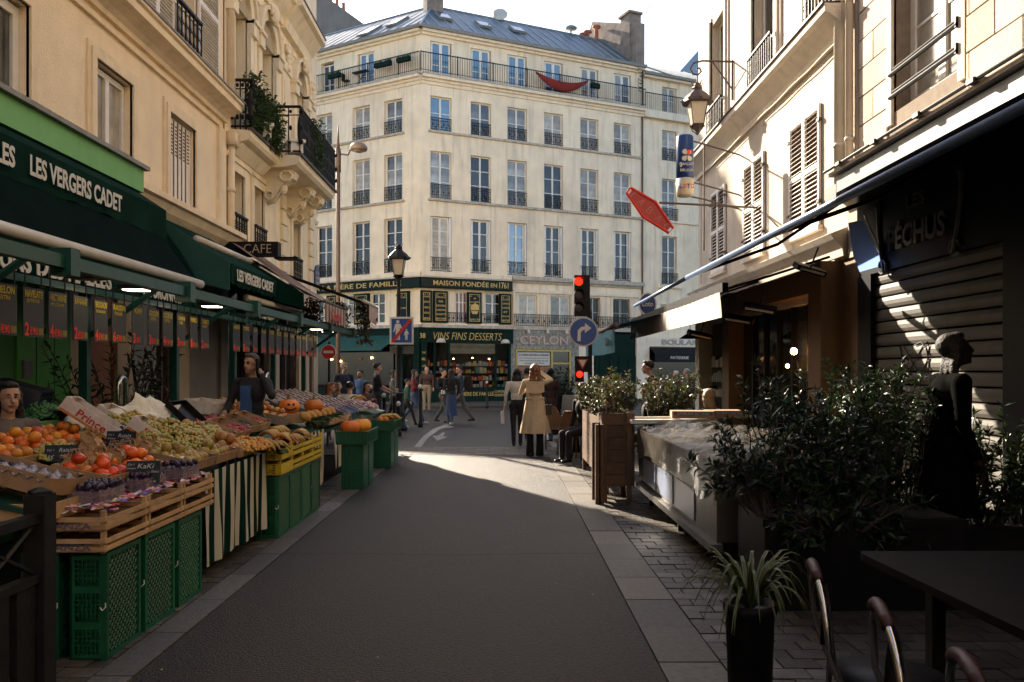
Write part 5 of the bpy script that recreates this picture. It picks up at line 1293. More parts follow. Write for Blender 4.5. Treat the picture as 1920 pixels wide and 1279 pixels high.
# ---- cardboard box lying on the slope; returns its matrix (x = down the slope to the street, y = along)
def cbox(lab, c, lx, ly, h, m=cardboard, tilt=.197, rz=0.0, name='cardboard_box', cat='box', flap=True, group=None, wall_t=.008, inner=None, tx=0.0):
    t = thing(name, lab, cat, c, group, (tx, tilt, rz))
    w = wall_t
    def part(nm, a, b, mm=m): MB().box(a, b).build(nm, mm, t, local=True)
    part('base', (-lx / 2 + w, -ly / 2 + w, 0), (lx / 2 - w, ly / 2 - w, .006), inner or m)
    part('side', (-lx / 2, -ly / 2, 0), (-lx / 2 + w, ly / 2, h)); part('side', (lx / 2 - w, -ly / 2, 0), (lx / 2, ly / 2, h * .86))
    part('end', (-lx / 2 + w, -ly / 2, 0), (lx / 2 - w, -ly / 2 + w, h)); part('end', (-lx / 2 + w, ly / 2 - w, 0), (lx / 2 - w, ly / 2, h))
    if flap:
        for sx in (-1, 1):
            for sy in (-1, 1):
                mb = MB(); mb.prism([(0, 0), (.05, 0), (0, .05)], -.003, .003, 2, T(sx * (lx / 2 - w), sy * (ly / 2 - w), h + .003) @ Matrix.Scale(-sx, 4, (1, 0, 0)) @ Matrix.Scale(-sy, 4, (0, 1, 0))); mb.build('corner_flap', m, t, local=True)
    t['_m'] = 0; del t['_m']
    return t, T(*c) @ Euler((tx, tilt, rz)).to_matrix().to_4x4()
def fill(kind, M, lx, ly, z, d, lab, group, n=999, heap=0, sc=1.0, jit=.006):
    nx = max(1, int(lx / d)); ny = max(1, int(ly / d)); k = 0
    for i in range(nx):
        for j in range(ny):
            if k >= n: return
            x = -lx / 2 + (i + .5) * lx / nx + rnd.uniform(-jit, jit); y = -ly / 2 + (j + .5) * ly / ny + rnd.uniform(-jit, jit)
            put(kind, M @ Vector((x, y, z + rnd.uniform(0, .008))), lab, group, sc=sc); k += 1
    for _ in range(heap):
        put(kind, M @ Vector((rnd.uniform(-.3, .3) * lx, rnd.uniform(-.3, .3) * ly, z + d * .75)), lab, group, sc=sc)

# ---- near display, items placed on the sloping table
# persimmons in a wide box, then a punnet tray of them
p = stall(205, 942); b, M = cbox('open cardboard box of glossy persimmons behind the near plum punnets', (-2.62, 5.08, SZ(-2.62)), .36, .38, .075, group=None)
fill('persimmon', M, .31, .34, .055, .088, 'glossy orange-red persimmon in the near cardboard box', 'persimmons in the near box', heap=4)
b, M = cbox('small cardboard tray of persimmons in front of the Kaki chalkboard', (-2.62, 5.55, SZ(-2.62)), .28, .42, .06)
fill('persimmon', M, .25, .38, .055, .092, 'glossy orange-red persimmon before the Kaki chalkboard', 'persimmons by the Kaki board', heap=3)
# plum punnets in the wooden trays
punnet_m = mat('clear_punnet_plastic', (.30, .22, .24), .15, .1, 10, 0, alpha=.45)
for k, (x, y) in enumerate(((-2.42, 4.72), (-2.38, 5.22), (-2.36, 5.76), (-2.55, 5.50))):
    t = thing('plum_punnet', f'{["nearest clear punnet of dark plums, in the first wooden tray", "clear punnet of dark plums in the second wooden tray", "clear punnet of dark plums in the third wooden tray", "clear punnet of dark plums tucked beside the persimmon tray"][k]}', 'punnet', (x, y, .85), 'punnets of plums')
    mb = MB()
    for a, c in (((-.10, -.15, 0), (.10, -.147, .075)), ((-.10, .147, 0), (.10, .15, .075)), ((-.10, -.147, 0), (-.097, .147, .075)), ((.097, -.147, 0), (.10, .147, .075)), ((-.097, -.147, 0), (.097, .147, .003))): mb.box(a, c)
    mb.build('tub', punnet_m, t, local=True)
    for l in range(3):
        for i in range(4):
            for j in range(6):
                if l == 2 and rnd.random() < .4: continue
                put('plum', (x - .075 + i * .05 + rnd.uniform(-.006, .006), y - .125 + j * .05 + rnd.uniform(-.006, .006), .878 + l * .034), ['dark bloomed plum heaped in the nearest clear punnet', 'dark bloomed plum heaped in the punnet on the second tray', 'dark bloomed plum heaped in the punnet on the third tray', 'dark bloomed plum in the punnet beside the persimmon tray'][k], ['plums in the nearest punnet', 'plums in the second punnet', 'plums in the third punnet', 'plums beside the persimmons'][k])
# long tilted box of plums half covered with foil
b, M = cbox('long tilted carton of small plums with a foil sheet, beside the black post', (-2.80, 4.52, .99), .64, .36, .11, rz=-.12, tilt=.22, tx=-.12)
foil = mat('crumpled_foil', (.22, .19, .20), .3, .5, 22, .8, 25, metal=.5)
mb = MB(); rg = random.Random(5)
mb.sheet(lambda a, c: (-.06 + a * .37, -.19 + c * .38, .085 + .012 * math.sin(a * 31 + c * 17) + .01 * math.sin(c * 41)), 22, 22, M); tag(mb.build('foil_sheet', foil), 'crumpled grey foil sheet over the long carton of plums', 'foil')
for i in range(5):
    for j in range(7): put('plum', M @ Vector((-.28 + i * .048, -.16 + j * .052, .06)), 'small dusky plum in the long tilted carton', 'plums in the tilted carton', sc=1.0)
wood_tray('pale wooden box under the long tilted plum carton', -2.80, -2.44, 4.28, 4.66, .80, .12, slots=1)
wood_tray('pale wooden box at the left edge of the picture', -3.3, -2.85, 4.2, 4.6, .84, .12, slots=1)
# orange boxes
for k, (x, y, lab) in enumerate(((-3.25, 4.98, 'cardboard box of oranges at the left edge of the display'), (-3.29, 5.48, 'cardboard box of oranges below the green vegetable crate'), (-3.36, 5.99, 'shallow box of oranges beside the black grapes board'))):
    b, M = cbox(lab, (x, y, SZ(x)), .44, .46, .07, rz=.05 * k); fill('orange', M, .40, .42, .06, .086, ['bright orange in the box nearest the left edge', 'bright orange in the box below the green crate', 'bright orange in the shallow far box'][k], ['oranges in the near box', 'oranges in the middle box', 'oranges in the far box'][k], heap=3)
# ---- grapes: berries packed in heaps (uncountable)
def berries(c, rx, ry, rz, n, r, seed, M=ID):
    rg = np.random.default_rng(seed); mb = MB()
    ico = [(0, 0, 1), (.894, 0, .447), (.276, .851, .447), (-.724, .526, .447), (-.724, -.526, .447), (.276, -.851, .447), (.724, .526, -.447), (-.276, .851, -.447), (-.894, 0, -.447), (-.276, -.851, -.447), (.724, -.526, -.447), (0, 0, -1)]
    fs = [(0, 1, 2), (0, 2, 3), (0, 3, 4), (0, 4, 5), (0, 5, 1), (1, 6, 2), (2, 7, 3), (3, 8, 4), (4, 9, 5), (5, 10, 1), (6, 7, 2), (7, 8, 3), (8, 9, 4), (9, 10, 5), (10, 6, 1), (6, 11, 7), (7, 11, 8), (8, 11, 9), (9, 11, 10), (10, 11, 6)]
    for _ in range(n):
        u, v = rg.uniform(-1, 1, 2)
        if u * u + v * v > 1: continue
        h = math.sqrt(1 - u * u - v * v) * (.85 + .15 * math.sin(u * 9) * math.cos(v * 8)); q = r * rg.uniform(.85, 1.12)
        p = (c[0] + u * rx, c[1] + v * ry, c[2] + h * rz * rg.uniform(.75, 1.05))
        mb.add([(p[0] + a[0] * q, p[1] + a[1] * q, p[2] + a[2] * q) for a in ico], fs, M)
    return mb
grape_g = island_mat('white_grape', [(.36, .30, .06), (.42, .29, .06), (.30, .28, .06), (.40, .24, .055), (.34, .33, .08)], .3)
grape_k = island_mat('black_grape', [(.012, .010, .022), (.02, .016, .035), (.008, .008, .014)], .3)
curr = island_mat('redcurrant', [(.30, .015, .02), (.42, .03, .03), (.2, .01, .02)], .2)
golden = island_mat('physalis', [(.55, .26, .04), (.48, .20, .03), (.6, .34, .08)], .6)
def heap(name, lab, c, rx, ry, rz, n, r, m, seed):
    o = berries(c, rx, ry, rz, n, r, seed).build(name, m, None, True); return tag(o, lab, name.replace('_', ' '), kind='stuff')
gx = lambda px, py, dz=0: stall(px, py, dz)
def hp(px, py): x, y, z = stall(px, py); return (x, y, z)
c = hp(305, 842); heap('white_grapes', 'big heap of amber white grapes piled highest in the middle of the display', (c[0], c[1], c[2] - .01), .36, .52, .26, 2600, .0185, grape_g, 1)
heap('white_grapes', 'upper mound of white grapes spilling from the torn white paper', (c[0] - .42, c[1] + .25, c[2] + .05), .30, .55, .25, 1700, .0185, grape_g, 2)
heap('white_grapes', 'far end of the white grapes next to the redcurrants', (c[0] - .02, c[1] + .75, c[2] - .0), .26, .36, .17, 1000, .0185, grape_g, 8)
heap('white_grapes', 'small heap of green grapes in front of the little Raisin board', (-3.02, 5.35, SZ(-3.02) + .01), .15, .2, .12, 800, .0145, grape_g, 3)
heap('black_grapes', 'heap of black grapes beneath the Raisin Muscat board', (-3.10, 6.35, SZ(-3.10) + .02), .24, .42, .14, 1700, .0145, grape_k, 4)
# torn white paper round the grapes
def paper(lab, c, lx, ly, seed, m, amp=.06, rx=0.3, ry=.2):
    rg = random.Random(seed); ph = [rg.uniform(0, 6) for _ in range(4)]; M = T(*c) @ Matrix.Rotation(rx, 4, 'X') @ Matrix.Rotation(ry, 4, 'Y')
    mb = MB(); mb.sheet(lambda a, b: ((a - .5) * lx + .02 * math.sin(b * 9 + ph[0]), (b - .5) * ly + .02 * math.sin(a * 8 + ph[1]), amp * (math.sin(a * 4 + ph[2]) * math.sin(b * 3 + ph[3]) + .35 * abs(math.sin(a * 6 + b * 5)) + .9 * abs(a - .5))), 14, 14, M)
    return tag(mb.build('crumpled_paper', m), lab, 'paper')
white_paper = mat('white_wrapping_paper', (.62, .58, .48), .8, .1, 10, .4, 20)
for k, (px, py, dz, s_) in enumerate(((235, 790, .10, .30), (268, 778, .12, .32), (292, 772, .14, .30), (322, 868, .02, .22), (348, 862, .02, .24))):
    x, y, z = stall(px, py, dz); paper(['pale crumpled wrapping paper at the left top of the grapes', 'pale crumpled paper peak above the grapes', 'highest pale crumpled paper behind the grapes', 'pale crumpled paper below the grape heap', 'pale crumpled paper at the lower right of the grapes'][k], (x, y, z), s_, s_ * 1.1, k, white_paper, .05, .5 if k < 3 else .1, .5 if k < 3 else .2)
# white printed grape cartons leaning on the slope
red_ink = mat('red_print', (.42, .02, .02), .6, .1, 10, 0)
for k, (c, sz, rt) in enumerate((((-3.18, 6.12, 1.20), (.46, .30, .11), (-.05, .62, .2)), ((-2.80, 6.40, 1.04), (.46, .30, .11), (-.05, .60, .15)), ((-3.32, 6.9, 1.15), (.40, .30, .10), (0, .5, .1)))):
    t, M = cbox(['white printed grape carton tilted highest, lettered Prince', 'white printed grape carton tilted lower, lettered Prince, by the paper bags', 'white printed grape carton mostly buried under the grapes'][k], c, sz[0], sz[1], sz[2], cardboard_w, tilt=rt[1], rz=rt[2], tx=rt[0], group='white printed grape cartons')
    if k < 2:
        fr = FRM((0, 0, 0), (1, 0, 0), (0, 1, 0)); me, tw, th = text_mesh('Prince', red_ink, .02, .02)
        o = bpy.data.objects.new('lettering', me); COL.objects.link(o); o.parent = t; o.matrix_basis = T(.02, -sz[1] / 2 - .002, sz[2] * .5) @ Matrix.Rotation(R(90), 4, 'X') @ Matrix.Diagonal((.24 / tw, .06 / th, .05, 1))
        MB().box((-.22, -sz[1] / 2 - .002, .0), (.22, -sz[1] / 2 - .0005, .02)).build('printed_band', mat('orange_print', (.5, .16, .03), .6, .1, 10, 0), t, local=True)
# kraft paper bags with handles
def bag(px, py, s, lab, rz=0.0, m=kraft, dz=0):
    x, y, z = stall(px, py, dz); t = thing('paper_bag', lab, 'paper bag', (x, y, z), 'small kraft paper bags of grapes', (0, .05, rz))
    w, d, h = s; rg = random.Random(px); mb = MB(); n = 5
    for face in range(4):
        def P(a, b):
            q = [(-w / 2 + a * w, -d / 2), (w / 2, -d / 2 + a * d), (w / 2 - a * w, d / 2), (-w / 2, d / 2 - a * d)][face]
            k = .012 * math.sin(q[0] * 60 + b * 9 + px) + .008 * math.sin(q[1] * 70 + b * 14); f = 1 - .12 * b
            return (q[0] * f + k, q[1] * f + k * .6, h * b + (.008 * math.sin(q[0] * 90) if b == 1 else 0))
        mb.sheet(P, 6, 6)
    mb.build('sack', m, t, local=True)
    for sy in (-1, 1): MB().tube([(-w * .25, sy * d * .3, h * .96), (-w * .12, sy * d * .25, h * 1.3), (w * .12, sy * d * .25, h * 1.3), (w * .25, sy * d * .3, h * .96)], .004, 5).build('handle', m, t, local=True)
bags = [(137, 893, 'kraft bag at the left end of the front row of bags'), (160, 890, 'second kraft bag in the front row'), (186, 884, 'third kraft bag in the front row'), (212, 880, 'kraft bag left of the Kaki chalkboard'), (238, 866, 'widest crumpled kraft bag above the Kaki chalkboard'), (262, 862, 'kraft bag right of the widest crumpled bag'), (286, 856, 'kraft bag against the lower white carton'), (170, 848, 'tall kraft bag left of the black grapes'), (200, 824, 'kraft bag behind the Raisin Muscat board')]
for i, (px, py, lab) in enumerate(bags): bag(px, py, (.13 + (.05 if i == 4 else 0), .10, .13 + .02 * (i % 2)), lab, rnd.uniform(-.4, .4))
# chalkboards
def board(px, py, w, h, lab, lines, rz=0.0, dz=0.0, off=(0, 0)):
    x, y, z = stall(px, py, dz); M0 = T(x, y, z) @ Matrix.Rotation(rz, 4, 'Z') @ Matrix.Rotation(-.15, 4, 'X')
    t = thing('chalkboard_sign', lab, 'chalkboard', (x, y, z), 'chalkboard price labels among the fruit', (-.15, 0, rz))
    MB().box((-w / 2, 0, 0), (w / 2, .006, h)).build('slate', slate, t, local=True)
    for s_, u, zz, tw_, th_ in lines:
        me, a, b_ = text_mesh(s_, chalk, .0, .01, .25); o = bpy.data.objects.new('chalk_writing', me); COL.objects.link(o); o.parent = t
        o.matrix_basis = T(u * w, -.002, zz * h) @ Matrix.Rotation(R(90), 4, 'X') @ Matrix.Diagonal((tw_ * w / a, th_ * h / b_, .02, 1))
    MB().tube([(0, .012, -.03), (0, .012, h * .5)], .004, 5).build('stake', wood_pale, t, local=True)
board(267, 909, .21, .155, 'chalkboard reading Kaki above the persimmons', [('KaKi', .08, .78, .5, .2), ('Extra', .36, .55, .22, .1), ('Cat 1', -.36, .85, .2, .08), ('Espagne', -.34, .68, .26, .09), ('4€', -.12, .42, .2, .2), ('1', .12, .4, .05, .24), ('90/Pièce', .12, .16, .55, .14)], .12)
board(225, 846, .225, .15, 'chalkboard reading Raisin Muscat over the black grapes', [('Raisin', .12, .78, .44, .18), ('Muscat', .2, .52, .42, .14), ('Cat 1', -.34, .82, .2, .08), ('France', -.32, .64, .26, .09), ('9€', -.2, .3, .3, .2), ('50', .22, .22, .25, .14)], -.05, .03)
board(114, 866, .20, .11, 'smaller tilted chalkboard reading Raisin above the little green grapes', [('Raisin', .15, .7, .44, .24), ('Italia', .15, .35, .36, .2), ('Cat 1', -.32, .7, .2, .12), ('5€', -.3, .3, .2, .2)], .2, .04)
# boxes of green pears along the front edge over the striped cloth
for k, (y, x, kd) in enumerate(((6.10, -2.50, 'pear'), (6.60, -2.50, 'pear'), (7.10, -2.48, 'brown_pear'))):
    lab = ['cardboard box of green figs right of the Kaki board', 'cardboard box of green and red pears over the striped cloth', 'cardboard box of brown pears at the far end of the striped cloth'][k]
    b, M = cbox(lab, (x, y, SZ(x) + .0), .40, .46, .085); fill(kd, M, .34, .40, .055, .08 if kd == 'pear' else .095, ['green fig in the box beside the Kaki board', 'speckled pear in the box over the striped cloth', 'brown pear in the far box over the cloth'][k], ['green figs by the Kaki board', 'pears over the striped cloth', 'brown pears over the cloth'][k], heap=4)
for k, (y, x) in enumerate(((6.85, -2.88), (7.35, -2.86))):
    b, M = cbox(['second row box of large brown pears', 'second row box of brown pears nearest the bananas'][k], (x, y, SZ(x)), .36, .46, .085); fill('brown_pear', M, .30, .40, .055, .1, ['large brown pear in the second row box', 'brown pear in the box nearest the bananas'][k], ['brown pears second row', 'brown pears by the bananas'][k], heap=2)
# tomatoes, redcurrant punnets, beetroots, apples behind
for i in range(9): x, y, z = stall(338 + (i % 5) * 9, 792 + (i // 5) * 9, .05); put('tomato', (x, y, z), 'ripe red tomato beside the open black box', 'tomatoes by the black box')
for k, (px, py, lab) in enumerate(((372, 806, 'punnet of redcurrants nearest the white grapes'), (392, 795, 'punnet of redcurrants behind the first one'), (420, 800, 'punnet of redcurrants furthest from the grapes'), (445, 812, 'punnet of dark red berries by the cardboard flaps'))):
    x, y, z = stall(px, py, .02); heap('redcurrants', lab, (x, y, z), .13, .18, .09, 500, .012, curr, 20 + k)
for i in range(8): x, y, z = stall(400 + (i % 4) * 17, 782 + (i // 4) * 10, .05); put('beetroot', (x, y, z), 'dark purple passion fruit behind the redcurrants', 'passion fruits')
for i in range(12): x, y, z = stall(352 + (i % 6) * 11, 806 + (i // 6) * 7, .0); put('apple', (x, y, z), 'red and yellow peach between the grapes and the redcurrants', 'peaches by the redcurrants')
for k, (px, py, lx, rz) in enumerate(((398, 826, .34, .1), (425, 816, .34, .0), (448, 806, .34, -.05), (470, 800, .34, .05))):
    x, y, z = stall(px, py); b, M = cbox(['brown open carton of dark berries nearest the grapes', 'brown open carton of red berries, second in its row', 'brown open carton of berries, third in its row', 'brown open carton of berries beside the banana heap'][k], (x, y, z + .03), lx, .40, .09, rz=rz, tilt=.35); heap('dark_berries', ['dark berries in the carton nearest the grapes', 'dark berries in the second brown carton', 'dark berries in the third brown carton', 'dark berries in the carton beside the bananas'][k], (x, y, z + .05), .12, .16, .05, 260, .012, curr if k % 2 else grape_k, 30 + k)
x, y, z = stall(345, 782, .12); t, M = cbox('black carton standing open on its edge behind the tomatoes', (x, y + .1, z - .02), .40, .42, .06, black_plastic, tilt=.75, flap=False)
x, y, z = stall(430, 778, .05); t, M = cbox('pinkish printed carton behind the redcurrants', (x - .35, y + .2, z + .02), .36, .55, .15, cardboard_w, tilt=.1)
# physalis bags, bananas, asparagus in bags
x, y, z = stall(455, 842, .01); heap('physalis', 'heap of golden physalis in nets beside the bananas', (x, y, z), .26, .42, .11, 900, .017, golden, 41)
banana_m = fm('banana_skin', (.58, .36, .03), .45, (.42, .22, .03)); btip = mat('banana_tip', (.06, .04, .015), .8, .2, 10, 0)
def banana_bunch(c, n, rz, lab, sc=1.0, group='bunches of bananas'):
    t = thing('banana_bunch', lab, 'bananas', c, group, (0, .1, rz))
    for i in range(n):
        a = (i - (n - 1) / 2) * .16; L_ = .19 * sc
        pts = [(math.cos(a) * (-.02 + L_ * math.sin(k * .24)) , math.sin(a) * (L_ * 1.1 * k / 6) + (i - n / 2) * .026, .03 + L_ * .55 * math.sin(k / 6 * math.pi) * .6) for k in range(7)]
        pts = [((k / 6) * L_ * math.cos(a), (i - n / 2) * .03 + math.sin(a) * (k / 6) * L_, .02 + .05 * math.sin(k / 6 * math.pi) * sc) for k in range(7)]
        mb = MB(); mb.use(banana_m).tube(pts, [.008, .015, .018, .019, .018, .013, .006], 7); mb.use(btip).ball(pts[-1], .007, 5, 4); mb.build('banana', None, t, True, True)
    MB().ball((0, 0, .02), (.02, .06, .015), 6, 4).build('stalk', btip, t, local=True)
blabs = ['nearest banana bunch above the physalis', 'banana bunch with brown spots in the front row', 'banana bunch in the middle of the heap', 'upper banana bunch toward the shop', 'banana bunch behind the wrapped stalks', 'far banana bunch by the tall green stalks', 'top banana bunch beside the redcurrant cartons']
for k, (px, py) in enumerate(((478, 838), (500, 842), (512, 826), (488, 820), (530, 828), (545, 818), (505, 812))):
    x, y, z = stall(px, py, .02); banana_bunch((x, y, z), 5, rnd.uniform(-.8, .4), blabs[k], 1.1)
stalk_m = island_mat('green_stalk', [(.10, .14, .03), (.16, .18, .05), (.07, .10, .03)], .5)
for k, (px, py) in enumerate(((535, 826), (560, 822), (525, 846))):
    x, y, z = stall(px, py, .03); t = thing('stalk_bundle', ['bundle of green stalks tied with dark bands, left', 'bundle of green stalks tied with dark bands, right', 'bundle of green stalks lying over the yellow boxes'][k], 'vegetables', (x, y, z), None, (0, 0, .5))
    mb = MB()
    for i in range(14): a = rnd.uniform(-.03, .03); b_ = rnd.uniform(0, .03); mb.tube([(a, -.2, b_), (a * 1.3, .2, b_ + .01)], .008, 5)
    mb.build('stalks', stalk_m, t, local=True); mb = MB(); mb.lathe([(.045, -.05), (.048, .0), (.045, .05)], 10, (0, 0, 0), T(0, -.02, .018) @ Matrix.Rotation(R(90), 4, 'X')); mb.build('band', black_plastic, t, local=True)
# ---- yellow wooden crates, two tiers over the green ones
for k in range(4):
    for lv in range(2):
        y0 = 7.62 + k * .435
        t = wood_tray(f'{ORD[k]} yellow printed box from the camera, {"upper" if lv else "lower"} tier', -2.52, -2.13, y0, y0 + .43, .612 + lv * .142, .13, yellow_crate, 'yellow boxes in two tiers', 'POLIFRUT' if k == 0 else None, 'yellow_box', 1 if k == 0 else 2, tm=mat('dark_print', (.05, .04, .01), .6, .1, 10, 0))
        if k == 0:
            mb = MB(); zc = .612 + lv * .142
            mb.box((-2.36, y0 - .003, zc + .085), (-2.27, y0 - .001, zc + .098))
            for sx in (-2.47, -2.20):
                for j in range(4): mb.box((sx - .012 + .0 * j, y0 - .003, zc + .02 + j * .024), (sx + .012, y0 - .001, zc + .032 + j * .024))
            mb.build('printed_marks', mat('dark_print', (.05, .04, .01)), t)
pink_paper = mat('pink_tissue', (.45, .18, .16), .8, .3, 14, .3)
mb = MB(); mb.sheet(lambda a, b: (-2.49 + .33 * a, 7.66 + 1.66 * b, .87 + .015 * math.sin(a * 20 + b * 40)), 8, 40); tag(mb.build('tissue_lining', pink_paper), 'pinkish tissue lining the yellow boxes', 'paper')
# ---- striped cloth hung over the table front
def stripe_cloth(name, lab, y0, y1, x, z0, z1, n, amp=.017, top=.08, seed=1):
    t = thing(name, lab, 'cloth', (x, (y0 + y1) / 2, z0)); rg = random.Random(seed); ph = rg.uniform(0, 6)
    ws = [rg.uniform(.8, 1.2) for _ in range(n)]; tot = sum(ws); acc = y0
    for i in range(n):
        w = (y1 - y0) * ws[i] / tot; a0, a1 = acc, acc + w; acc += w
        def P(a, b, a0=a0, a1=a1):
            y = a0 + (a1 - a0) * a; zt = z1 + (SZ(x) - .03 - z1) * 0; wob = amp * (1 - b) * (math.sin(y * 21 + ph) + .6 * math.sin(y * 9 + ph * 2) + .3 * math.sin(y * 47 + 3 * b))
            return (x + wob, y + .02 * (1 - b) * math.sin(y * 13 + ph) * math.sin(b * 5 + y * 7), z0 + (zt - z0) * b + .0)
        mb = MB(); mb.sheet(P, 5, 12); mb.build('stripe', mat('white_stripe_cloth', (.55, .50, .38), .85, .06, 5, .25, 120) if i % 2 == 0 else cloth_green, t, True)
    return t
stripe_cloth('striped_cloth', 'green and white striped cloth hanging between the wooden trays and the yellow boxes', 6.02, 7.55, -2.26, .13, .845, 17)
stripe_cloth('striped_cloth', 'far green and white striped cloth beside the pumpkin crate', 10.0, 10.7, -2.42, .12, .84, 7, seed=4)
stripe_cloth('striped_cloth', 'short striped cloth between the two pumpkin crates', 11.8, 13.0, -2.52, .15, .88, 15, seed=6)
mb = MB(); mb.sheet(lambda a, b: (-2.6 - .02 * math.sin(a * 30), 9.6 + .45 * a, .05 + .78 * b), 12, 4); tag(mb.build('dark_cloth', cloth_green, None, True), 'dark green cloth behind the last yellow box', 'cloth')
# ---- far green crates with pumpkins and citrus
def pumpkin_stack(lab, xc, y0, y1, kind, n, seed):
    t = thing('crate_stack', lab, 'crate stack', (xc, (y0 + y1) / 2, 0.004)); w = .42
    # two tall crates under one wide shallow crate
    for i in range(2):
        ya = y0 + i * (y1 - y0) / 2; mb = MB(); mb.box((xc - .15, ya + .06, 0.004), (xc + .15, ya + (y1 - y0) / 2 - .02, .62)); o = mb.build('crate_body', crate_green, t)
        mb = MB()
        for zz in [.03 + .05 * q for q in range(12)]: mb.box((xc + .15, ya + .07, zz), (xc + .156, ya + (y1 - y0) / 2 - .03, zz + .02)); mb.box((xc - .14, ya + .054, zz), (xc + .14, ya + .06, zz + .02))
        for q in range(8): xx = xc - .13 + q * .036; mb.box((xx, ya + .050, .03), (xx + .012, ya + .056, .60))
        mb.build('grille', crate_green, o)
    b = MB(); z0, z1 = .62, .80; t_ = .015
    for a, c in (((xc - w / 2, y0, z0), (xc + w / 2, y0 + t_, z1)), ((xc - w / 2, y1 - t_, z0), (xc + w / 2, y1, z1)), ((xc - w / 2, y0 + t_, z0), (xc - w / 2 + t_, y1 - t_, z1)), ((xc + w / 2 - t_, y0 + t_, z0), (xc + w / 2, y1 - t_, z1)), ((xc - w / 2 + t_, y0 + t_, z0), (xc + w / 2 - t_, y1 - t_, z0 + .01))): b.box(a, c)
    b.box((xc - w / 2 - .012, y0 - .012, z1 - .02), (xc + w / 2 + .012, y0, z1)); b.box((xc + w / 2, y0, z1 - .02), (xc + w / 2 + .012, y1, z1)); 
    o = b.build('top_crate', crate_green, t)
    mb = MB()
    for q in range(12): yy = y0 + .03 + q * (y1 - y0 - .06) / 12; mb.box((xc + w / 2, yy, z0 + .02), (xc + w / 2 + .006, yy + .012, z1 - .04))
    for q in range(8): xx = xc - w / 2 + .03 + q * .05; mb.box((xx, y0 - .006, z0 + .02), (xx + .012, y0, z1 - .04))
    mb.build('grille', crate_green, o)
pumpkin_stack('nearer stack of green crates topped with orange pumpkins', -2.06, 10.75, 11.65, 'pumpkin', 3, 1)
pumpkin_stack('farther stack of green crates topped with bananas and oranges', -2.02, 13.1, 14.1, 'pumpkin', 3, 2)
for k, (x, y, s_) in enumerate(((-2.12, 10.98, 1.05), (-2.02, 11.28, .95), (-2.05, 11.52, .8))): put('pumpkin', (x, y, .84), ['large round orange pumpkin at the near end of the green crate', 'middle orange pumpkin in the green crate', 'smaller orange pumpkin at the far end of the green crate'][k], 'pumpkins in the green crate', False, s_)
for k, (x, y) in enumerate(((-2.1, 13.35), (-1.98, 13.55), (-2.1, 13.7))): banana_bunch((x, y, .80), 5, rnd.uniform(-.6, .6), ['banana bunch at the near side of the far green crate', 'banana bunch in the middle of the far green crate', 'banana bunch at the back of the far green crate'][k], 1.2)
for i in range(7): put('orange', (-2.0 + .07 * (i % 3) - .05, 13.2 + .12 * i, .81), 'orange lying around the bananas in the far green crate', 'oranges in the far crate', sc=1.2)
# ---- second display: apples, carved pumpkin, pineapples, white cartons
def stall2(px, py, dz=0): return stall(px, py, dz, .31, .2)
for k, (x, y) in enumerate(((-3.25, 9.75), (-3.05, 10.35), (-3.55, 10.3), (-3.4, 10.9))):
    b, M = cbox(['grey carton of apples nearest the green post', 'grey carton of apples in front of the carved pumpkin', 'carton of apples at the back left of the second stall', 'carton of apples at the back right of the second stall'][k], (x, y, .31 - .2 * x + .05), .48, .50, .11, mat('grey_card', (.24, .20, .15), .85, .15, 8, .2), tilt=.22, rz=.04 * k)
    fill('apple', M, .42, .44, .09, .085, ['red and yellow apple in the carton nearest the green post', 'red and yellow apple in the carton by the carved pumpkin', 'red and yellow apple in the back left carton', 'red and yellow apple in the back right carton'][k], ['apples nearest the post', 'apples by the pumpkin', 'apples back left', 'apples back right'][k], heap=6)
xj, yj = -2.87, 10.75
bx, M = cbox('wide wooden-brown carton carrying the carved pumpkin', (xj, yj, .93), .5, .6, .12, wood_pale, tilt=.0, flap=False)
jk = put('pumpkin', (xj - .02, yj - .05, 1.14), 'carved pumpkin with a grinning dark face on the second stall', 'halloween pumpkins', False, .92); jk.name = 'carved_pumpkin'
put('pumpkin', (xj + .22, yj + .35, 1.13), 'plain pumpkin just right of the carved one', 'halloween pumpkins', False, .92)
ink = mat('black_marker', (.01, .01, .01), .5, .1, 10, 0)
mb = MB(); r_ = .145
def onp(a, b, r=.142): return (xj - .02 + r * math.sin(a) * math.cos(b), yj - .05 - r * math.cos(a) * math.cos(b), 1.14 + .105 * math.sin(b))
for a in (.25, .75): mb.tube([onp(a - .1, .35), onp(a + .1, .30), onp(a, .15), onp(a - .1, .35)], .012, 5)
mb.tube([onp(-.1 + i * .12, -.18 - .22 * math.sin(i / 9 * math.pi)) for i in range(10)], .012, 5)
o = mb.build('face_marking', ink, jk); o.matrix_basis = jk.matrix_basis.inverted() @ T(0, 0, 0) if False else Matrix.Scale(1 / jk.scale[0], 4) @ T(*(-jk.location)); 
for v in o.data.vertices: v.co = Vector(v.co) + wpos(jk)
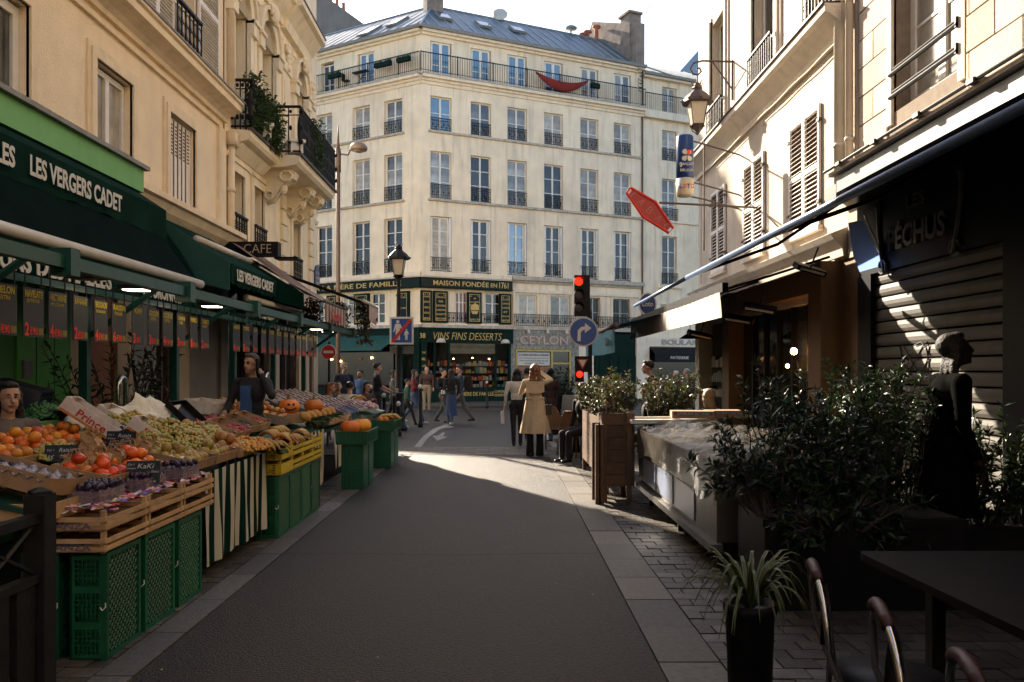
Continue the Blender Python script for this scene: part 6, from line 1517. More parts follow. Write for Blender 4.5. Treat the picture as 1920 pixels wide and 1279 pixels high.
# pineapples in a row
pine_m = mat('pineapple_skin', (.42, .17, .03), .7, .0, 26, .8, 22, col2=(.60, .34, .08)); 
def pineapple(c, rz, lab):
    t = thing('pineapple', lab, 'pineapple', c, 'pineapples in a row', (0, R(62), rz))
    mb = MB(); mb.ball((0, 0, 0), (.062, .062, .085), 12, 8); mb.build('fruit', pine_m, t, True, True)
    rg = np.random.default_rng(int(c[1] * 100)); pts = [(np.array([rg.normal(0, .012), rg.normal(0, .012), .06 + .02 * rg.random()]), np.array([rg.normal(0, .45), rg.normal(0, .45), 1.0])) for _ in range(46)]
    me = leaf_mesh(pts, .17, rg, .15, .14, 'crown'); me.materials.append(leaf_mid); inst('crown', me, t, Matrix.Rotation(R(180), 4, 'X') @ T(0, 0, 0), False)
for i in range(6): pineapple((-2.58 - .0 * i, 10.35 + i * .30, 1.02), R(180), f'{ORD[i]} pineapple from the camera, lying with its leafy crown to the shop')
# pale thin wooden boxes and white egg-like cartons stepping up
for i in range(4): wood_tray(f'{ORD[i]} empty pale flat box leaning in the middle stall', -2.75 , -2.40, 11.0 + i * .38, 11.36 + i * .38, .86 + .0 * i, .10, slots=1, group='pale flat boxes in the middle stall')
cw = mat('white_carton', (.58, .52, .48), .6, .12, 20, .1)
cnt = 0
berry_blue = mat('blue_lid', (.10, .16, .32), .35, .3, 14, .05)
tray_proto = {}
for mkey, mm in (('a', cw), ('b', berry_blue)):
    mb = MB(); mb.use(mm); mb.box((-.11, -.07, 0), (.11, .07, .05)); mb.use(beet_m); mb.box((-.085, -.05, .05), (.085, .05, .062)); tray_proto[mkey] = mb.mesh('berry_carton', None)
for i in range(7):
    for j in range(9):
        x = -2.62 - i * .19; y = 12.55 + j * .30 - i * .06
        if x < -3.8: continue
        o = bpy.data.objects.new('berry_carton', tray_proto['b' if (i == 0 and j < 5) else 'a']); COL.objects.link(o); o.location = (x, y, .31 - .23 * x + .03); o.rotation_euler = (rnd.uniform(-.25, .1), .42, rnd.uniform(-.1, .1))
        tag(o, 'small white carton of berries with a blue lid, front row of the far display' if (i == 0 and j < 5) else 'small white carton of dark berries stepped up the far display', 'carton', 'white berry cartons')
x, y = -3.2, 15.1
garlic_m = island_mat('garlic_and_onion', [(.5, .4, .36), (.45, .2, .25), (.55, .48, .4), (.35, .12, .15)], .6)
heap('garlic_and_onions', 'pile of pink garlic and shallots at the far end of the stalls', (-2.75, 15.0, .92), .35, .55, .12, 700, .032, garlic_m, 51)
for k, (x, y) in enumerate(((-3.0, 15.6), (-2.85, 15.2))): banana_bunch((x, y, 1.06), 5, .3 * k, ['yellow banana bunch at the far end of the display', 'yellow banana bunch above the garlic'][k], 1.2)

# ---- green vegetable crate, dark crates and scale at the far left
x, y = -4.0, 6.1
t, M = cbox('light green crate of vegetables beside the seated woman', (-3.98, 6.45, 1.16), .40, .62, .10, mat('pale_green_crate', (.14, .30, .12), .5, .15, 6, .05), flap=False)
veg = island_mat('green_sprouts', [(.03, .12, .03), (.05, .16, .04), (.02, .09, .04)], .5)
heap('green_sprouts', 'net bag of green sprouts in the light green crate', (-3.92, 6.75, 1.20), .14, .20, .16, 700, .018, veg, 60)
heap('purple_vegetables', 'small dark aubergines in front of the sprouts', (-3.95, 6.28, 1.20), .14, .16, .07, 200, .022, grape_k, 61)
mb = MB()
for k in range(3): mb.ball((-4.1 + .03 * k, 6.15 + .14 * k, 1.38), (.07, .08, .15), 10, 8)
tag(mb.build('pale_cabbage', mat('cabbage_leaf', (.20, .27, .08), .6, .2, 9, .3), None, True), 'pale green cabbages leaning by the green door', 'cabbage')
t = thing('dark_crate', 'dark blue-black crate tipped on its side behind the sprouts', 'crate', (-4.3, 7.0, 1.25), None, (.0, .3, .35))
for a, c in (((-.2, -.3, 0), (.2, -.28, .26)), ((-.2, .28, 0), (.2, .30, .26)), ((-.2, -.28, 0), (-.18, .28, .26)), ((-.18, -.28, 0), (.2, .28, .02))): MB().box(a, c).build('side', mat('navy_plastic', (.012, .018, .035), .4, .2, 6, .05), t, local=True)
mb = MB()
for i in range(9): mb.box((.18, -.27 + i * .062, .02), (.195, -.245 + i * .062, .26))
for i in range(5): mb.box((.18, -.28, .02 + i * .056), (.197, .28, .035 + i * .056))
mb.build('grille', mat('navy_plastic', (0, 0, 0)), t, local=True)
t = thing('weighing_scale', 'dark weighing scale with a steel tray beside the grape cartons', 'scale', (-3.78, 6.9, 1.13))
MB().box((-3.95, 6.75, 1.13), (-3.62, 7.1, 1.26)).build('body', black_plastic, t); MB().box((-4.0, 6.68, 1.28), (-3.56, 7.15, 1.295)).build('tray', steel, t); MB().box((-3.85, 6.85, 1.26), (-3.7, 7.0, 1.28)).build('neck', black_plastic, t)
mb = MB(); mb.tube([(-3.52 + .02 * i, 6.42 + .05 * i, 1.22 - .03 * i) for i in range(6)], .045, 12); tag(mb.build('paper_roll', white_paper, None, True), 'rolled white paper next to the far oranges', 'paper roll')

# ---- steel frame of the stalls (green): posts, rails, brackets
fr = thing('stall_gantry', 'long dark green steel frame with posts and rails carrying the price boards', 'frame', (-4.0, 11, 0))
for y in (5.5, 7.6, 9.68, 11.75, 13.8, 15.9): MB().box((-4.04, y - .04, .004), (-3.96, y + .04, 2.50)).build('post', frame_green, fr)
MB().box((-3.10, 2.5, 2.33), (-3.03, 16.6, 2.42)).build('rail', frame_green, fr); MB().box((-3.66, 2.5, 2.29), (-3.61, 16.6, 2.345)).build('rail', frame_green, fr); MB().box((-4.03, 2.5, 2.5), (-3.97, 16.6, 2.57)).build('rail', frame_green, fr)
for y in (3.5, 5.55, 7.65, 9.73, 11.8, 13.85, 15.95):
    MB().box((-3.97, y, 2.42), (-3.03, y + .04, 2.47)).build('cross_arm', frame_green, fr)
    MB().tube([(-3.98, y, 1.95), (-3.30, y, 2.43)], .028, 6).build('brace', frame_green, fr)
    MB().box((-3.14, y - .05, 2.28), (-2.99, y + .07, 2.47)).build('bracket', frame_green, fr)
for k, y in enumerate((6.3, 7.15, 9.0, 13.0, 14.0, 14.9)):
    t = thing('stall_lamp', ['flat floodlight under the near rail end', 'flat floodlight glowing above the fourth price board', 'flat floodlight glowing above the kiwi board', 'small floodlight over the second stall, nearest', 'small floodlight over the second stall, middle', 'small floodlight over the second stall, farthest'][k], 'floodlight', (-3.3, y, 2.36), 'floodlights under the stall rail')
    MB().box((-3.42, y - .11, 2.345), (-3.18, y + .11, 2.385)).build('housing', black_plastic, t)
    MB().box((-3.39, y - .08, 2.338), (-3.21, y + .08, 2.344)).build('lens', mat('lit_lamp_lens', (.9, .85, .7), .4, 0, 5, 0, emit=(1, .85, .6), estr=4.0) if k in (1, 2, 4, 5) else steel, t)
# ---- price boards
names1 = [('MELON', 'EXTRA', '3€90', 'PIÈCE', 5.70), ('NAVELATE', 'JUTEUSE', '2€90', 'KG', 6.04), ('NECTARINE', 'PÊCHE JAUNE', '4€90', 'KG', 6.37), ('BANANE', '', '2€50', 'KG', 6.71), ('BRUGNON', 'PÊCHE BLANCHE', '4€90', 'KG', 7.05), ('RAISIN', 'ITALIA', '6€90', 'KG', 7.38), ('KIWI', '', '3 - 2€90', '', 7.76), ('GOLDEN', 'EXTRA', '3€90', 'KG', 8.11), ('COURGE', 'EXTRA', '4€90', 'KG', 8.45), ('CLÉMENTINE', 'EXTRA', '3€90', 'KG', 8.80), ('POMELO', '', '1€90', 'PIÈCE', 9.16), ('TOMATE', 'GRAPPE', '2€90', 'KG', 9.50)]
names2 = [('ANANAS', '', '4€90', 'PC'), ('POIRE', '', '1€90', 'KG'), ('GALA', '', '3€90', 'KG'), ('FRAISE', '', '3€90', 'PC'), ('CITRON', '', '5€90', 'KG'), ('FIGUE', '', '4€90', 'KG'), ('PRUNE', '', '3€90', 'KG'), ('KAKI', '', '3€90', 'KG'), ('AVOCAT', '', '1€90', 'PC'), ('MANGUE', '', '3€90', 'PC'), ('LITCHI', '', '2€90', 'KG'), ('COCO', '', '3€90', 'PC')]
plate = MB().box((-.125, -.004, 0), (.125, .004, .37)).mesh('plate', sign_plastic)
hook = MB().tube([(0, 0, 0), (0, 0, .14)], .006, 5).mesh('hook', iron)
kgm = MB().box((-.03, -.007, 0), (.03, -.004, .052)).mesh('unit_label', mat('ochre_label', (.22, .16, .015), .6, .1, 10, 0))
def price(y, a, b, p, unit, lab, x=-3.57, sc=1.0, grp='hanging fruit price boards'):
    z = 1.875
    t = thing('price_board', lab, 'price sign', (x, y, z), grp, (0, 0, R(90) + rnd.uniform(-.06, .06)))
    t.scale = (sc, sc, sc)
    inst('plate', plate, t, T(0, 0, .0), False)
    for u in (-.10, .10): inst('hook', hook, t, T(u, 0, .36), False)
    def tx(s_, u, zz, w, h, m, bold=.02):
        me, tw, th = text_mesh(s_, m, bold, .02); o = bpy.data.objects.new('lettering', me); COL.objects.link(o); o.parent = t
        o.matrix_basis = T(u, -.006, zz) @ Matrix.Rotation(R(90), 4, 'X') @ Matrix.Diagonal((w / tw, h / th, .02, 1))
    tx(a, -.0, .325, min(.21, .034 * len(a) + .02), .055, yellow_l)
    if b: tx(b, -.01, .27, min(.17, .018 * len(b) + .03), .032, yellow_l, .01)
    tx(p[0], -.085, .058, .05, .10, red_l, .03)
    tx(p[1:], -.005, .045, min(.10, .028 * len(p)), .062, red_l, .02)
    if unit: inst('unit_label', kgm, t, T(.085, 0, .018), False); tx(unit, .085, .048, .05, .03, sign_plastic, .0)
for a, b, p, u_, y in names1: price(y, a, b, p, u_, f'grey hanging board for {a.capitalize()} priced {p} over the first stall')
for i, (a, b, p, u_) in enumerate(names2): price(10.62 + i * .40, a, b, p, u_, f'small grey hanging board for {a.capitalize()} over the second stall', grp='price boards of the second stall')

# ---- awnings over the stalls
aw1 = thing('greengrocer_awning', 'long dark green awning lettered LES VERGERS CADET', 'awning', (-4.3, 7, 3))
A0, A1 = (-4.55, 3.80), (-3.82, 2.72)
def aw_pt(t): return (A0[0] + (A1[0] - A0[0]) * t, A0[1] + (A1[1] - A0[1]) * t)
mb = MB(); mb.sheet(lambda a, b: (aw_pt(b)[0], 1.5 + 8.45 * a, aw_pt(b)[1] - .025 * math.sin(b * math.pi) + .006 * math.sin(a * 60) * b), 60, 8)
mb.sheet(lambda a, b: (aw_pt(b)[0] - .01, 9.95 - 8.45 * a, aw_pt(b)[1] - .01 - .025 * math.sin(b * math.pi)), 2, 8); mb.build('canopy', mat('shaded_green_canvas', (.002, .008, .006), .9, .3, 3, .2, 60, ior=1.1), aw1, True)  # canvas near black, the dark under the lettered band put into its colour
bd = MB(); bd.sheet(lambda a, b: (-4.54 + .34 * b, 1.5 + 8.4 * a, 3.83 - .22 * b), 20, 2); bd.sheet(lambda a, b: (-4.20 + .012 * math.sin(a * 70) * b, 1.5 + 8.4 * a, 3.61 - b * (.35 + .012 * math.sin(a * 90))), 80, 3); bd.build('lettered_band', cloth_green, aw1, True)
BF = FRM((-4.17, 0, 0), (0, 1, 0), (-1, 0, 0)); text('LES VERGERS CADET', aw1, BF, 7.83, 3.43, 1.68, .185, letter_w, -.012, .03, extrude=.004); text('PRIMEURS DES HALLES', aw1, BF, 5.85, 3.43, 1.85, .185, letter_w, -.012, .03, extrude=.004)
MB().tube([(-4.55, 9.95, 3.80), (-4.0, 9.95, 3.02), (-3.82, 9.95, 2.72)], .022, 6).build('side_hem', cloth_green, aw1)
dr = Vector((A1[0] - A0[0], 0, A1[1] - A0[1])).normalized(); nrm = Vector((0, 1, 0)).cross(dr); nrm = nrm if nrm.x > 0 else -nrm
def on_aw(s_, y, t, w, h, m, bold=.03):
    me, tw, th = text_mesh(s_, m, bold, .01); o = bpy.data.objects.new('lettering', me); COL.objects.link(o); o.parent = aw1
    up_ = -dr; px_, pz_ = aw_pt(t); A = Matrix.Identity(4); right = Vector((0, 1, 0)); n_ = right.cross(up_)
    for i, v in enumerate((right * (w / tw), up_ * (h / th), n_ * .05)): A[0][i], A[1][i], A[2][i] = v
    A.translation = Vector((px_, y, pz_)) + n_ * .004 - wpos(aw1); o.matrix_basis = A
MB().tube([(-3.80, 1.5, 2.70), (-3.80, 9.97, 2.70)], .055, 12).build('front_bar', cream_metal, aw1, True)
def valance(par, y0, y1, x, z1, h, m, sc_w=.22, name='valance', dip=.05):
    mb = MB(); n = max(1, round((y1 - y0) / sc_w)) * 6
    mb.sheet(lambda a, b: (x + .015 * math.sin(a * 50) * b, y0 + (y1 - y0) * a, z1 - b * (h - dip + dip * abs(math.sin(a * n / 6 * math.pi)))), n, 3); return mb.build(name, m, par, True)
valance(aw1, 1.5, 9.9, -3.79, 2.66, .34, cloth_green)
VF = FRM((-3.765, 0, 0), (0, 1, 0), (-1, 0, 0))
text('PRIMEURS DES HALLES', aw1, VF, 6.45, 2.47, 2.3, .17, letter_w, -.02, .03); text('COURONNES', aw1, VF, 8.75, 2.47, 1.0, .15, letter_w, -.02, .03)
aw2 = thing('middle_green_awning', 'dark green awning with a closed side cheek left of the cafe sign', 'awning', (-4.2, 12, 3))
mb = MB(); mb.prism([(-4.72, 3.73), (-3.69, 3.07), (-3.69, 2.70), (-4.72, 2.95)], 10.70, 10.72, 1); mb.build('side_cheek', mat('side_cheek_green', (.012, .07, .052), .65, .12, 3, .1, 150), aw2)
mb = MB(); mb.sheet(lambda a, b: (-4.72 + 1.03 * b, 10.72 + 2.2 * a, 3.73 - .66 * b), 2, 2); mb.build('canopy', cloth_green, aw2); valance(aw2, 10.72, 12.9, -3.68, 3.07, .30, cloth_green)
MB().tube([(-4.15, 10.75, 3.40), (-4.15, 13.4, 3.40)], .05, 10).build('cassette', cream_metal, aw2, True)
text('LES VERGERS CADET', aw2, FRM((-3.67, 0, 0), (0, 1, 0), (-1, 0, 0)), 11.75, 2.93, 1.7, .16, letter_w, -.02, .03)
aw3 = thing('second_stall_awning', 'low dark green awning with a cream front tube over the second stall', 'awning', (-3.9, 13.8, 2.8))
MB().tube([(-3.80, 11.75, 2.70), (-3.80, 16.2, 2.70)], .05, 12).build('front_bar', cream_metal, aw3, True); mb = MB(); mb.sheet(lambda a, b: (-4.55 + .75 * b, 11.75 + 4.45 * a, 3.35 - .62 * b), 4, 3); mb.build('canopy', cloth_green, aw3); valance(aw3, 11.75, 16.2, -3.79, 2.67, .30, cloth_green)
text('PRIMEURS', aw3, VF, 12.7, 2.5, 1.0, .15, letter_w, -.02, .03); text('HALLES', aw3, VF, 14.2, 2.5, .9, .15, letter_w, -.02, .03)
# cafe awning, brown, with scalloped front, open over the terrace
brown_cloth = mat('brown_canvas', (.21, .15, .12), .85, .1, 3, .12, 140, streak=.15, ior=1.15); pink_cloth = mat('faded_stripe_canvas', (.40, .31, .28), .8, .1, 4, .1, 140)
aw4 = thing('cafe_awning', 'brown cafe awning with a dark cheek under the CAFE sign', 'awning', (-3.9, 15, 3))
mb = MB(); mb.prism([(-4.35, 3.52), (-3.27, 2.88), (-3.27, 2.64), (-4.35, 2.90)], 13.0, 13.02, 1); mb.build('side_cheek', cloth_green, aw4)
mb = MB(); mb.sheet(lambda a, b: (-4.45 + 1.18 * b, 13.02 + 1.7 * a, 3.72 - .84 * b), 3, 2); mb.build('canopy', brown_cloth, aw4)
aw5 = thing('terrace_awning', 'faded striped terrace awning with a scalloped edge at the street corner', 'awning', (-3.5, 18, 3))
for i in range(14):
    a0, a1 = 13.1 + i * .12, 13.1 + (i + 1) * .12; mb = MB(); mb.sheet(lambda a, b: (-4.4 + 1.45 * b, a0 + (a1 - a0) * a, 3.55 - .80 * b), 1, 2); mb.sheet(lambda a, b: (-2.95 + .01 * a, a0 + (a1 - a0) * a, 2.75 - b * (.34 - .05 * abs(math.cos(a * math.pi)))), 4, 1); mb.build('stripe', pink_cloth if i % 2 else brown_cloth, aw5)
MB().tube([(-2.96, 13.1, 2.76), (-2.96, 14.8, 2.76)], .03, 8).build('front_bar', iron_brown, aw5)
text('Cadet', aw5, FRM((-2.92, 0, 0), (0, 1, 0), (-1, 0, 0)), 13.8, 2.56, .8, .18, mat('faded_red_print', (.45, .05, .04), .6, .1, 10, 0), -.02, .02)
aw6 = thing('corner_cafe_awning', 'dark brown cafe awning stretched out at the corner of the street', 'awning', (-4, 15.5, 3))
mb = MB(); mb.sheet(lambda a, b: (-4.7 + 2.1 * b, 14.75 + 1.55 * a, 3.66 - .76 * b), 3, 3); mb.build('canopy', brown_cloth, aw6)
valance(aw6, 15.3, 16.3, -2.59, 2.90, .34, pink_cloth, .16); MB().tube([(-4.7, 16.3, 3.66), (-2.6, 16.3, 2.90)], .03, 8).build('side_arm', iron_brown, aw6); MB().tube([(-2.6, 14.75, 2.91), (-2.6, 16.3, 2.91)], .035, 8).build('front_bar', cream_metal, aw6, True)
rg = np.random.default_rng(8)
for k, (x, y) in enumerate(((-3.6, 15.0), (-3.2, 15.6), (-2.8, 16.1))):
    pts = [(np.array([x + rg.normal(0, .09), y + rg.normal(0, .12), 2.98 - rg.random() * (.5 + .3 * (k == 2)) ]), np.array([0, 0, -1.])) for _ in range(380)]
    me = leaf_mesh(pts, .09, rg, .9, .5); me.materials.append(island_mat('dry_vine', [(.07, .035, .015), (.10, .05, .02), (.05, .03, .015)], .8)); o = bpy.data.objects.new('hanging_vine', me); COL.objects.link(o)
    tag(o, ['dry reddish vine hanging under the terrace awning', 'dry vine clump in the middle of the corner awning', 'longest dry vine hanging from the corner awning'][k], 'vine', 'dry hanging vines')
# CAFE sign
t = thing('cafe_sign', 'black projecting box sign reading CAFE', 'sign', (-4.1, 13.5, 3.7)); MB().box((-4.75, 13.45, 3.56), (-3.82, 13.65, 3.80)).build('box', black_plastic, t); text('CAFE', t, FRM((0, 13.45, 0), (1, 0, 0), (0, 1, 0)), -4.16, 3.68, .46, .15, mat('brass_letter_outline', (.45, .36, .24), .4, .1, 10, 0), -.012, -.012)
MB().box((-3.9, 13.5, 3.52), (-3.5, 13.8, 3.55)).build('bracket', black_plastic, t)

# ---- olive bush, ladder, hoops, black barrier
def olive(lab, base, tips, n, seed, m, size, per, group=None):
    t = thing('olive_bush', lab, 'plant', base, group); rg = np.random.default_rng(seed); st = grow(base, tips, rg)
    mb = MB()
    for s_ in st: mb.tube(s_, [.012 - .0018 * i for i in range(len(s_))], 5)
    mb.build('stems', bark, t); me = leaf_mesh(bush_points(st, per, rg, .6), size, rg, .5, .26); me.materials.append(m); inst('foliage', me, t, ID); return t
rg = np.random.default_rng(2)
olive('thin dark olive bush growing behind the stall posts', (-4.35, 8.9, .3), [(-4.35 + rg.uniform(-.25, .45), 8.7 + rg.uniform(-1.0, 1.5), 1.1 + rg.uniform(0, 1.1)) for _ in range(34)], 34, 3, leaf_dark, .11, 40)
t = thing('step_ladder', 'thin dark metal ladder leaning behind the grapes', 'ladder', (-4.4, 10.2, 0.004))
for y in (9.75, 10.25): MB().tube([(-4.3, y, 0.004), (-4.55, y, 1.75)], .018, 6).build('rail', iron, t)
for k in range(6): z = .3 + k * .26; MB().tube([(-4.3 - .25 * z / 1.75, 9.75, z), (-4.3 - .25 * z / 1.75, 10.25, z)], .014, 6).build('rung', iron, t)
for k, (x, y, z, w) in enumerate(((-4.05, 8.45, 1.55, .16), (-3.75, 12.6, 1.58, .14))):
    mb = MB(); mb.tube([(x, y - w / 2, 0.004)] + [(x, y - w / 2 * math.cos(math.pi * i / 8), z - w / 2 + w / 2 * math.sin(math.pi * i / 8)) for i in range(9)] + [(x, y + w / 2, 0.004)], .03, 10)
    tag(mb.build('steel_hoop', chrome, None, True), ['shiny steel hoop rail behind the first stall', 'shiny steel hoop rail behind the apples of the second stall'][k], 'rail')
bf = thing('black_barrier', 'black painted street barrier with a crossed grille at the lower left', 'barrier', (-2.22, 3.8, 0.004))
mb = MB(); mb.box((-2.27, 3.76, 0.004), (-2.17, 3.86, 1.03)); mb.lathe([(.06, 1.03), (.06, 1.045), (.02, 1.06)], 4, (-2.22, 3.81, 0)); mb.build('post', iron, bf)
MB().box((-2.24, 1.5, .90), (-2.19, 3.76, .945)).build('rail', iron, bf); MB().box((-2.24, 1.5, .62), (-2.19, 3.76, .66)).build('rail', iron, bf)
for i in range(5):
    y1 = 3.76 - i * .45; MB().tube([(-2.215, y1, .66), (-2.215, y1 - .45, .90)], .012, 5).build('cross_bar', iron, bf); MB().tube([(-2.215, y1 - .45, .66), (-2.215, y1, .90)], .012, 5).build('cross_bar', iron, bf)
for i in range(10): MB().box((-2.235, 3.60 - i * .2, .10), (-2.20, 3.74 - i * .2, .62)).build('slat', iron, bf)
# ================================================================== RIGHT SIDE
navy_cloth = mat('near_black_canvas', (.008, .009, .014), .8, .15, 4, .1, 150, ior=1.15)
blue_bar = mat('blue_grey_bar', (.10, .15, .26), .3, .1, 6, .03, metal=.3)
ap = thing('shop_awning', 'long near-black awning with a blue front bar over the closed shop', 'awning', (4, 8, 3.7))
mb = MB(); mb.sheet(lambda a, b: (5.0 - 2.35 * b, 3.0 + 8.87 * a, 4.20 - 1.24 * b), 4, 3); mb.sheet(lambda a, b: (2.65 + 2.35 * b, 3.0 + 8.87 * a, 2.945 + 1.24 * b), 4, 3); mb.build('canopy', navy_cloth, ap)
MB().tube([(2.62, 3.0, 2.95), (2.62, 11.4, 2.95)], .035, 10).build('front_bar', blue_bar, ap, True)
MB().tube([(2.62, 11.4, 2.95), (2.62, 16.0, 2.92)], .03, 10).build('extension_bar', blue_bar, ap, True)
MB().box((4.78, 1.5, 4.18), (5.06, 11.45, 4.40)).build('cassette', mat('grey_cassette', (.13, .135, .13), .45, .15, 4, .05, metal=.2), ap)
MB().box((4.70, 1.5, 4.43), (5.15, 11.6, 4.47)).build('capping', mat('pale_ledge', (.50, .43, .35), .7, .1, 4, .1), ap)
for k in range(9): MB().box((4.62, 2.6 + k * 1.05, 4.47), (4.86, 2.72 + k * 1.05, 4.52)).build('clamp', iron_brown, ap)
MB().tube([(4.66, 1.5, 4.50), (4.66, 11.6, 4.50)], .022, 6).build('rod', iron, ap)
for y in (4.5, 8.0, 11.1):
    MB().tube([(4.9, y, 4.1), (3.9, y + .25, 3.42), (2.7, y, 2.98)], .025, 6).build('arm', black_plastic, ap)
ab = thing('brasserie_awning', 'long dark awning with a pale ribbed valance over the brasserie terrace', 'awning', (4, 14, 3))
mb = MB(); mb.sheet(lambda a, b: (4.95 - 1.62 * b, 11.95 + 8.6 * a, 3.48 - .61 * b), 4, 3); mb.sheet(lambda a, b: (3.33 + 1.62 * b, 11.95 + 8.6 * a, 2.85 + .61 * b), 4, 3); mb.build('canopy', navy_cloth, ab)
MB().box((3.27, 11.93, 2.80), (3.36, 20.6, 2.94)).build('front_bar', black_plastic, ab)
rib = mat('pale_ribbed_canvas', (.62, .55, .46), .75, .06, 4, .1, 120)
for i in range(26):
    y0 = 12.0 + i * .33; mb = MB(); mb.sheet(lambda a, b: (3.26 - .012 * math.sin(a * math.pi) + .02 * math.sin(b * 2 + y0), y0 + .327 * a, 2.80 - .38 * b), 4, 3); mb.build('valance_strip', rib, ab)
for y in (12.1, 15.5, 19.5): MB().tube([(4.95, y, 3.35), (4.1, y + .2, 3.08), (3.35, y, 2.85)], .022, 6).build('arm', black_plastic, ab)
at_ = thing('cyan_awning', 'turquoise awning valance hanging at the street corner on the right', 'awning', (3, 18, 2.8)); cyan = mat('turquoise_canvas', (.008, .12, .16), .7, .12, 4, .15, 120)
mb = MB(); mb.sheet(lambda a, b: (5.0 - 2.7 * b, 16.4 + 5.8 * a, 3.25 - .70 * b), 2, 2); mb.build('canopy', cyan, at_)
mb = MB(); mb.sheet(lambda a, b: (2.28 + .02 * math.sin(a * 22), 16.4 + 5.8 * a, 2.52 - .52 * b - .02 * math.sin(a * 5)), 24, 3); mb.build('valance', cyan, at_, True)
MB().tube([(2.30, 16.3, 2.55), (2.30, 22.3, 2.55)], .055, 10).build('front_bar', mat('brown_tube', (.10, .065, .045), .4, .1, 6, .05), at_, True)
text('Perrier', at_, FRM((2.26, 0, 0), (0, -1, 0), (1, 0, 0)), -17.2, 2.25, .7, .18, mat('dark_teal_letters', (.0, .05, .07), .5, .1, 10, 0), -.03, .02)
# clear plastic side screen of the shop awning
t = thing('plastic_side_screen', 'bluish transparent plastic sheet at the end of the dark awning', 'screen', (4.8, 10.7, 3.0))
mb = MB(); q = [at(1590, 418, 10.7), at(1618, 412, 10.7), at(1657, 497, 10.7), at(1612, 510, 10.7), at(1600, 480, 10.7)]; mb.poly(q)
mb.build('sheet', island_mat('blue_clear_plastic', [(.16, .26, .66), (.20, .32, .74)], .35, trans=.75), t)
MB().tube([(q[1][0] + .0, 10.66, q[1][2] + .06), (q[2][0] + .02, 10.66, q[2][2])], .012, 5).build('edge_bar', chrome, t)
t = thing('wall_spotlight', 'small pale square spotlight hanging under the dark awning', 'lamp', (5.0, 9.3, 3.35)); a = at(1830, 374, 8.7); MB().cbox((a[0], a[1], a[2]), (.12, .12, .12), ).build('head', cream_metal, t); MB().tube([a, (a[0] + .05, a[1], a[2] + .3)], .012, 5).build('bracket', iron, t)
# infrared heaters and lamps under the brasserie awning
for k, (px, py, Y, rz) in enumerate(((1518, 505, 11.2, .3), (1425, 578, 11.9, -.4), (1385, 598, 13.0, -.5), (1312, 628, 15.2, .2))):
    p = at(px, py, Y); t = thing('terrace_heater', ['black heater fixed highest at the pillar top', 'tilted heater with a pale tube in front of the dark window', 'heater nearest the pale valance', 'dark heater over the far pillar'][k], 'heater', p, 'terrace heaters under the awning', (.5, .2, rz))
    MB().box((-.24, -.07, -.04), (.24, .07, .04)).build('housing', black_plastic, t, local=True); MB().tube([(-.20, -.075, 0), (.20, -.075, 0)], .018, 8).build('tube', cream_metal, t, local=True); MB().tube([(0, 0, .04), (0, .05, .32)], .012, 5).build('bracket', iron, t, local=True)
p = at(1294, 635, 17.5); t = thing('hanging_lamp', 'dark conical lamp hanging by the white pillar', 'lamp', p); mb = MB(); mb.lathe([(.03, .18), (.06, .12), (.24, .0), (.22, .0)], 14, p); mb.build('shade', black_plastic, t); MB().tube([(p[0], p[1], p[2] + .18), (p[0], p[1], p[2] + .6)], .008, 5).build('cord', iron, t)
# wall lantern on a scrolled bracket
ln = thing('wall_lantern', 'old iron wall lantern hanging from a scrolled bracket on the sunlit wall', 'lantern', (4.38, 18.05, 7.6))
def lantern(par, c, s, m_=iron_brown, glass_m=None, crown=True):
    gm = glass_m or mat('lantern_glass', (.55, .48, .36), .25, .1, 4, .02, ior=1.5)
    x, y, z = c; r0, r1 = .17 * s, .27 * s
    b = MB(); q = lambda r, zz: [(x + r * math.cos(math.pi / 4 + math.pi / 2 * i), y + r * math.sin(math.pi / 4 + math.pi / 2 * i), zz) for i in range(4)]
    lo, hi = q(r0, z), q(r1, z + .50 * s)
    b.add(lo + hi, [(0, 1, 5, 4), (1, 2, 6, 5), (2, 3, 7, 6), (3, 0, 4, 7), (3, 2, 1, 0)]); b.build('lantern_glass', gm, par)
    b = MB()
    for i in range(4): b.tube([lo[i], hi[i]], .014 * s, 5); b.tube([lo[i], lo[(i + 1) % 4]], .018 * s, 5); b.tube([hi[i], hi[(i + 1) % 4]], .022 * s, 5)
    b.build('cage', m_, par)
    b = MB(); b.lathe([(.36 * s, .50 * s), (.34 * s, .56 * s), (.26 * s, .66 * s), (.14 * s, .76 * s), (.10 * s, .80 * s), (.12 * s, .84 * s), (.08 * s, .92 * s), (.05 * s, .96 * s)], 8, (x, y, z))
    if crown:
        for i in range(6): a = i * math.pi / 3; b.tube([(x + .08 * s * math.cos(a), y + .08 * s * math.sin(a), z + .86 * s), (x + .13 * s * math.cos(a), y + .13 * s * math.sin(a), z + .98 * s)], .014 * s, 5)
        for i in range(8): a = i * math.pi / 4; b.ball((x + .35 * s * math.cos(a), y + .35 * s * math.sin(a), z + .54 * s), .035 * s, 6, 4)
    b.build('cap', m_, par)
    b = MB(); b.lathe([(.18 * s, -.02 * s), (.13 * s, -.06 * s), (.05 * s, -.12 * s), (.06 * s, -.16 * s), (.02 * s, -.22 * s)], 8, (x, y, z))
    for i in range(4): a = math.pi / 4 + i * math.pi / 2; b.tube([(x + .17 * s * math.cos(a), y + .17 * s * math.sin(a), z), (x + .13 * s * math.cos(a), y + .13 * s * math.sin(a), z - .1 * s), (x + .03 * s * math.cos(a), y + .03 * s * math.sin(a), z - .18 * s)], .012 * s, 5)
    b.build('finial', m_, par)
lantern(ln, (4.38, 18.05, 7.18), 1.0)
mb = MB(); zb = 8.62
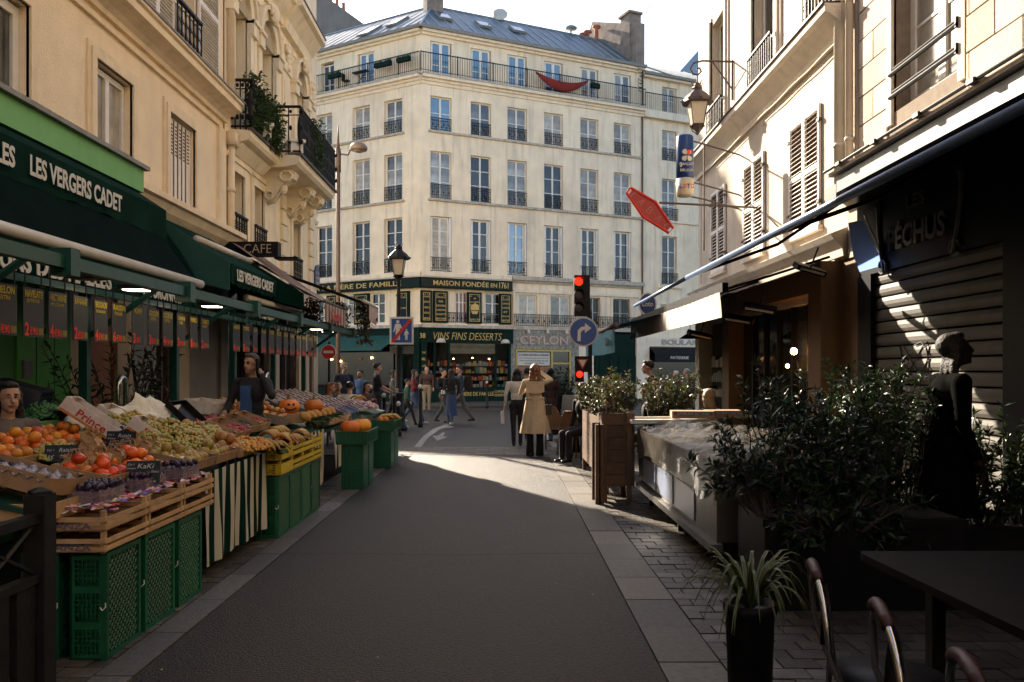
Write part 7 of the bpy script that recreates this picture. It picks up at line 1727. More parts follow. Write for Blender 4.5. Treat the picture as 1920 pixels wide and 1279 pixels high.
mb.tube([(5.2, 18.05, zb), (4.5, 18.05, zb + .02), (4.30, 18.05, zb - .03), (4.22, 18.05, zb - .16), (4.28, 18.05, zb - .28), (4.40, 18.05, zb - .30), (4.47, 18.05, zb - .22), (4.43, 18.05, zb - .14), (4.36, 18.05, zb - .16)], .022, 6)
mb.tube([(5.17, 18.05, 7.75), (5.17, 18.05, zb + .03)], .025, 6); mb.tube([(5.17, 18.05, 8.0), (4.72, 18.05, zb)], .016, 6); mb.tube([(4.38, 18.05, 8.12), (4.38, 18.05, zb - .30)], .014, 6); mb.build('scroll_bracket', iron_brown, ln)
# round column sign and tobacco sign on one wall pole
sg = thing('lottery_column_sign', 'blue round column sign with a pale clover reading FRANCAISE DES JEUX LOTO', 'sign', at(1284, 320, 17.0))
cxs, cys, _ = at(1284, 320, 17.0); zt = at(0, 258, 17.0)[2]; zb_ = at(0, 366, 17.0)[2]; zm = at(0, 336, 17.0)[2]; rr = 16 * 17.0 / F
mb = MB(); mb.lathe([(rr, zm), (rr, zt), (rr * .9, zt + .03)], 24, (cxs, cys, 0)); mb.build('drum', mat('sign_blue', (.012, .05, .19), .3, .08, 6, 0), sg, True)
mb = MB(); mb.lathe([(rr * .8, zb_ - .03), (rr * 1.005, zb_), (rr * 1.005, zm)], 24, (cxs, cys, 0)); mb.build('lower_drum', mat('sign_cream', (.58, .52, .36), .35, .08, 6, 0), sg, True)
def on_drum(pts, m, name, r=None):
    """a flat shape wrapped on the drum: (angle offset*r, z)"""
    r = (r or rr) + .004; mb = MB(); n = len(pts); mb.add([(cxs + r * math.sin(u / r), cys - r * math.cos(u / r), z) for u, z in pts] + [(cxs + (r + .004) * math.sin(u / r), cys - (r + .004) * math.cos(u / r), z) for u, z in pts], [tuple(range(n, 2 * n))] + [(i, (i + 1) % n, n + (i + 1) % n, n + i) for i in range(n)]); mb.build(name, m, sg)
pet_m = mat('clover_cream', (.62, .57, .45), .4, .05, 6, 0)
zc = zt - .42
for a, s_ in ((2.2, 1.0), (.9, .85), (-.9, 1.0), (-2.3, 1.0)):
    c_, d_ = math.cos(a), math.sin(a); pts = [(.015, 0), (.07, .05), (.12, .052), (.145, 0), (.12, -.052), (.07, -.05)]
    on_drum([((x * c_ - y * d_) * s_ + .01, zc + (x * d_ + y * c_) * s_) for x, y in pts], pet_m, 'clover_leaf')
on_drum([(.02, zc + .02), (.12, zc + .02), (.12, zc + .11), (.02, zc + .11)], red_l, 'red_square', rr + .005); on_drum([(-.15, zc - .24), (-.12, zc - .25), (.01, zc - .02), (-.02, zc - .02)], pet_m, 'clover_stalk')
DF = FRM((cxs, cys, 0), (1, 0, 0), (0, 1, 0))
text('FRANÇAISE', sg, DF, 0, zm + .27, .30, .07, letter_w, -rr - .012, .01); text('DES JEUX', sg, DF, 0, zm + .14, .27, .07, letter_w, -rr - .012, .01)
for i, (ch, mm) in enumerate((('L', plaque_blue), ('O', red_l), ('T', plaque_blue), ('O', red_l))): text(ch, sg, DF, -.12 + i * .08, zm - .19, .065, .10, mm, -rr - .012, .02)
mb = MB(); px_ = at(1320, 300, 17.3)[0]; mb.tube([(px_, 17.3, at(0, 470, 17.3)[2]), (px_, 17.3, at(0, 262, 17.3)[2])], .018, 6)
for py in (268, 345, 372): z = at(0, py, 17.2)[2]; mb.tube([(cxs + rr * .9, 17.05, z), (px_, 17.3, z), (XR, 17.6, z - .15)], .018, 6)
mb.build('wall_pole', iron_brown, sg)
tb = thing('tobacco_sign', 'red elongated diamond sign with dotted TABAC lettering slanting down', 'sign', at(1218, 393, 15.5))
P_ = [at(*p, 15.5) for p in ((1182, 352), (1229, 379), (1262, 428), (1254, 437), (1205, 406), (1175, 362))]
red_face = mat('tobacco_red', (.40, .025, .018), .35, .15, 8, .05); red_rim = mat('tobacco_rim_red', (.62, .030, .018), .5, .1, 8, 0)
mb = MB(); cc = Vector(P_[0]) * 0
for p in P_: cc += Vector(p) / 6
inn = [cc + (Vector(p) - cc) * .91 for p in P_]
n = 6; mb.add([tuple(p) for p in inn] + [(p[0], p[1] + .12, p[2]) for p in inn], [tuple(range(6))[::-1], tuple(range(6, 12))] + [(i, (i + 1) % 6, 6 + (i + 1) % 6, 6 + i) for i in range(6)]); mb.build('face', red_face, tb)
MB().tube([P_[i % 6] for i in range(7)], .028, 6).build('rim', red_rim, tb)
dm = mat('dotted_letters', (.50, .16, .13), .4, .1, 10, 0)
for i, ch in enumerate('TABAC'):
    w = (i + .5) / 5; a = Vector(P_[0]) * (1 - w) * .5 + Vector(P_[5]) * (1 - w) * .5 + (Vector(P_[2]) + Vector(P_[3])) * .5 * w
    me, tw, th = text_mesh(ch, dm, -.015, .01); o = bpy.data.objects.new('lettering', me); COL.objects.link(o); o.parent = tb
    o.matrix_basis = T(*(a - Vector(wpos(tb)) + Vector((0, -.012, 0)))) @ Matrix.Rotation(R(48), 4, 'Y') @ Matrix.Rotation(R(90), 4, 'X') @ Matrix.Diagonal((.11 / tw, .13 / th, .05, 1))
z = at(0, 380, 15.6)[2]; MB().tube([(at(1235, 0, 15.6)[0], 15.6, z), (XR, 16.2, z + .02)], .022, 6).build('arm', iron_brown, tb)
# oval blue sign at the corner
p = at(1214, 570, 20.5); t = thing('oval_blue_sign', 'blue oval sign with white script at the right street corner', 'sign', p)
mb = MB(); mb.prism([(p[0] + .24 * math.cos(a) * 1, p[2] + .30 * math.sin(a)) for a in [i * math.pi / 8 for i in range(16)]], 20.48, 20.54, 1); mb.build('rim', white_paint, t)
mb = MB(); mb.prism([(p[0] + .20 * math.cos(a), p[2] + .26 * math.sin(a)) for a in [i * math.pi / 8 for i in range(16)]], 20.47, 20.48, 1); mb.build('face', plaque_blue, t); text('Loto', t, FRM((0, 20.47, 0), (1, 0, 0), (0, 1, 0)), p[0], p[2], .28, .13, letter_w, -.01, .02)

# ---- traffic light with signs, lamp posts, bollards
tl = thing('traffic_light', 'three lamp traffic light showing red above a blue turn right sign', 'traffic light', (1.78, 17.2, .004))
Yt = 17.0
x0, z0 = at(1073, 592, Yt)[0], at(0, 592, Yt)[2]; x1, z1 = at(1106, 516, Yt)[0], at(0, 516, Yt)[2]
MB().box((x0 + .04, Yt - .02, z0), (x1, Yt + .22, z1)).build('housing', black_plastic, tl)
MB().tube([(1.86, 17.25, .004), (1.86, 17.25, 2.9)], .05, 10).build('pole', iron, tl, True)
xc = at(1085, 0, Yt)[0]
tred = mat('red_signal', (1, .05, .02), .4, 0, 5, 0, emit=(1, .012, .004), estr=.9); toff = mat('unlit_signal', (.05, .03, .02), .3, .2, 6, 0)
for k, py in enumerate((528, 553, 577)):
    z = at(0, py, Yt)[2]; M = T(xc, Yt - .02, z) @ Matrix.Rotation(R(90), 4, 'X')
    mb = MB(); mb.lathe([(.09, .0), (.085, .012), (0, .02)], 14, (0, 0, 0), M); mb.build('lens', tred if k == 0 else toff, tl)
    mb = MB()
    for i in range(12):
        a0, a1 = math.pi * (-.05 + 1.1 * i / 12), math.pi * (-.05 + 1.1 * (i + 1) / 12)
        l = .22
        f = lambda a, y, r=.105: (xc + r * math.cos(a), Yt - .02 - y, z + r * math.sin(a))
        mb.poly([f(a0, 0), f(a1, 0), f(a1, l * (.35 + .65 * math.sin(max(0, min(math.pi, a1))))), f(a0, l * (.35 + .65 * math.sin(max(0, min(math.pi, a0)))))])
    mb.build('visor', black_plastic, tl)
def disc(mb, c, r, y0, y1, n=28): mb.prism([(c[0] + r * math.cos(2 * math.pi * i / n), c[2] + r * math.sin(2 * math.pi * i / n)) for i in range(n)], y0, y1, 1)
p = at(1094, 622, 16.9); ts = thing('turn_right_sign', 'round blue sign with a white arrow turning right', 'road sign', p)
mb = MB(); disc(mb, p, .315, 16.9, 16.93); mb.build('rim', mat('grey_white_rim', (.45, .43, .38), .5, .08, 6, 0), ts); mb = MB(); disc(mb, p, .28, 16.894, 16.9); sb = mat('road_sign_blue', (.012, .06, .24), .35, .06, 6, 0); mb.build('face', sb, ts)
wp = mat('sign_white', (.56, .55, .50), .5, .05, 6, 0)
mb = MB(); X_, Z_ = p[0], p[2]
mb.prism([(X_ - .13, Z_ - .20), (X_ - .06, Z_ - .20), (X_ - .06, Z_ - .02), (X_ - .02, Z_ + .03), (X_ + .03, Z_ + .04), (X_ + .03, Z_ - .03), (X_ + .17, Z_ + .075), (X_ + .03, Z_ + .18), (X_ + .03, Z_ + .11), (X_ - .05, Z_ + .10), (X_ - .12, Z_ + .03)], 16.888, 16.894, 1); mb.build('arrow', wp, ts)
p = at(1092, 683, 17.0); t = thing('small_yield_sign', 'small triangular red and white panel on the traffic light pole', 'road sign', p)
MB().box((p[0] - .16, 16.99, p[2] - .17), (p[0] + .16, 17.05, p[2] + .17)).build('plate', black_plastic, t); mb = MB(); mb.prism([(p[0] - .12, p[2] + .11), (p[0] + .12, p[2] + .11), (p[0], p[2] - .12)], 16.982, 16.99, 1); mb.build('red_border', red_face, t); mb = MB(); mb.prism([(p[0] - .075, p[2] + .085), (p[0] + .075, p[2] + .085), (p[0], p[2] - .065)], 16.974, 16.982, 1); mb.build('white_triangle', wp, t)
p = at(1087, 702, 16.8); t = thing('repeater_light', 'small low repeater signal glowing red on the pole', 'traffic light', p)
MB().box((p[0] - .09, 16.82, p[2] - .16), (p[0] + .09, 16.95, p[2] + .12)).build('housing', black_plastic, t); mb = MB(); mb.lathe([(.07, 0), (.06, .02), (0, .03)], 14, (0, 0, 0), T(p[0], 16.82, p[2]) @ Matrix.Rotation(R(90), 4, 'X')); mb.build('lens', tred, t)
# lamp post with the pedestrian zone sign
lpx, lpy = -2.86, 21.6
lp = thing('street_lamp', 'old black cast iron street lamp carrying the pedestrian zone sign', 'street lamp', (lpx, lpy, .004))
mb = MB(); mb.lathe([(.24, 0), (.25, .08), (.19, .16), (.17, .40), (.20, .45), (.15, .52), (.12, .95), (.15, 1.0), (.12, 1.08), (.085, 1.2), (.075, 2.2), (.10, 2.25), (.07, 2.32), (.055, 3.6), (.075, 3.66), (.05, 3.72), (.05, 3.98), (.09, 4.03)], 14, (lpx, lpy, .004)); mb.build('column', iron, lp, True)
lantern(lp, (lpx, lpy, 4.20), .88, iron, mat('lantern_glass_lit_side', (.62, .52, .40), .15, .1, 4, 0, ior=1.5))  # paler lantern glass, its lit look put into the colour
zs = at(0, 620, 21.4)[2]; xs = at(753, 0, 21.4)[0]; sn = thing('pedestrian_zone_end_sign', 'square blue sign of an adult and child crossed by a red bar', 'road sign', (xs, 21.4, zs))
MB().box((xs - .32, 21.40, zs - .37), (xs + .32, 21.43, zs + .37)).build('rim', wp, sn); MB().box((xs - .27, 21.393, zs - .32), (xs + .27, 21.40, zs + .32)).build('face', sb, sn)
mb = MB()
def fig(cx_, z_, s):
    disc(mb, (cx_, 0, z_ + .42 * s), .045 * s, 21.387, 21.393, 12); mb.prism([(cx_ - .07 * s, z_ + .36 * s), (cx_ + .07 * s, z_ + .36 * s), (cx_ + .14 * s, z_ + .2 * s), (cx_ + .11 * s, z_ + .18 * s), (cx_ + .06 * s, z_ + .27 * s), (cx_ + .06 * s, z_ - .1 * s), (cx_ + .01 * s, z_ - .1 * s), (cx_, z_ + .1 * s), (cx_ - .01 * s, z_ - .1 * s), (cx_ - .06 * s, z_ - .1 * s), (cx_ - .06 * s, z_ + .24 * s), (cx_ - .11 * s, z_ + .12 * s), (cx_ - .13 * s, z_ + .14 * s)], 21.387, 21.393, 1)
fig(xs - .10, zs - .16, .95); fig(xs + .13, zs - .20, .52); mb.build('figures', wp, sn)
mb = MB(); mb.prism([(xs - .27, zs - .32), (xs - .21, zs - .32), (xs + .27, zs + .26), (xs + .27, zs + .32), (xs + .21, zs + .32), (xs - .27, zs - .26)], 21.379, 21.387, 1); mb.build('red_bar', red_face, sn)
for k, dx in enumerate((-.21, .14)):
    t = thing('sign_back', ['unpainted back of a small sign, left of the lamp column', 'unpainted back of a small sign, right of the lamp column'][k], 'road sign', (xs + dx, 21.7, zs - .52)); MB().box((xs + dx - .15, 21.68, zs - .62), (xs + dx + .15, 21.70, zs - .40)).build('plate', steel, t)
# double headed tall street lamp
tx_, ty_ = at(634, 0, 24)[0], 24.0
t = thing('tall_street_lamp', 'tall brown grey pole with two round hanging lamp heads', 'street lamp', (tx_, ty_, .004))
mb = MB(); mb.tube([(tx_, ty_, .004), (tx_, ty_, 8.2)], .065, 12); mb.tube([(tx_, ty_, 7.6), (tx_, ty_, 8.3)], .085, 12); mb.tube([(tx_, ty_, 8.3), (tx_, ty_, 9.0)], [.05, .015], 8); mb.build('pole', iron_brown, t, True)
for s_ in (-1, 1):
    mb = MB(); mb.tube([(tx_ + s_ * .05, ty_, 8.15), (tx_ + s_ * .3, ty_, 8.12), (tx_ + s_ * .42, ty_, 8.4), (tx_ + s_ * .6, ty_, 8.5), (tx_ + s_ * .62, ty_, 8.42)], .03, 8); mb.build('arm', iron_brown, t, True)
    mb = MB(); mb.lathe([(.05, .14), (.20, .12), (.27, .02), (.25, -.06), (.18, -.08)], 18, (tx_ + s_ * .62, ty_, 8.32)); mb.lathe([(.17, -.08), (.10, -.12), (.0, -.13)], 14, (tx_ + s_ * .62, ty_, 8.32)); mb.build('lamp_head', mat('lamp_head_taupe', (.16, .12, .10), .4, .1, 6, .05), t, True)
# no entry sign
p = at(616, 660, 19.5); t = thing('no_entry_sign', 'round red no entry sign with a white bar at the left corner', 'road sign', p)
mb = MB(); disc(mb, p, .185, 19.5, 19.52); mb.build('rim', wp, t); mb = MB(); disc(mb, p, .17, 19.494, 19.5); mb.build('face', mat('no_entry_red', (.40, .02, .02), .4, .05, 6, 0), t); MB().box((p[0] - .12, 19.488, p[2] - .03), (p[0] + .12, 19.494, p[2] + .03)).build('bar', wp, t)
MB().tube([(p[0], 19.56, .004), (p[0], 19.56, p[2] + .25)], .03, 8).build('post', iron, t)
# bollards
def bollard(x, y, h, lab, m=iron):
    t = thing('bollard', lab, 'bollard', (x, y, .004), 'white topped bollards'); mb = MB(); mb.lathe([(.075, 0), (.075, .12), (.055, .16), (.045, h - .18), (.06, h - .15), (.04, h - .1)], 10, (x, y, .004)); mb.build('post', m, t, True)
    mb = MB(); mb.ball((x, y, h - .045), (.055, .055, .065), 10, 8); mb.build('white_ball', wp, t, True)
for px, py, Y, lab in ((788, 722, 22.8, 'slanting bollard standing in the street left of the white arrow'), (747, 790, 19.6, 'low bollard next to the far green crates'), (720, 738, 20.5, 'bollard by the waiter in black'), (739, 735, 21.0, 'bollard between the waiter and the lamp post'), (565 + 130, 723, 21.5, 'bollard behind the terrace chairs'), (913, 715, 34, 'far bollard at the shopfront'), (1081, 742, 15.8, 'right bollard by the black smocked figure'), (1102, 745, 13.6, 'right bollard beside the wooden planter')):
    p = at(px, py, Y); bollard(p[0], Y, max(.85, p[2]), lab)

# ---- fish counter with plastic covers
fc = thing('market_counter', 'long pale metal market counter covered in clear plastic, its front lit by the sun', 'counter', (2.3, 8, .0))
X0, X1, Y0, Y1 = 1.65, 3.0, 6.24, 9.85
MB().box((X0 + .03, Y0 + .05, .26), (X1, Y1, .62)).build('body', steel, fc); MB().box((X0, Y0, .60), (X1, Y1 + .02, .90)).build('upper_body', mat('counter_grey_panel', (.10, .088, .072), .35, .2, 3, .05, metal=.3), fc)
MB().box((X0 - .04, Y0 - .02, .20), (X0 + .06, Y1, .26)).build('bumper', steel, fc)
for y in (Y0 + .3, 8.0, Y1 - .3): MB().box((X0 + .1, y, .004), (X0 + .15, y + .05, .26)).build('leg', iron, fc); MB().box((X1 - .15, y, .004), (X1 - .1, y + .05, .26)).build('leg', iron, fc)
for k in range(3): MB().box((X0 + .018, 7.0 + k * .9, .30), (X0 + .03, 7.75 + k * .9, .58)).build('front_panel', mat('bluish_white_panel', (.26, .30, .42), .35, .1, 3, .05), fc)
plastic = mat('clear_wrinkled_plastic', (.20, .18, .15), .07, .4, 4, .8, 5, trans=.4, ior=1.5, alpha=.38)
mb = MB(); rg = random.Random(2)
def wr(u, v): return .018 * math.sin(u * 13 + v * 5) + .014 * math.sin(u * 29 - v * 17) + .011 * math.sin(v * 37 + u * 3) + .05 * abs(math.sin(v * 2.3 + .6)) * math.sin(u * math.pi)
mb.sheet(lambda a, b: (X0 - .03 + (X1 - X0 + .2) * a, Y0 - .06 + (Y1 - Y0 + .1) * b, .93 + wr(a * 1.4, b * 3.5) + .045 * math.sin(a * math.pi) ), 40, 90)
mb.sheet(lambda a, b: (X0 - .035 - .03 * (1 - b) - .02 * math.sin(a * 37) * (1 - b), Y0 - .06 + (Y1 - Y0 + .1) * a, .93 - (1 - b) * (.30 + .05 * math.sin(a * 16))), 70, 8)
mb.sheet(lambda a, b: (X0 - .03 + (X1 - X0) * a, Y0 - .065 - .03 * b * math.sin(a * 23), .93 - .36 * b), 30, 6)
tag(mb.build('plastic_cover', plastic, None, True), 'clear crinkled plastic sheet draped over the market counter', 'plastic sheet')
for k, (x, y, z, rz, w, l) in enumerate(((1.75, 10.05, .96, .1, .62, .52), (2.05, 9.85, .99, .02, 1.05, .5))):
    t = thing('white_framed_board', ['pale framed board jutting out at the far left corner of the counter', 'larger pale framed board lying on the far end of the counter'][k], 'board', (x, y, z), None, (.02, -.01, rz))
    MB().box((-w / 2, -l / 2, 0), (w / 2, l / 2, .02)).build('panel', white_paint, t, local=True)
    for a, c in (((-w / 2, -l / 2, .02), (w / 2, -l / 2 + .05, .045)), ((-w / 2, l / 2 - .05, .02), (w / 2, l / 2, .045)), ((-w / 2, -l / 2 + .05, .02), (-w / 2 + .05, l / 2 - .05, .045)), ((w / 2 - .05, -l / 2 + .05, .02), (w / 2, l / 2 - .05, .045))): MB().box(a, c).build('frame', cream_metal, t, local=True)
for k, (px, py, Y, w, rz) in enumerate(((1297, 776, 9.75, .50, -.12), (1360, 774, 9.9, .46, .08))):
    p = at(px, py, Y); t = thing('printed_carton', ['tan printed carton on the boards, left', 'tan printed carton with a purple band, right'][k], 'box', (p[0], Y, 1.04), 'printed cartons on the counter', (0, 0, rz))
    MB().box((-w / 2, -.15, 0), (w / 2, .15, .09)).build('carton', cardboard, t, local=True); MB().box((-w / 2 + .02, -.153, .045), (w / 2 - .02, -.15, .075)).build('printed_band', mat('purple_band', (.10, .06, .12), .6, .1, 8, 0), t, local=True)
    me, tw, th = text_mesh('SAVEURS DU SUD', letter_w, .01, .01); o = bpy.data.objects.new('lettering', me); COL.objects.link(o); o.parent = t; o.matrix_basis = T(0, -.155, .06) @ Matrix.Rotation(R(90), 4, 'X') @ Matrix.Diagonal((w * .75 / tw, .022 / th, .02, 1))
# ---- wooden planter screens with plank sides, stools behind
def plank_planter(lab, x0, x1, y0, y1, z0, z1, n):
    t = thing('wooden_planter', lab, 'planter', ((x0 + x1) / 2, (y0 + y1) / 2, .004)); h = (z1 - z0) / n
    for k in range(n):
        MB().box((x0, y0, z0 + k * h + .003), (x1, y0 + .025, z0 + (k + 1) * h - .003)).build('plank', wood_brown, t); MB().box((x0, y0 + .025, z0 + k * h + .003), (x0 + .025, y1, z0 + (k + 1) * h - .003)).build('plank', wood_brown, t)
        MB().box((x0 + .025, y1 - .025, z0 + k * h + .003), (x1, y1, z0 + (k + 1) * h - .003)).build('plank', wood_brown, t)
    for x in (x0 + .002, x1 - .10):
        for y in (y0 - .02, y1 - .06): MB().box((x, y, .004), (x + .06, y + .05, z1 + .01)).build('corner_post', wood_brown, t)
    MB().box((x0 + .03, y0 + .03, z1 - .08), (x1, y1 - .03, z1 - .05)).build('soil', mat('potting_soil', (.02, .014, .01), .95, .3, 10, .5), t)
plank_planter('tall brown plank planter standing at the near end of the terrace', 1.20, 1.60, 9.75, 10.3, .20, 1.10, 6)
plank_planter('narrow plank screen beside the tall planter', 1.14, 1.20, 9.60, 10.0, .18, .96, 5)
plank_planter('long plank planter further along the terrace edge', 1.28, 1.72, 10.6, 13.0, .2, .98, 5)
for k in range(3):
    x, y = 1.45 + .28 * k, 10.45 + .1 * k; t = thing('wooden_stool', f'{ORD[k]} slender stool whose legs show under the planter', 'stool', (x, y, .004), 'stools behind the planter')
    for a in range(4): MB().tube([(x + .13 * math.cos(a * 1.57 + .7), y + .13 * math.sin(a * 1.57 + .7), .004), (x + .07 * math.cos(a * 1.57 + .7), y + .07 * math.sin(a * 1.57 + .7), .62)], .012, 6).build('leg', wood_brown, t)
    mb = MB(); mb.lathe([(.15, .62), (.16, .64), (.15, .66)], 12, (x, y, 0)); mb.build('seat', wood_brown, t)
# ---- shrubs
def shrub(lab, base, c, r, ntips, per, size, m, seed, group=None, wd=.36, name='shrub', spread=.55, sag=.04):
    rg = np.random.default_rng(seed); tips = []
    for _ in range(ntips):
        v = rg.normal(0, 1, 3); v /= np.linalg.norm(v); q = rg.random() ** .4
        tips.append((c[0] + v[0] * r[0] * q, c[1] + v[1] * r[1] * q, c[2] + v[2] * r[2] * q))
    st = grow(lambda t_: (base[0] + (t_[0] - base[0]) * .35, base[1] + (t_[1] - base[1]) * .35, base[2]), tips, rg, 5, sag)
    t = thing(name, lab, 'shrub', base, group); mb = MB()
    for s_ in st: mb.tube(s_, [.009 - .0013 * i for i in range(len(s_))], 4, caps=False)
    mb.build('stems', bark, t); me = leaf_mesh(bush_points(st, per, rg, .62), size, rg, spread, wd); me.materials.append(m); inst('foliage', me, t, ID); return t
shrub('sunlit variegated shrub at the left end of the terrace planters', (1.45, 12.9, .95), (1.50, 13.0, 1.25), (.38, .5, .38), 50, 40, .075, leaf_lit, 11, 'shrubs along the terrace planters', .5)
shrub('sunlit variegated shrub in the tall plank planter', (1.42, 10.0, 1.05), (1.30, 10.2, 1.22), (.36, .4, .34), 30, 30, .06, leaf_lit, 12, 'shrubs along the terrace planters', .5)
shrub('sunlit shrub in the middle of the terrace planters', (1.5, 11.6, .95), (1.62, 11.6, 1.32), (.42, .7, .36), 70, 40, .065, leaf_lit, 13, 'shrubs along the terrace planters', .5)
shrub('sunlit shrub right of the seated boy', (2.3, 11.6, .7), (2.45, 11.6, 1.38), (.55, .5, .32), 70, 36, .07, leaf_lit, 14, 'shrubs along the terrace planters', .5)
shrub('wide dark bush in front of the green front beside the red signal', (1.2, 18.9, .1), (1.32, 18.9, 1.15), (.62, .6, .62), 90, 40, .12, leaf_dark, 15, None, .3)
# foreground: dark shrubs and pots
for k, (x0, x1, y0, y1, z, lab) in enumerate(((1.75, 3.1, 5.35, 5.95, .62, 'long black planter in front of the market counter'), (2.9, 3.9, 5.9, 6.5, .45, 'long black planter at the right, in deep shade'))):
    t = thing('black_planter', lab, 'planter', ((x0 + x1) / 2, (y0 + y1) / 2, .004), 'black planters'); 
    MB().box((x0, y0, .004), (x1, y1, z)).build('trough', black_plastic, t); MB().box((x0 + .03, y0 + .03, z), (x1 - .03, y1 - .03, z + .01)).build('soil', MATS['potting_soil'], t); MB().box((x0 - .015, y0 - .015, z - .05), (x1 + .015, y0 - .001, z)).build('rim', black_plastic, t)
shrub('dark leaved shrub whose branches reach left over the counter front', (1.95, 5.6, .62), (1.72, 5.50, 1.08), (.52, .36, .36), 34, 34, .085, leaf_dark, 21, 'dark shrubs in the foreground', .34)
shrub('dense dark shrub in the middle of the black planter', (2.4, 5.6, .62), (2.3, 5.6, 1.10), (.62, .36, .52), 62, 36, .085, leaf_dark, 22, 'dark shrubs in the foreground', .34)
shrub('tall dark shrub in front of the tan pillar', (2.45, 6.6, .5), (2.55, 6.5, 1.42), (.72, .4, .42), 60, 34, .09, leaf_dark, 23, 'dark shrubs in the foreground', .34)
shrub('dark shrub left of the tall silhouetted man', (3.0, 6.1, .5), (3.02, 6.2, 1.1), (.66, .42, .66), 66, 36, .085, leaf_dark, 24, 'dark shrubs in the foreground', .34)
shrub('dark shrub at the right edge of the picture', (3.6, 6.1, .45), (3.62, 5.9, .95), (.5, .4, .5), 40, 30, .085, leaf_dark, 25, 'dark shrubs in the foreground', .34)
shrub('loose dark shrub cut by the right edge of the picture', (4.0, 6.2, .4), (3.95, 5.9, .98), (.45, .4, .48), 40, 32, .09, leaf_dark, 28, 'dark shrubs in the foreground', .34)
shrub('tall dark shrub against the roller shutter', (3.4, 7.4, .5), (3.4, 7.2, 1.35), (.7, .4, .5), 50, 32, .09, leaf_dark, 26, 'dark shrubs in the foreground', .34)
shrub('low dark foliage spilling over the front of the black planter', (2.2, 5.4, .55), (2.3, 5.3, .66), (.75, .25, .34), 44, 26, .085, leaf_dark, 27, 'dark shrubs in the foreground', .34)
# spider plant, each blade a piece
sp = thing('spider_plant', 'arching striped spider plant in a tall black pot at the lower right', 'plant', (1.08, 3.5, .004))
mb = MB(); mb.lathe([(.085, .0), (.105, .55), (.115, .56), (.115, .60), (.10, .60), (.09, .57), (0, .57)], 18, (1.08, 3.5, .004)); mb.build('pot', black_plastic, sp, True)
blade_g = mat('spider_leaf_green', (.02, .04, .012), .5, .15, 20, .05); blade_y = mat('spider_leaf_margin', (.085, .10, .035), .45, .1, 20, 0); rg = random.Random(6)
for i in range(64):
    a = rg.uniform(0, 6.28); L_ = rg.uniform(.16, .30); up = rg.uniform(.10, .24); dr_ = rg.uniform(.0, .22); c_, s_ = math.cos(a), math.sin(a); mb = MB(); w0 = .010; n = 7; vs = []
    for j in range(n + 1):
        t_ = j / n; r_ = .02 + L_ * t_; z = .58 + up * math.sin(t_ * 2.2) * 1.1 - dr_ * t_ ** 2.5; w = w0 * (1 - t_ ** 2) + .001
        for q, dz in ((-1, .003), (-.45, 0), (.45, 0), (1, .003)): vs.append((1.08 + c_ * r_ - s_ * w * q, 3.5 + s_ * r_ + c_ * w * q, z + dz))
    mb.v = vs; mb.mats = [blade_g, blade_y]
    for j in range(n):
        for q in range(3): mb.f.append((j * 4 + q, j * 4 + q + 1, j * 4 + 5 + q, j * 4 + 4 + q)); mb.mi.append(0 if q == 1 else 1)
    mb.build('leaf', None, sp)
# dark table and three chrome chairs
t = thing('dark_table', 'dark table top in deep shade at the lower right corner', 'table', (2.4, 3.0, .004)); mb = MB(); mb.prism([(1.78, 1.6), (3.6, 1.6), (3.6, 3.86), (1.72, 3.84), (1.70, 3.78)], .715, .75, 2); mb.build('tabletop', mat('dark_table_top', (.008, .006, .005), .6, .3, 5, .05, ior=1.2), t)
for x, y in ((1.95, 1.9), (3.4, 1.9), (1.95, 3.6), (3.4, 3.6)): MB().box((x - .03, y - .03, .004), (x + .03, y + .03, .715)).build('leg', iron, t)
def chair(x, y, lab, rz=0.0):
    t = thing('chrome_chair', lab, 'chair', (x, y, .004), 'chrome chairs along the dark table', (0, 0, rz))
    arc = [(-.02 - .03 * math.sin(i / 16 * math.pi), -.21 * math.cos(i / 16 * math.pi) if True else 0, .60 + .27 * math.sin(i / 16 * math.pi) ** .75) for i in range(17)]
    left = [(.02, -.20, .004), (.04, -.21, .44)] + arc + [(.04, .21, .44), (.02, .20, .004)]
    MB().tube(left, .0125, 10).build('back_frame', chrome, t, True, True)
    MB().tube(arc[5:12], .020, 10).build('back_pad', maroon, t, True, True)
    mb = MB(); mb.sheet(lambda a, b: (.0 + .02 * (1 - b), -.19 + .38 * a, .50 + (.30 * math.sin(a * math.pi) ** .6) * b), 12, 4); mb.build('backrest', black_plastic, t, True, True)
    mb = MB(); mb.lathe([(.0, .44), (.19, .44), (.205, .455), (.20, .475), (.0, .48)], 18, (.22, 0, 0)); mb.build('seat', black_plastic, t, True, True)
    for sy in (-1, 1): MB().tube([(.36, sy * .16, .44), (.42, sy * .19, .004)], .0115, 8).build('leg', chrome, t, True, True)
    MB().tube([(.04, -.2, .22), (.40, -.18, .24)], .008, 6).build('stretcher', chrome, t, True, True)
c1 = chair(1.24, 3.06, 'chrome backed chair farthest from the camera beside the dark table', -.25); chair(1.24, 2.52, 'middle chrome backed chair beside the dark table', -.25); chair(1.24, 2.05, 'chrome backed chair nearest the camera, mostly cut off', -.25)
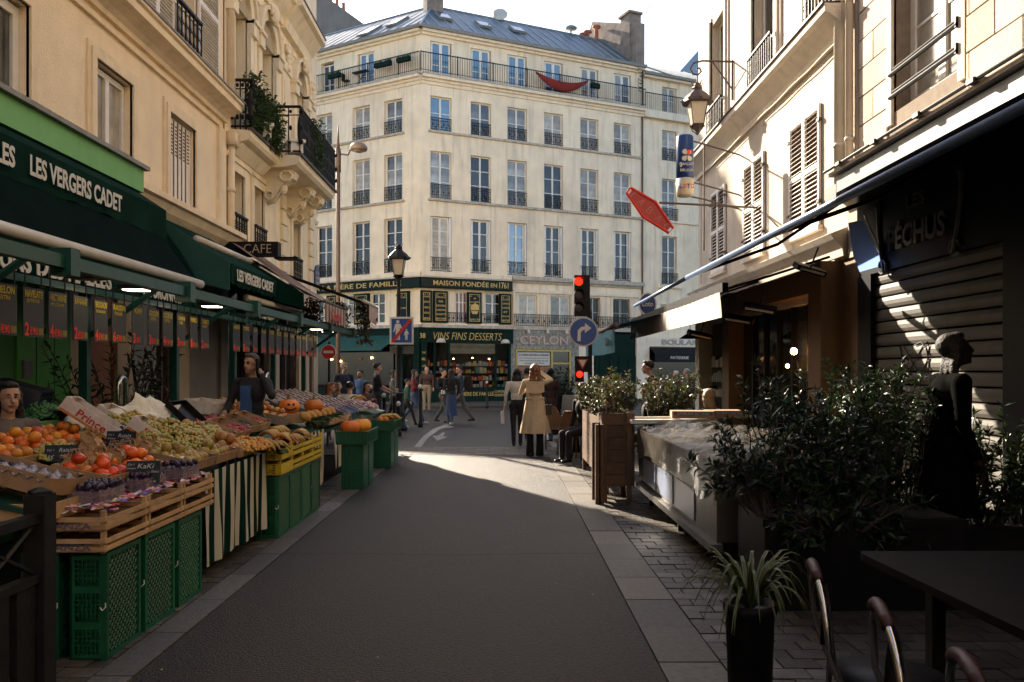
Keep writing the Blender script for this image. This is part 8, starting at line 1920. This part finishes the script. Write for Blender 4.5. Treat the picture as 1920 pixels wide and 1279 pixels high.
# A-board and wicker terrace chairs
t = thing('chalk_easel', 'tall black slanted menu board at the right edge of the street', 'board', (1.2, 15.0, .004), None, (0, 0, .5))
mb = MB(M=ID); mb.prism([(-.10, 0), (-.06, 0), (.10, 1.15), (.06, 1.15)], -.26, .26, 1); mb.build('panel', black_plastic, t, local=True); MB().tube([(-.11, -.27, 0), (.06, -.27, 1.17)], .012, 5).build('edge', wp, t, local=True)
rattan = mat('rattan', (.22, .11, .05), .7, .25, 20, .4, 60)
def wicker(x, y, rz, lab, grp):
    t = thing('wicker_chair', lab, 'chair', (x, y, .004), grp, (0, 0, rz))
    mb = MB(); mb.sheet(lambda a, b: (-.22 + .44 * a, .20 + .04 * b - .06 * math.sin(a * math.pi) * 0, .46 + (.28 + .16 * math.sin(a * math.pi)) * b), 8, 3); mb.build('backrest', rattan, t, True, True); MB().box((-.21, -.20, .43), (.21, .21, .47)).build('seat', rattan, t, local=True)
    MB().tube([(-.22, .20, .004), (-.22, .22, .75), (-.12, .25, .88), (.12, .25, .88), (.22, .22, .75), (.22, .20, .004)], .014, 6).build('back_frame', rattan, t, True, True)
    for sx in (-1, 1): MB().tube([(sx * .19, -.18, .43), (sx * .20, -.2, .004)], .014, 6).build('leg', rattan, t, local=True)
for k, (x, y, rz) in enumerate(((1.15, 16.2, 2.2), (1.45, 15.6, 2.6), (1.35, 14.5, 2.4), (-3.55, 17.0, .2), (-3.1, 17.3, .1), (-3.9, 18.2, 2.8))):
    wicker(x, y, rz, ['wicker chair behind the trench coat woman, right', 'wicker chair next to the black menu board', 'wicker chair under the sunlit shrub', 'wicker chair at the left cafe, nearest the stalls', 'wicker chair at the left cafe with its back to the street', 'wicker chair deep in the left cafe terrace'][k], 'wicker cafe chairs')
for k, (x, y) in enumerate(((-3.45, 18.1), (1.9, 15.3))):
    t = thing('cafe_table', ['round cafe table at the left terrace', 'round cafe table at the right terrace'][k], 'table', (x, y, .004)); mb = MB(); mb.lathe([(.0, .72), (.32, .72), (.33, .735), (.32, .75), (0, .75)], 20, (x, y, 0)); mb.build('tabletop', rattan, t); mb = MB(); mb.lathe([(.2, 0), (.2, .03), (.03, .06), (.03, .72)], 10, (x, y, .004)); mb.build('pedestal', iron, t)
# ================================================================== PEOPLE
skin = mat('skin', (.42, .24, .16), .5, .06, 12, .03); skin_d = mat('skin_tanned', (.30, .16, .10), .5, .06, 12, .03)
lipm = mat('lips', (.30, .09, .07), .45, .05, 10, 0); eyem = mat('eye_dark', (.02, .015, .012), .25, .1, 10, 0)
hair_k = mat('dark_hair', (.014, .010, .008), .65, .3, 40, .5, 70); hair_b = mat('auburn_hair', (.16, .060, .022), .42, .3, 40, .5, 70); hair_g = mat('grey_hair', (.26, .24, .22), .6, .2, 40, .4, 70)
def cl(n, c): return mat('cloth_' + n, c, .85, .12, 8, .25, 60)
black_c, white_c, denim, trench = cl('black', (.012, .011, .012)), cl('white', (.55, .52, .46)), cl('denim', (.035, .06, .13)), cl('trench_beige', (.52, .40, .25))
navy, redk, brownc, khaki, bluec, greyc = cl('navy', (.015, .022, .045)), cl('dark_red', (.12, .012, .015)), cl('brown', (.06, .03, .025)), cl('khaki', (.24, .19, .13)), cl('blue', (.04, .09, .22)), cl('grey', (.10, .095, .09))
leather = mat('black_leather', (.012, .011, .011), .35, .2, 12, .1); shoe_w = mat('pale_shoes', (.45, .43, .39), .6, .1, 10, .05)
PEND = []
class Fig:
    def __init__(s, scale=1.0): s.p = []; s.k = scale
    def cap(s, a, ra, b, rb, m): s.p.append(('c', Vector(a) * s.k, ra * s.k, Vector(b) * s.k, rb * s.k, m)); return s
    def ell(s, c, r, m): s.p.append(('e', Vector(c) * s.k, Vector(r) * s.k, None, None, m)); return s
    def surf(s, vox):
        mb = MB()
        for q in s.p:
            if q[0] == 'c':
                _, a, ra, b, rb, m = q; mb.ball(a, ra, 10, 8); mb.ball(b, rb, 10, 8); mb.tube([a, b], [ra, rb], 10)
            else: mb.ball(q[1], tuple(q[2]), 14, 10)
        me = mb.mesh('body', skin); o = bpy.data.objects.new('tmp', me); COL.objects.link(o)
        r = o.modifiers.new('r', 'REMESH'); r.mode = 'VOXEL'; r.voxel_size = vox; sm = o.modifiers.new('s', 'SMOOTH'); sm.factor = .5; sm.iterations = 2
        return o
def finish():
    bpy.context.view_layer.update(); dg = bpy.context.evaluated_depsgraph_get()
    for tmp, fig, o in PEND:
        me = bpy.data.meshes.new_from_object(tmp.evaluated_get(dg)); me.name = o.name
        n = len(me.polygons); c = np.empty(n * 3, 'f'); me.polygons.foreach_get('center', c); c = c.reshape(-1, 3)
        ms = []; best = np.full(n, 1e9); idx = np.zeros(n, 'i')
        for q in fig.p:
            if q[5] not in ms: ms.append(q[5])
            if q[0] == 'c':
                a, ra, b, rb = np.array(q[1]), q[2], np.array(q[3]), q[4]; ab = b - a; t = np.clip(((c - a) @ ab) / (ab @ ab + 1e-9), 0, 1); d = np.linalg.norm(c - (a + t[:, None] * ab), axis=1) - (ra + (rb - ra) * t)
            else:
                r = np.array(q[2]); d = (np.linalg.norm((c - np.array(q[1])) / r, axis=1) - 1) * r.min()
            d = d - (.004 if q[5] in (eyem, lipm) else 0); w = d < best; best[w] = d[w]; idx[w] = ms.index(q[5])
        me.materials.clear()
        for m in ms: me.materials.append(m)
        me.polygons.foreach_set('material_index', idx); me.polygons.foreach_set('use_smooth', [True] * n); me.update()
        o.data = me
    for tmp, fig, o in PEND: bpy.data.objects.remove(tmp)
def legdir(a): return Vector((0, math.sin(a), -math.cos(a)))
def person(lab, x, y, rz, hgt=1.7, top=black_c, bot=black_c, shoes=leather, legs=((.15, .1), (-.15, .1)), arms=None, sit=False, hair='short', hm=hair_k, sk=skin, sleeve=True, z0=0.0,
           lean=0.0, turn=0.0, nod=0.0, coat=None, wide=1.0, female=False, vox=.014, group=None, extras=None, seat=.47):
    """local frame: the figure faces +Y, its right hand is at +X"""
    k = hgt / 1.72; f = Fig(k); g_ = wide
    hz = (.92 if not sit else seat + .09 / k)
    kn = []
    for i, s_ in enumerate((1, -1)):
        a, b = legs[i]; hip = Vector((s_ * .085 * g_, 0, hz)); knee = hip + legdir(a) * .43; an = knee + legdir(a - b) * .41
        kn.append((hip, knee, an))
    low = min(q[2].z for q in kn); dz = .085 - low if not sit else 0
    up = Vector((0, 0, dz)); ca, sa = math.cos(lean), math.sin(lean)
    def B(p): p = Vector(p); r = p - Vector((0, 0, .92)); return Vector((p.x, r.y * ca + r.z * sa, -r.y * sa + r.z * ca + hz)) + up
    for hip, knee, an in kn:
        hip, knee, an = hip + up, knee + up, an + up
        f.cap(hip, .095 * g_, knee, .060 * g_, bot).cap(knee, .060 * g_, an, .048, bot)
        d = Vector((0, 1, 0)); f.cap(an + Vector((0, -.03, -.04)), .038, an + d * .15 + Vector((0, 0, -.05)), .030, shoes)
    w = .16 * g_
    f.ell(B((0, 0, .96)), (.155 * g_, .115 * g_, .13), bot if coat is None else top).ell(B((0, .0, 1.12)), (.135 * g_, .10 * g_, .18), top).ell(B((0, .005, 1.30)), (.165 * g_, .115 * g_, .17), top)
    if female: f.ell(B((.06, .085, 1.27)), (.06, .05, .06), top).ell(B((-.06, .085, 1.27)), (.06, .05, .06), top)
    f.cap(B((-.13 * g_, 0, 1.405)), .06, B((.13 * g_, 0, 1.405)), .06, top); f.cap(B((0, -.01, 1.42)), .052, B((0, .012, 1.53)), .048, sk)
    if arms is None: arms = (((.25, -.02, 1.15), (.25, .08, .92)), ((-.25, -.02, 1.15), (-.25, .08, .92)))
    for i, s_ in enumerate((1, -1)):
        S = B((s_ * .19 * g_, 0, 1.40)); e, h = (B(q) if not isinstance(q, Vector) else q for q in arms[i])
        f.cap(S, .056 * g_, e, .043 * g_, top); f.cap(e, .042, e.lerp(h, .92), .034 if sleeve else .027, top if sleeve else sk)
        d = (h - e).normalized(); side = d.cross(Vector((0, 0, 1))); side = side.normalized() if side.length > .1 else Vector((1, 0, 0)); nm = side.cross(d)
        pc = h + d * .045; f.cap(h, .024, pc, .030, sk)
        for j in range(4):
            r0 = pc + side * (.024 - .016 * j) + d * .02; L_ = (.055, .065, .06, .048)[j]; mid = r0 + d * L_ * .6 - nm * .012; f.cap(r0, .0095, mid, .009, sk).cap(mid, .009, mid + d * L_ * .4 - nm * .025, .0075, sk)
        f.cap(h + side * .02 + d * .01, .011, h + side * .05 + d * .045 - nm * .01, .009, sk)
    # head
    hc = Vector((0, .025, 1.62)); Mh = Matrix.Rotation(turn, 3, 'Z') @ Matrix.Rotation(-nod, 3, 'X')
    def Hd(p): return B(hc) + Mh @ Vector(p)
    f.ell(Hd((0, -.01, .025)), (.076, .094, .090), sk).ell(Hd((0, .022, -.045)), (.056, .070, .068), sk).ell(Hd((0, .06, -.095)), (.026, .022, .02), sk)
    f.cap(Hd((0, .088, .01)), .010, Hd((0, .108, -.028)), .014, sk); f.ell(Hd((0, .086, -.062)), (.022, .010, .007), lipm)
    for s_ in (-1, 1):
        f.ell(Hd((s_ * .031, .084, .004)), (.009, .006, .0045), eyem).cap(Hd((s_ * .018, .090, .026)), .005, Hd((s_ * .045, .082, .027)), .004, hm); f.ell(Hd((s_ * .077, -.005, -.01)), (.010, .02, .03), sk)
    root = thing('person', lab, 'person', (x, y, z0), group, (0, 0, rz))
    o = bpy.data.objects.new('body', None if False else bpy.data.meshes.new('body')); COL.objects.link(o); o.parent = root; PEND.append((f.surf(vox), f, o))
    if hair:
        h = Fig(k); h.ell(Hd((0, -.026, .044)), (.084, .094, .086), hm); h.ell(Hd((0, .03, .095)), (.06, .05, .03), hm)
        if hair in ('long', 'bob', 'bun'):
            n = {'long': 7, 'bob': 3, 'bun': 2}[hair]
            for s_ in (-1, -.5, 0, .5, 1):
                p0 = Hd((s_ * .066, -.05 + .035 * abs(s_), .02)); q = p0
                for j in range(n): nx = p0 + Vector((s_ * .012 * j, -.012 * j * (1 if j < 4 else .6), -.055 * (j + 1))); h.cap(q, .034, nx, .030 - .002 * j, hm); q = nx
        if hair == 'bun': h.ell(Hd((0, -.12, .06)), (.05, .05, .05), hm)
        if hair == 'beard': h.ell(Hd((0, .035, -.085)), (.055, .055, .04), hm)
        if hair == 'wavy':
            for j in range(40): a = j * .9; q_ = j / 40; h.ell(Hd(((.066 + .05 * q_) * math.cos(a), -.06 + .05 * min(.3, math.sin(a)), .06 - .40 * q_)), (.034, .034, .05), hm)
        ho = bpy.data.objects.new('hair', bpy.data.meshes.new('hair')); COL.objects.link(ho); ho.parent = root; PEND.append((h.surf(vox * .85), h, ho))
    if coat:
        cm, zt, zb_, r0, r1 = coat; mb = MB()
        def C(a, b):
            w = a * 2 * math.pi; r = r0 + (r1 - r0) * b; fold = 1 + .07 * b * math.sin(w * 7 + 1) + .04 * b * math.sin(w * 13)
            return Vector((math.cos(w) * r * fold, math.sin(w) * r * .74 * fold, (zt + (zb_ - zt) * b))) * k + up * k
        mb.sheet(C, 40, 12); mb.build('coat_skirt', cm, root, True, True)
    if extras: extras(root, k, lambda p: B(p) * k)
    return root
WALK = ((.42, .12), (-.30, .38))
def bagx(m, c, s, strap=None):
    def f(root, k, B):
        b = MB(); b.box([c[i] - s[i] / 2 for i in range(3)], [c[i] + s[i] / 2 for i in range(3)]); b.build('bag', m, root, local=True)
        if strap: MB().tube([Vector(p) for p in strap], .010, 6).build('strap', m, root, local=True)
    return f
P0 = lambda px, Y: (px - CX) * Y / F
# the woman in the trench coat, photographing, seen from behind
def trench_x(root, k, B):
    for sx in (-1, 1): mb = MB(); mb.lathe([(.078, .02), (.066, .30), (.07, .60)], 14, (sx * .092, -.01 + .03 * sx, 0)); mb.build('trouser_leg', black_c, root, True, True)
    mb = MB(); mb.lathe([(.170, 1.06), (.182, 1.075), (.182, 1.105), (.170, 1.12)], 24, (0, 0, .0), None, .76); mb.build('belt', trench, root, True, True)
    MB().box((-.045, -.150, .80), (-.012, -.138, 1.08)).build('belt_tail', trench, root, local=True); MB().box((.008, -.150, .74), (.042, -.138, 1.08)).build('belt_tail', trench, root, local=True); MB().box((-.05, -.152, 1.05), (.05, -.136, 1.13)).build('belt_knot', trench, root, local=True)
    mb = MB(); mb.sheet(lambda a, b: (-.17 + .34 * a, -.125 - .02 * math.sin(a * math.pi) - .012 * b, 1.42 - .20 * b - .03 * math.sin(a * math.pi) * b), 10, 4); mb.build('back_yoke', trench, root, True, True)
    mb = MB(); mb.lathe([(.075, 1.44), (.10, 1.46), (.085, 1.51)], 16, (0, -.01, 0)); mb.build('collar', trench, root, True, True)
    MB().box((.20, -.06, .78), (.32, .06, .98)).build('bag', leather, root, local=True); MB().tube([(.26, -.06, .97), (.20, -.12, 1.2), (.13, -.10, 1.46), (.20, .04, 1.2), (.26, .06, .97)], .010, 6).build('strap', leather, root, local=True)
person('woman from behind in a long beige trench coat, arm raised to her face', P0(1003, 15.0), 15.0, 0, 1.72, trench, black_c, leather, ((.06, .05), (-.05, .05)), (((.31, .07, 1.44), (.10, .24, 1.60)), ((-.27, .04, 1.18), (-.10, .24, 1.30))), hair='wavy', hm=hair_b, coat=(trench, 1.12, .44, .165, .285), female=True, vox=.012, extras=trench_x)
person('woman in a cream jacket and black trousers carrying a white bag', P0(969, 17.0), 17.0, .1, 1.64, white_c, black_c, leather, ((.05, .03), (-.1, .1)), hair='bob', female=True, extras=bagx(white_c, (-.30, .06, .62), (.06, .16, .26), [(-.28, .06, .75), (-.26, .06, .9)]))
person('person in a dark reddish coat standing behind the trench coat woman', P0(1032, 18.2), 18.2, .6, 1.66, brownc, greyc, leather, ((.1, .0), (-.1, .1)), hair='bob', coat=(brownc, 1.0, .5, .17, .24))
person('dark clothed walker between the two women, mostly hidden', P0(988, 17.9), 17.9, .2, 1.72, navy, black_c, leather, WALK, hair='short')
# walkers on the cross street
RT = -math.pi / 2
person('man in a navy cap and blue shirt with a black backpack, walking left', P0(862, 24.6), 24.6, 1.9, 1.80, navy, greyc, leather, WALK, hair='short', hm=navy, turn=.2, extras=bagx(leather, (0, -.24, 1.22), (.32, .20, .46)))
person('woman with long dark hair, wide jeans and a white shoulder strap', P0(846, 23.8), 23.8, .5, 1.66, black_c, denim, shoe_w, ((.22, .05), (-.2, .15)), hair='long', female=True, coat=(denim, .95, .30, .15, .20), extras=bagx(white_c, (-.24, .05, .98), (.05, .18, .12), [(-.24, .05, 1.02), (0, .14, 1.3), (.15, 0, 1.44)]))
person('young man in dark clothes walking beside the woman in wide jeans', P0(831, 24.2), 24.2, -2.2, 1.70, black_c, greyc, leather, WALK, hair='short', arms=(((.25, .0, 1.15), (.15, .26, 1.12)), ((-.25, -.02, 1.15), (-.25, .08, .92))))
person('man in a dark brown jacket and khaki trousers standing by the window', P0(800, 31.5), 31.5, math.pi + .2, 1.74, brownc, khaki, leather, ((.02, 0), (-.02, 0)), hair='short', hm=hair_g, wide=1.12)
person('woman with long dark hair in a dark red top and jeans, striding right', P0(776, 24.3), 24.3, RT, 1.68, redk, denim, shoe_w, WALK, hair='long', female=True, arms=(((.24, .05, 1.18), (.1, .30, 1.12)), ((-.24, .05, 1.18), (-.1, .28, 1.10))))
person('boy in a green gilet with white sleeves walking beside the woman in red', P0(763, 23.6), 23.6, RT + .3, 1.40, cl('green_gilet', (.02, .07, .05)), black_c, leather, WALK, hair='short')
person('woman in a grey top and dark trousers behind the lamp post', P0(737, 22.6), 22.6, RT, 1.66, greyc, black_c, shoe_w, WALK, hair='bun', female=True, arms=(((.22, .08, 1.18), (.05, .20, 1.42)), ((-.24, -.02, 1.15), (-.2, .2, 1.0))))
# waiter and people at the left cafe
def tray_x(root, k, B):
    mb = MB(); mb.lathe([(0, 1.04), (.19, 1.04), (.20, 1.06), (0, 1.05)], 18, (.16, .46, 0)); mb.build('tray', steel, root, local=True)
    for a in range(3): mb = MB(); mb.lathe([(.03, 1.06), (.035, 1.17)], 8, (.10 + .08 * a, .45 + .05 * (a % 2), 0)); mb.build('glass', glass_curtain, root, local=True)
person('waiter in a black t-shirt holding a round tray of glasses', P0(706, 20.3), 20.3, RT + .35, 1.80, black_c, black_c, leather, ((.12, .05), (-.15, .12)), (((.24, .06, 1.18), (.18, .34, 1.04)), ((-.25, .06, 1.15), (-.12, .30, 1.02))), sleeve=False, turn=.1, extras=tray_x, vox=.013)
person('bearded older man with grey hair in a dark coat behind the cafe tables', P0(645, 20.8), 20.8, math.pi + .5, 1.80, navy, black_c, leather, ((.02, 0), (-.02, 0)), hair='beard', hm=hair_g, sk=skin, turn=.4)
person('man in a blue hooded jacket standing at the cafe', P0(676, 21.6), 21.6, math.pi - .3, 1.62, bluec, black_c, leather, ((.02, 0), (-.02, 0)), hair='beard', sk=skin_d, turn=-.3)
SIT = ((1.45, 1.45), (1.45, 1.45))
person('woman with wavy brown hair seated in profile at the left cafe', P0(612, 16.9), 16.9, RT, 1.66, khaki, black_c, leather, SIT, (((.2, .14, 1.16), (.1, .42, 1.14)), ((-.2, .14, 1.16), (-.05, .42, 1.12))), True, 'wavy', hair_b, female=True, lean=.12, seat=.52)
person('person in a white shirt seated with his back to the street at the left cafe', P0(655, 17.0), 17.0, .1, 1.74, white_c, black_c, leather, SIT, (((.26, .10, 1.15), (.12, .34, 1.10)), ((-.26, .10, 1.15), (-.12, .34, 1.10))), True, 'short', hair_k, wide=1.12, lean=.15)
person('dark haired man looking down at the left cafe table', P0(634, 18.0), 18.0, math.pi + .4, 1.72, greyc, black_c, leather, SIT, None, True, 'short', nod=-.5)
person('seated person in a dark red top between the white shirt and the waiter', P0(687, 18.6), 18.6, math.pi + .9, 1.70, brownc, black_c, leather, SIT, (((.24, .10, 1.18), (.1, .28, 1.30)), ((-.24, .1, 1.15), (-.1, .3, 1.1))), True, 'bob', sleeve=False)
# man on the phone behind the second stall
person('balding man in dark jacket and blue shirt, on the phone behind the apples', P0(473, 9.6), 9.6, math.pi - .35, 1.80, black_c, black_c, leather, ((.02, 0), (-.02, 0)), (((.27, .06, 1.16), (.14, .30, 1.08)), ((-.34, .10, 1.26), (-.15, .03, 1.50))), hair='short', hm=mat('shaved_hair', (.05, .035, .03), .7), sk=skin_d, vox=.011, wide=1.08,
       extras=lambda root, k, B: (MB().box((-.07, .095, 0.93), (.07, .135, 1.44)).build('blue_shirt', bluec, root, local=True), MB().box((-.125, .03, 1.60), (-.105, .07, 1.76)).build('phone', black_plastic, root, local=True)))
# woman at the left edge
person('young woman with long dark hair and grey top, seated at the left edge', P0(14, 5.85), 5.85, math.pi + .95, 1.66, cl('taupe_knit', (.12, .10, .085)), black_c, leather, SIT, (((.23, .10, 1.12), (-.06, .30, 1.10)), ((-.23, .10, 1.10), (.08, .32, 1.06))), True, 'long', hair_k, female=True, vox=.0068, turn=-.15, seat=.68)
# right terrace
person('person in black with a white collar seated beside the slanted menu board', P0(1094, 13.9), 13.9, math.pi - .9, 1.72, black_c, black_c, leather, SIT, None, True, 'short', sk=skin, turn=.3, seat=.5, extras=lambda root, k, B: MB().lathe([(.07, 1.03), (.10, 1.0)], 12).build('collar', white_c, root, True, True))
person('young man in profile seated among the sunlit shrubs', P0(1217, 12.6), 12.6, 1.45, 1.74, black_c, black_c, leather, SIT, None, True, 'short', hm=hair_b, seat=.5)
person('blond person half hidden behind the cartons on the counter', P0(1330, 11.2), 11.2, .6, 1.66, greyc, black_c, leather, SIT, None, True, 'bob', hm=mat('blond_hair', (.34, .22, .11), .45, .2, 40, .4, 70), seat=.5)
person('waiter in dark clothes bending over the right terrace', P0(1232, 14.4), 14.4, 1.2, 1.80, black_c, black_c, leather, ((.05, 0), (-.05, 0)), lean=.2, hair='short')
person('person in a pale cap walking past the bakery window', P0(1288, 27), 27, 1.3, 1.72, greyc, black_c, leather, WALK, hair='short', hm=hair_g)
person('person in a white bonnet farther right past the bakery', P0(1268, 29), 29, 1.5, 1.64, navy, black_c, leather, WALK, hair='short', hm=white_c)
person('tall man in silhouette standing in front of the roller shutter', P0(1772, 6.0), 6.0, -1.75, 1.88, mat('silhouette_cloth', (.003, .003, .003), .95, .2, 8, .1, ior=1.08), MATS['silhouette_cloth'], leather, ((.03, 0), (-.03, 0)), (((.235, .02, 1.12), (.24, .12, .90)), ((-.235, .02, 1.12), (-.24, .12, .90))), hair='bob', sk=mat('silhouette_skin', (.022, .012, .008), .8, ior=1.15), wide=1.15, vox=.014, lean=.06, nod=-.25, coat=(MATS['silhouette_cloth'], 1.02, .50, .20, .25))  # skin and cloth near black, the silhouette's shade put into their colour
finish()
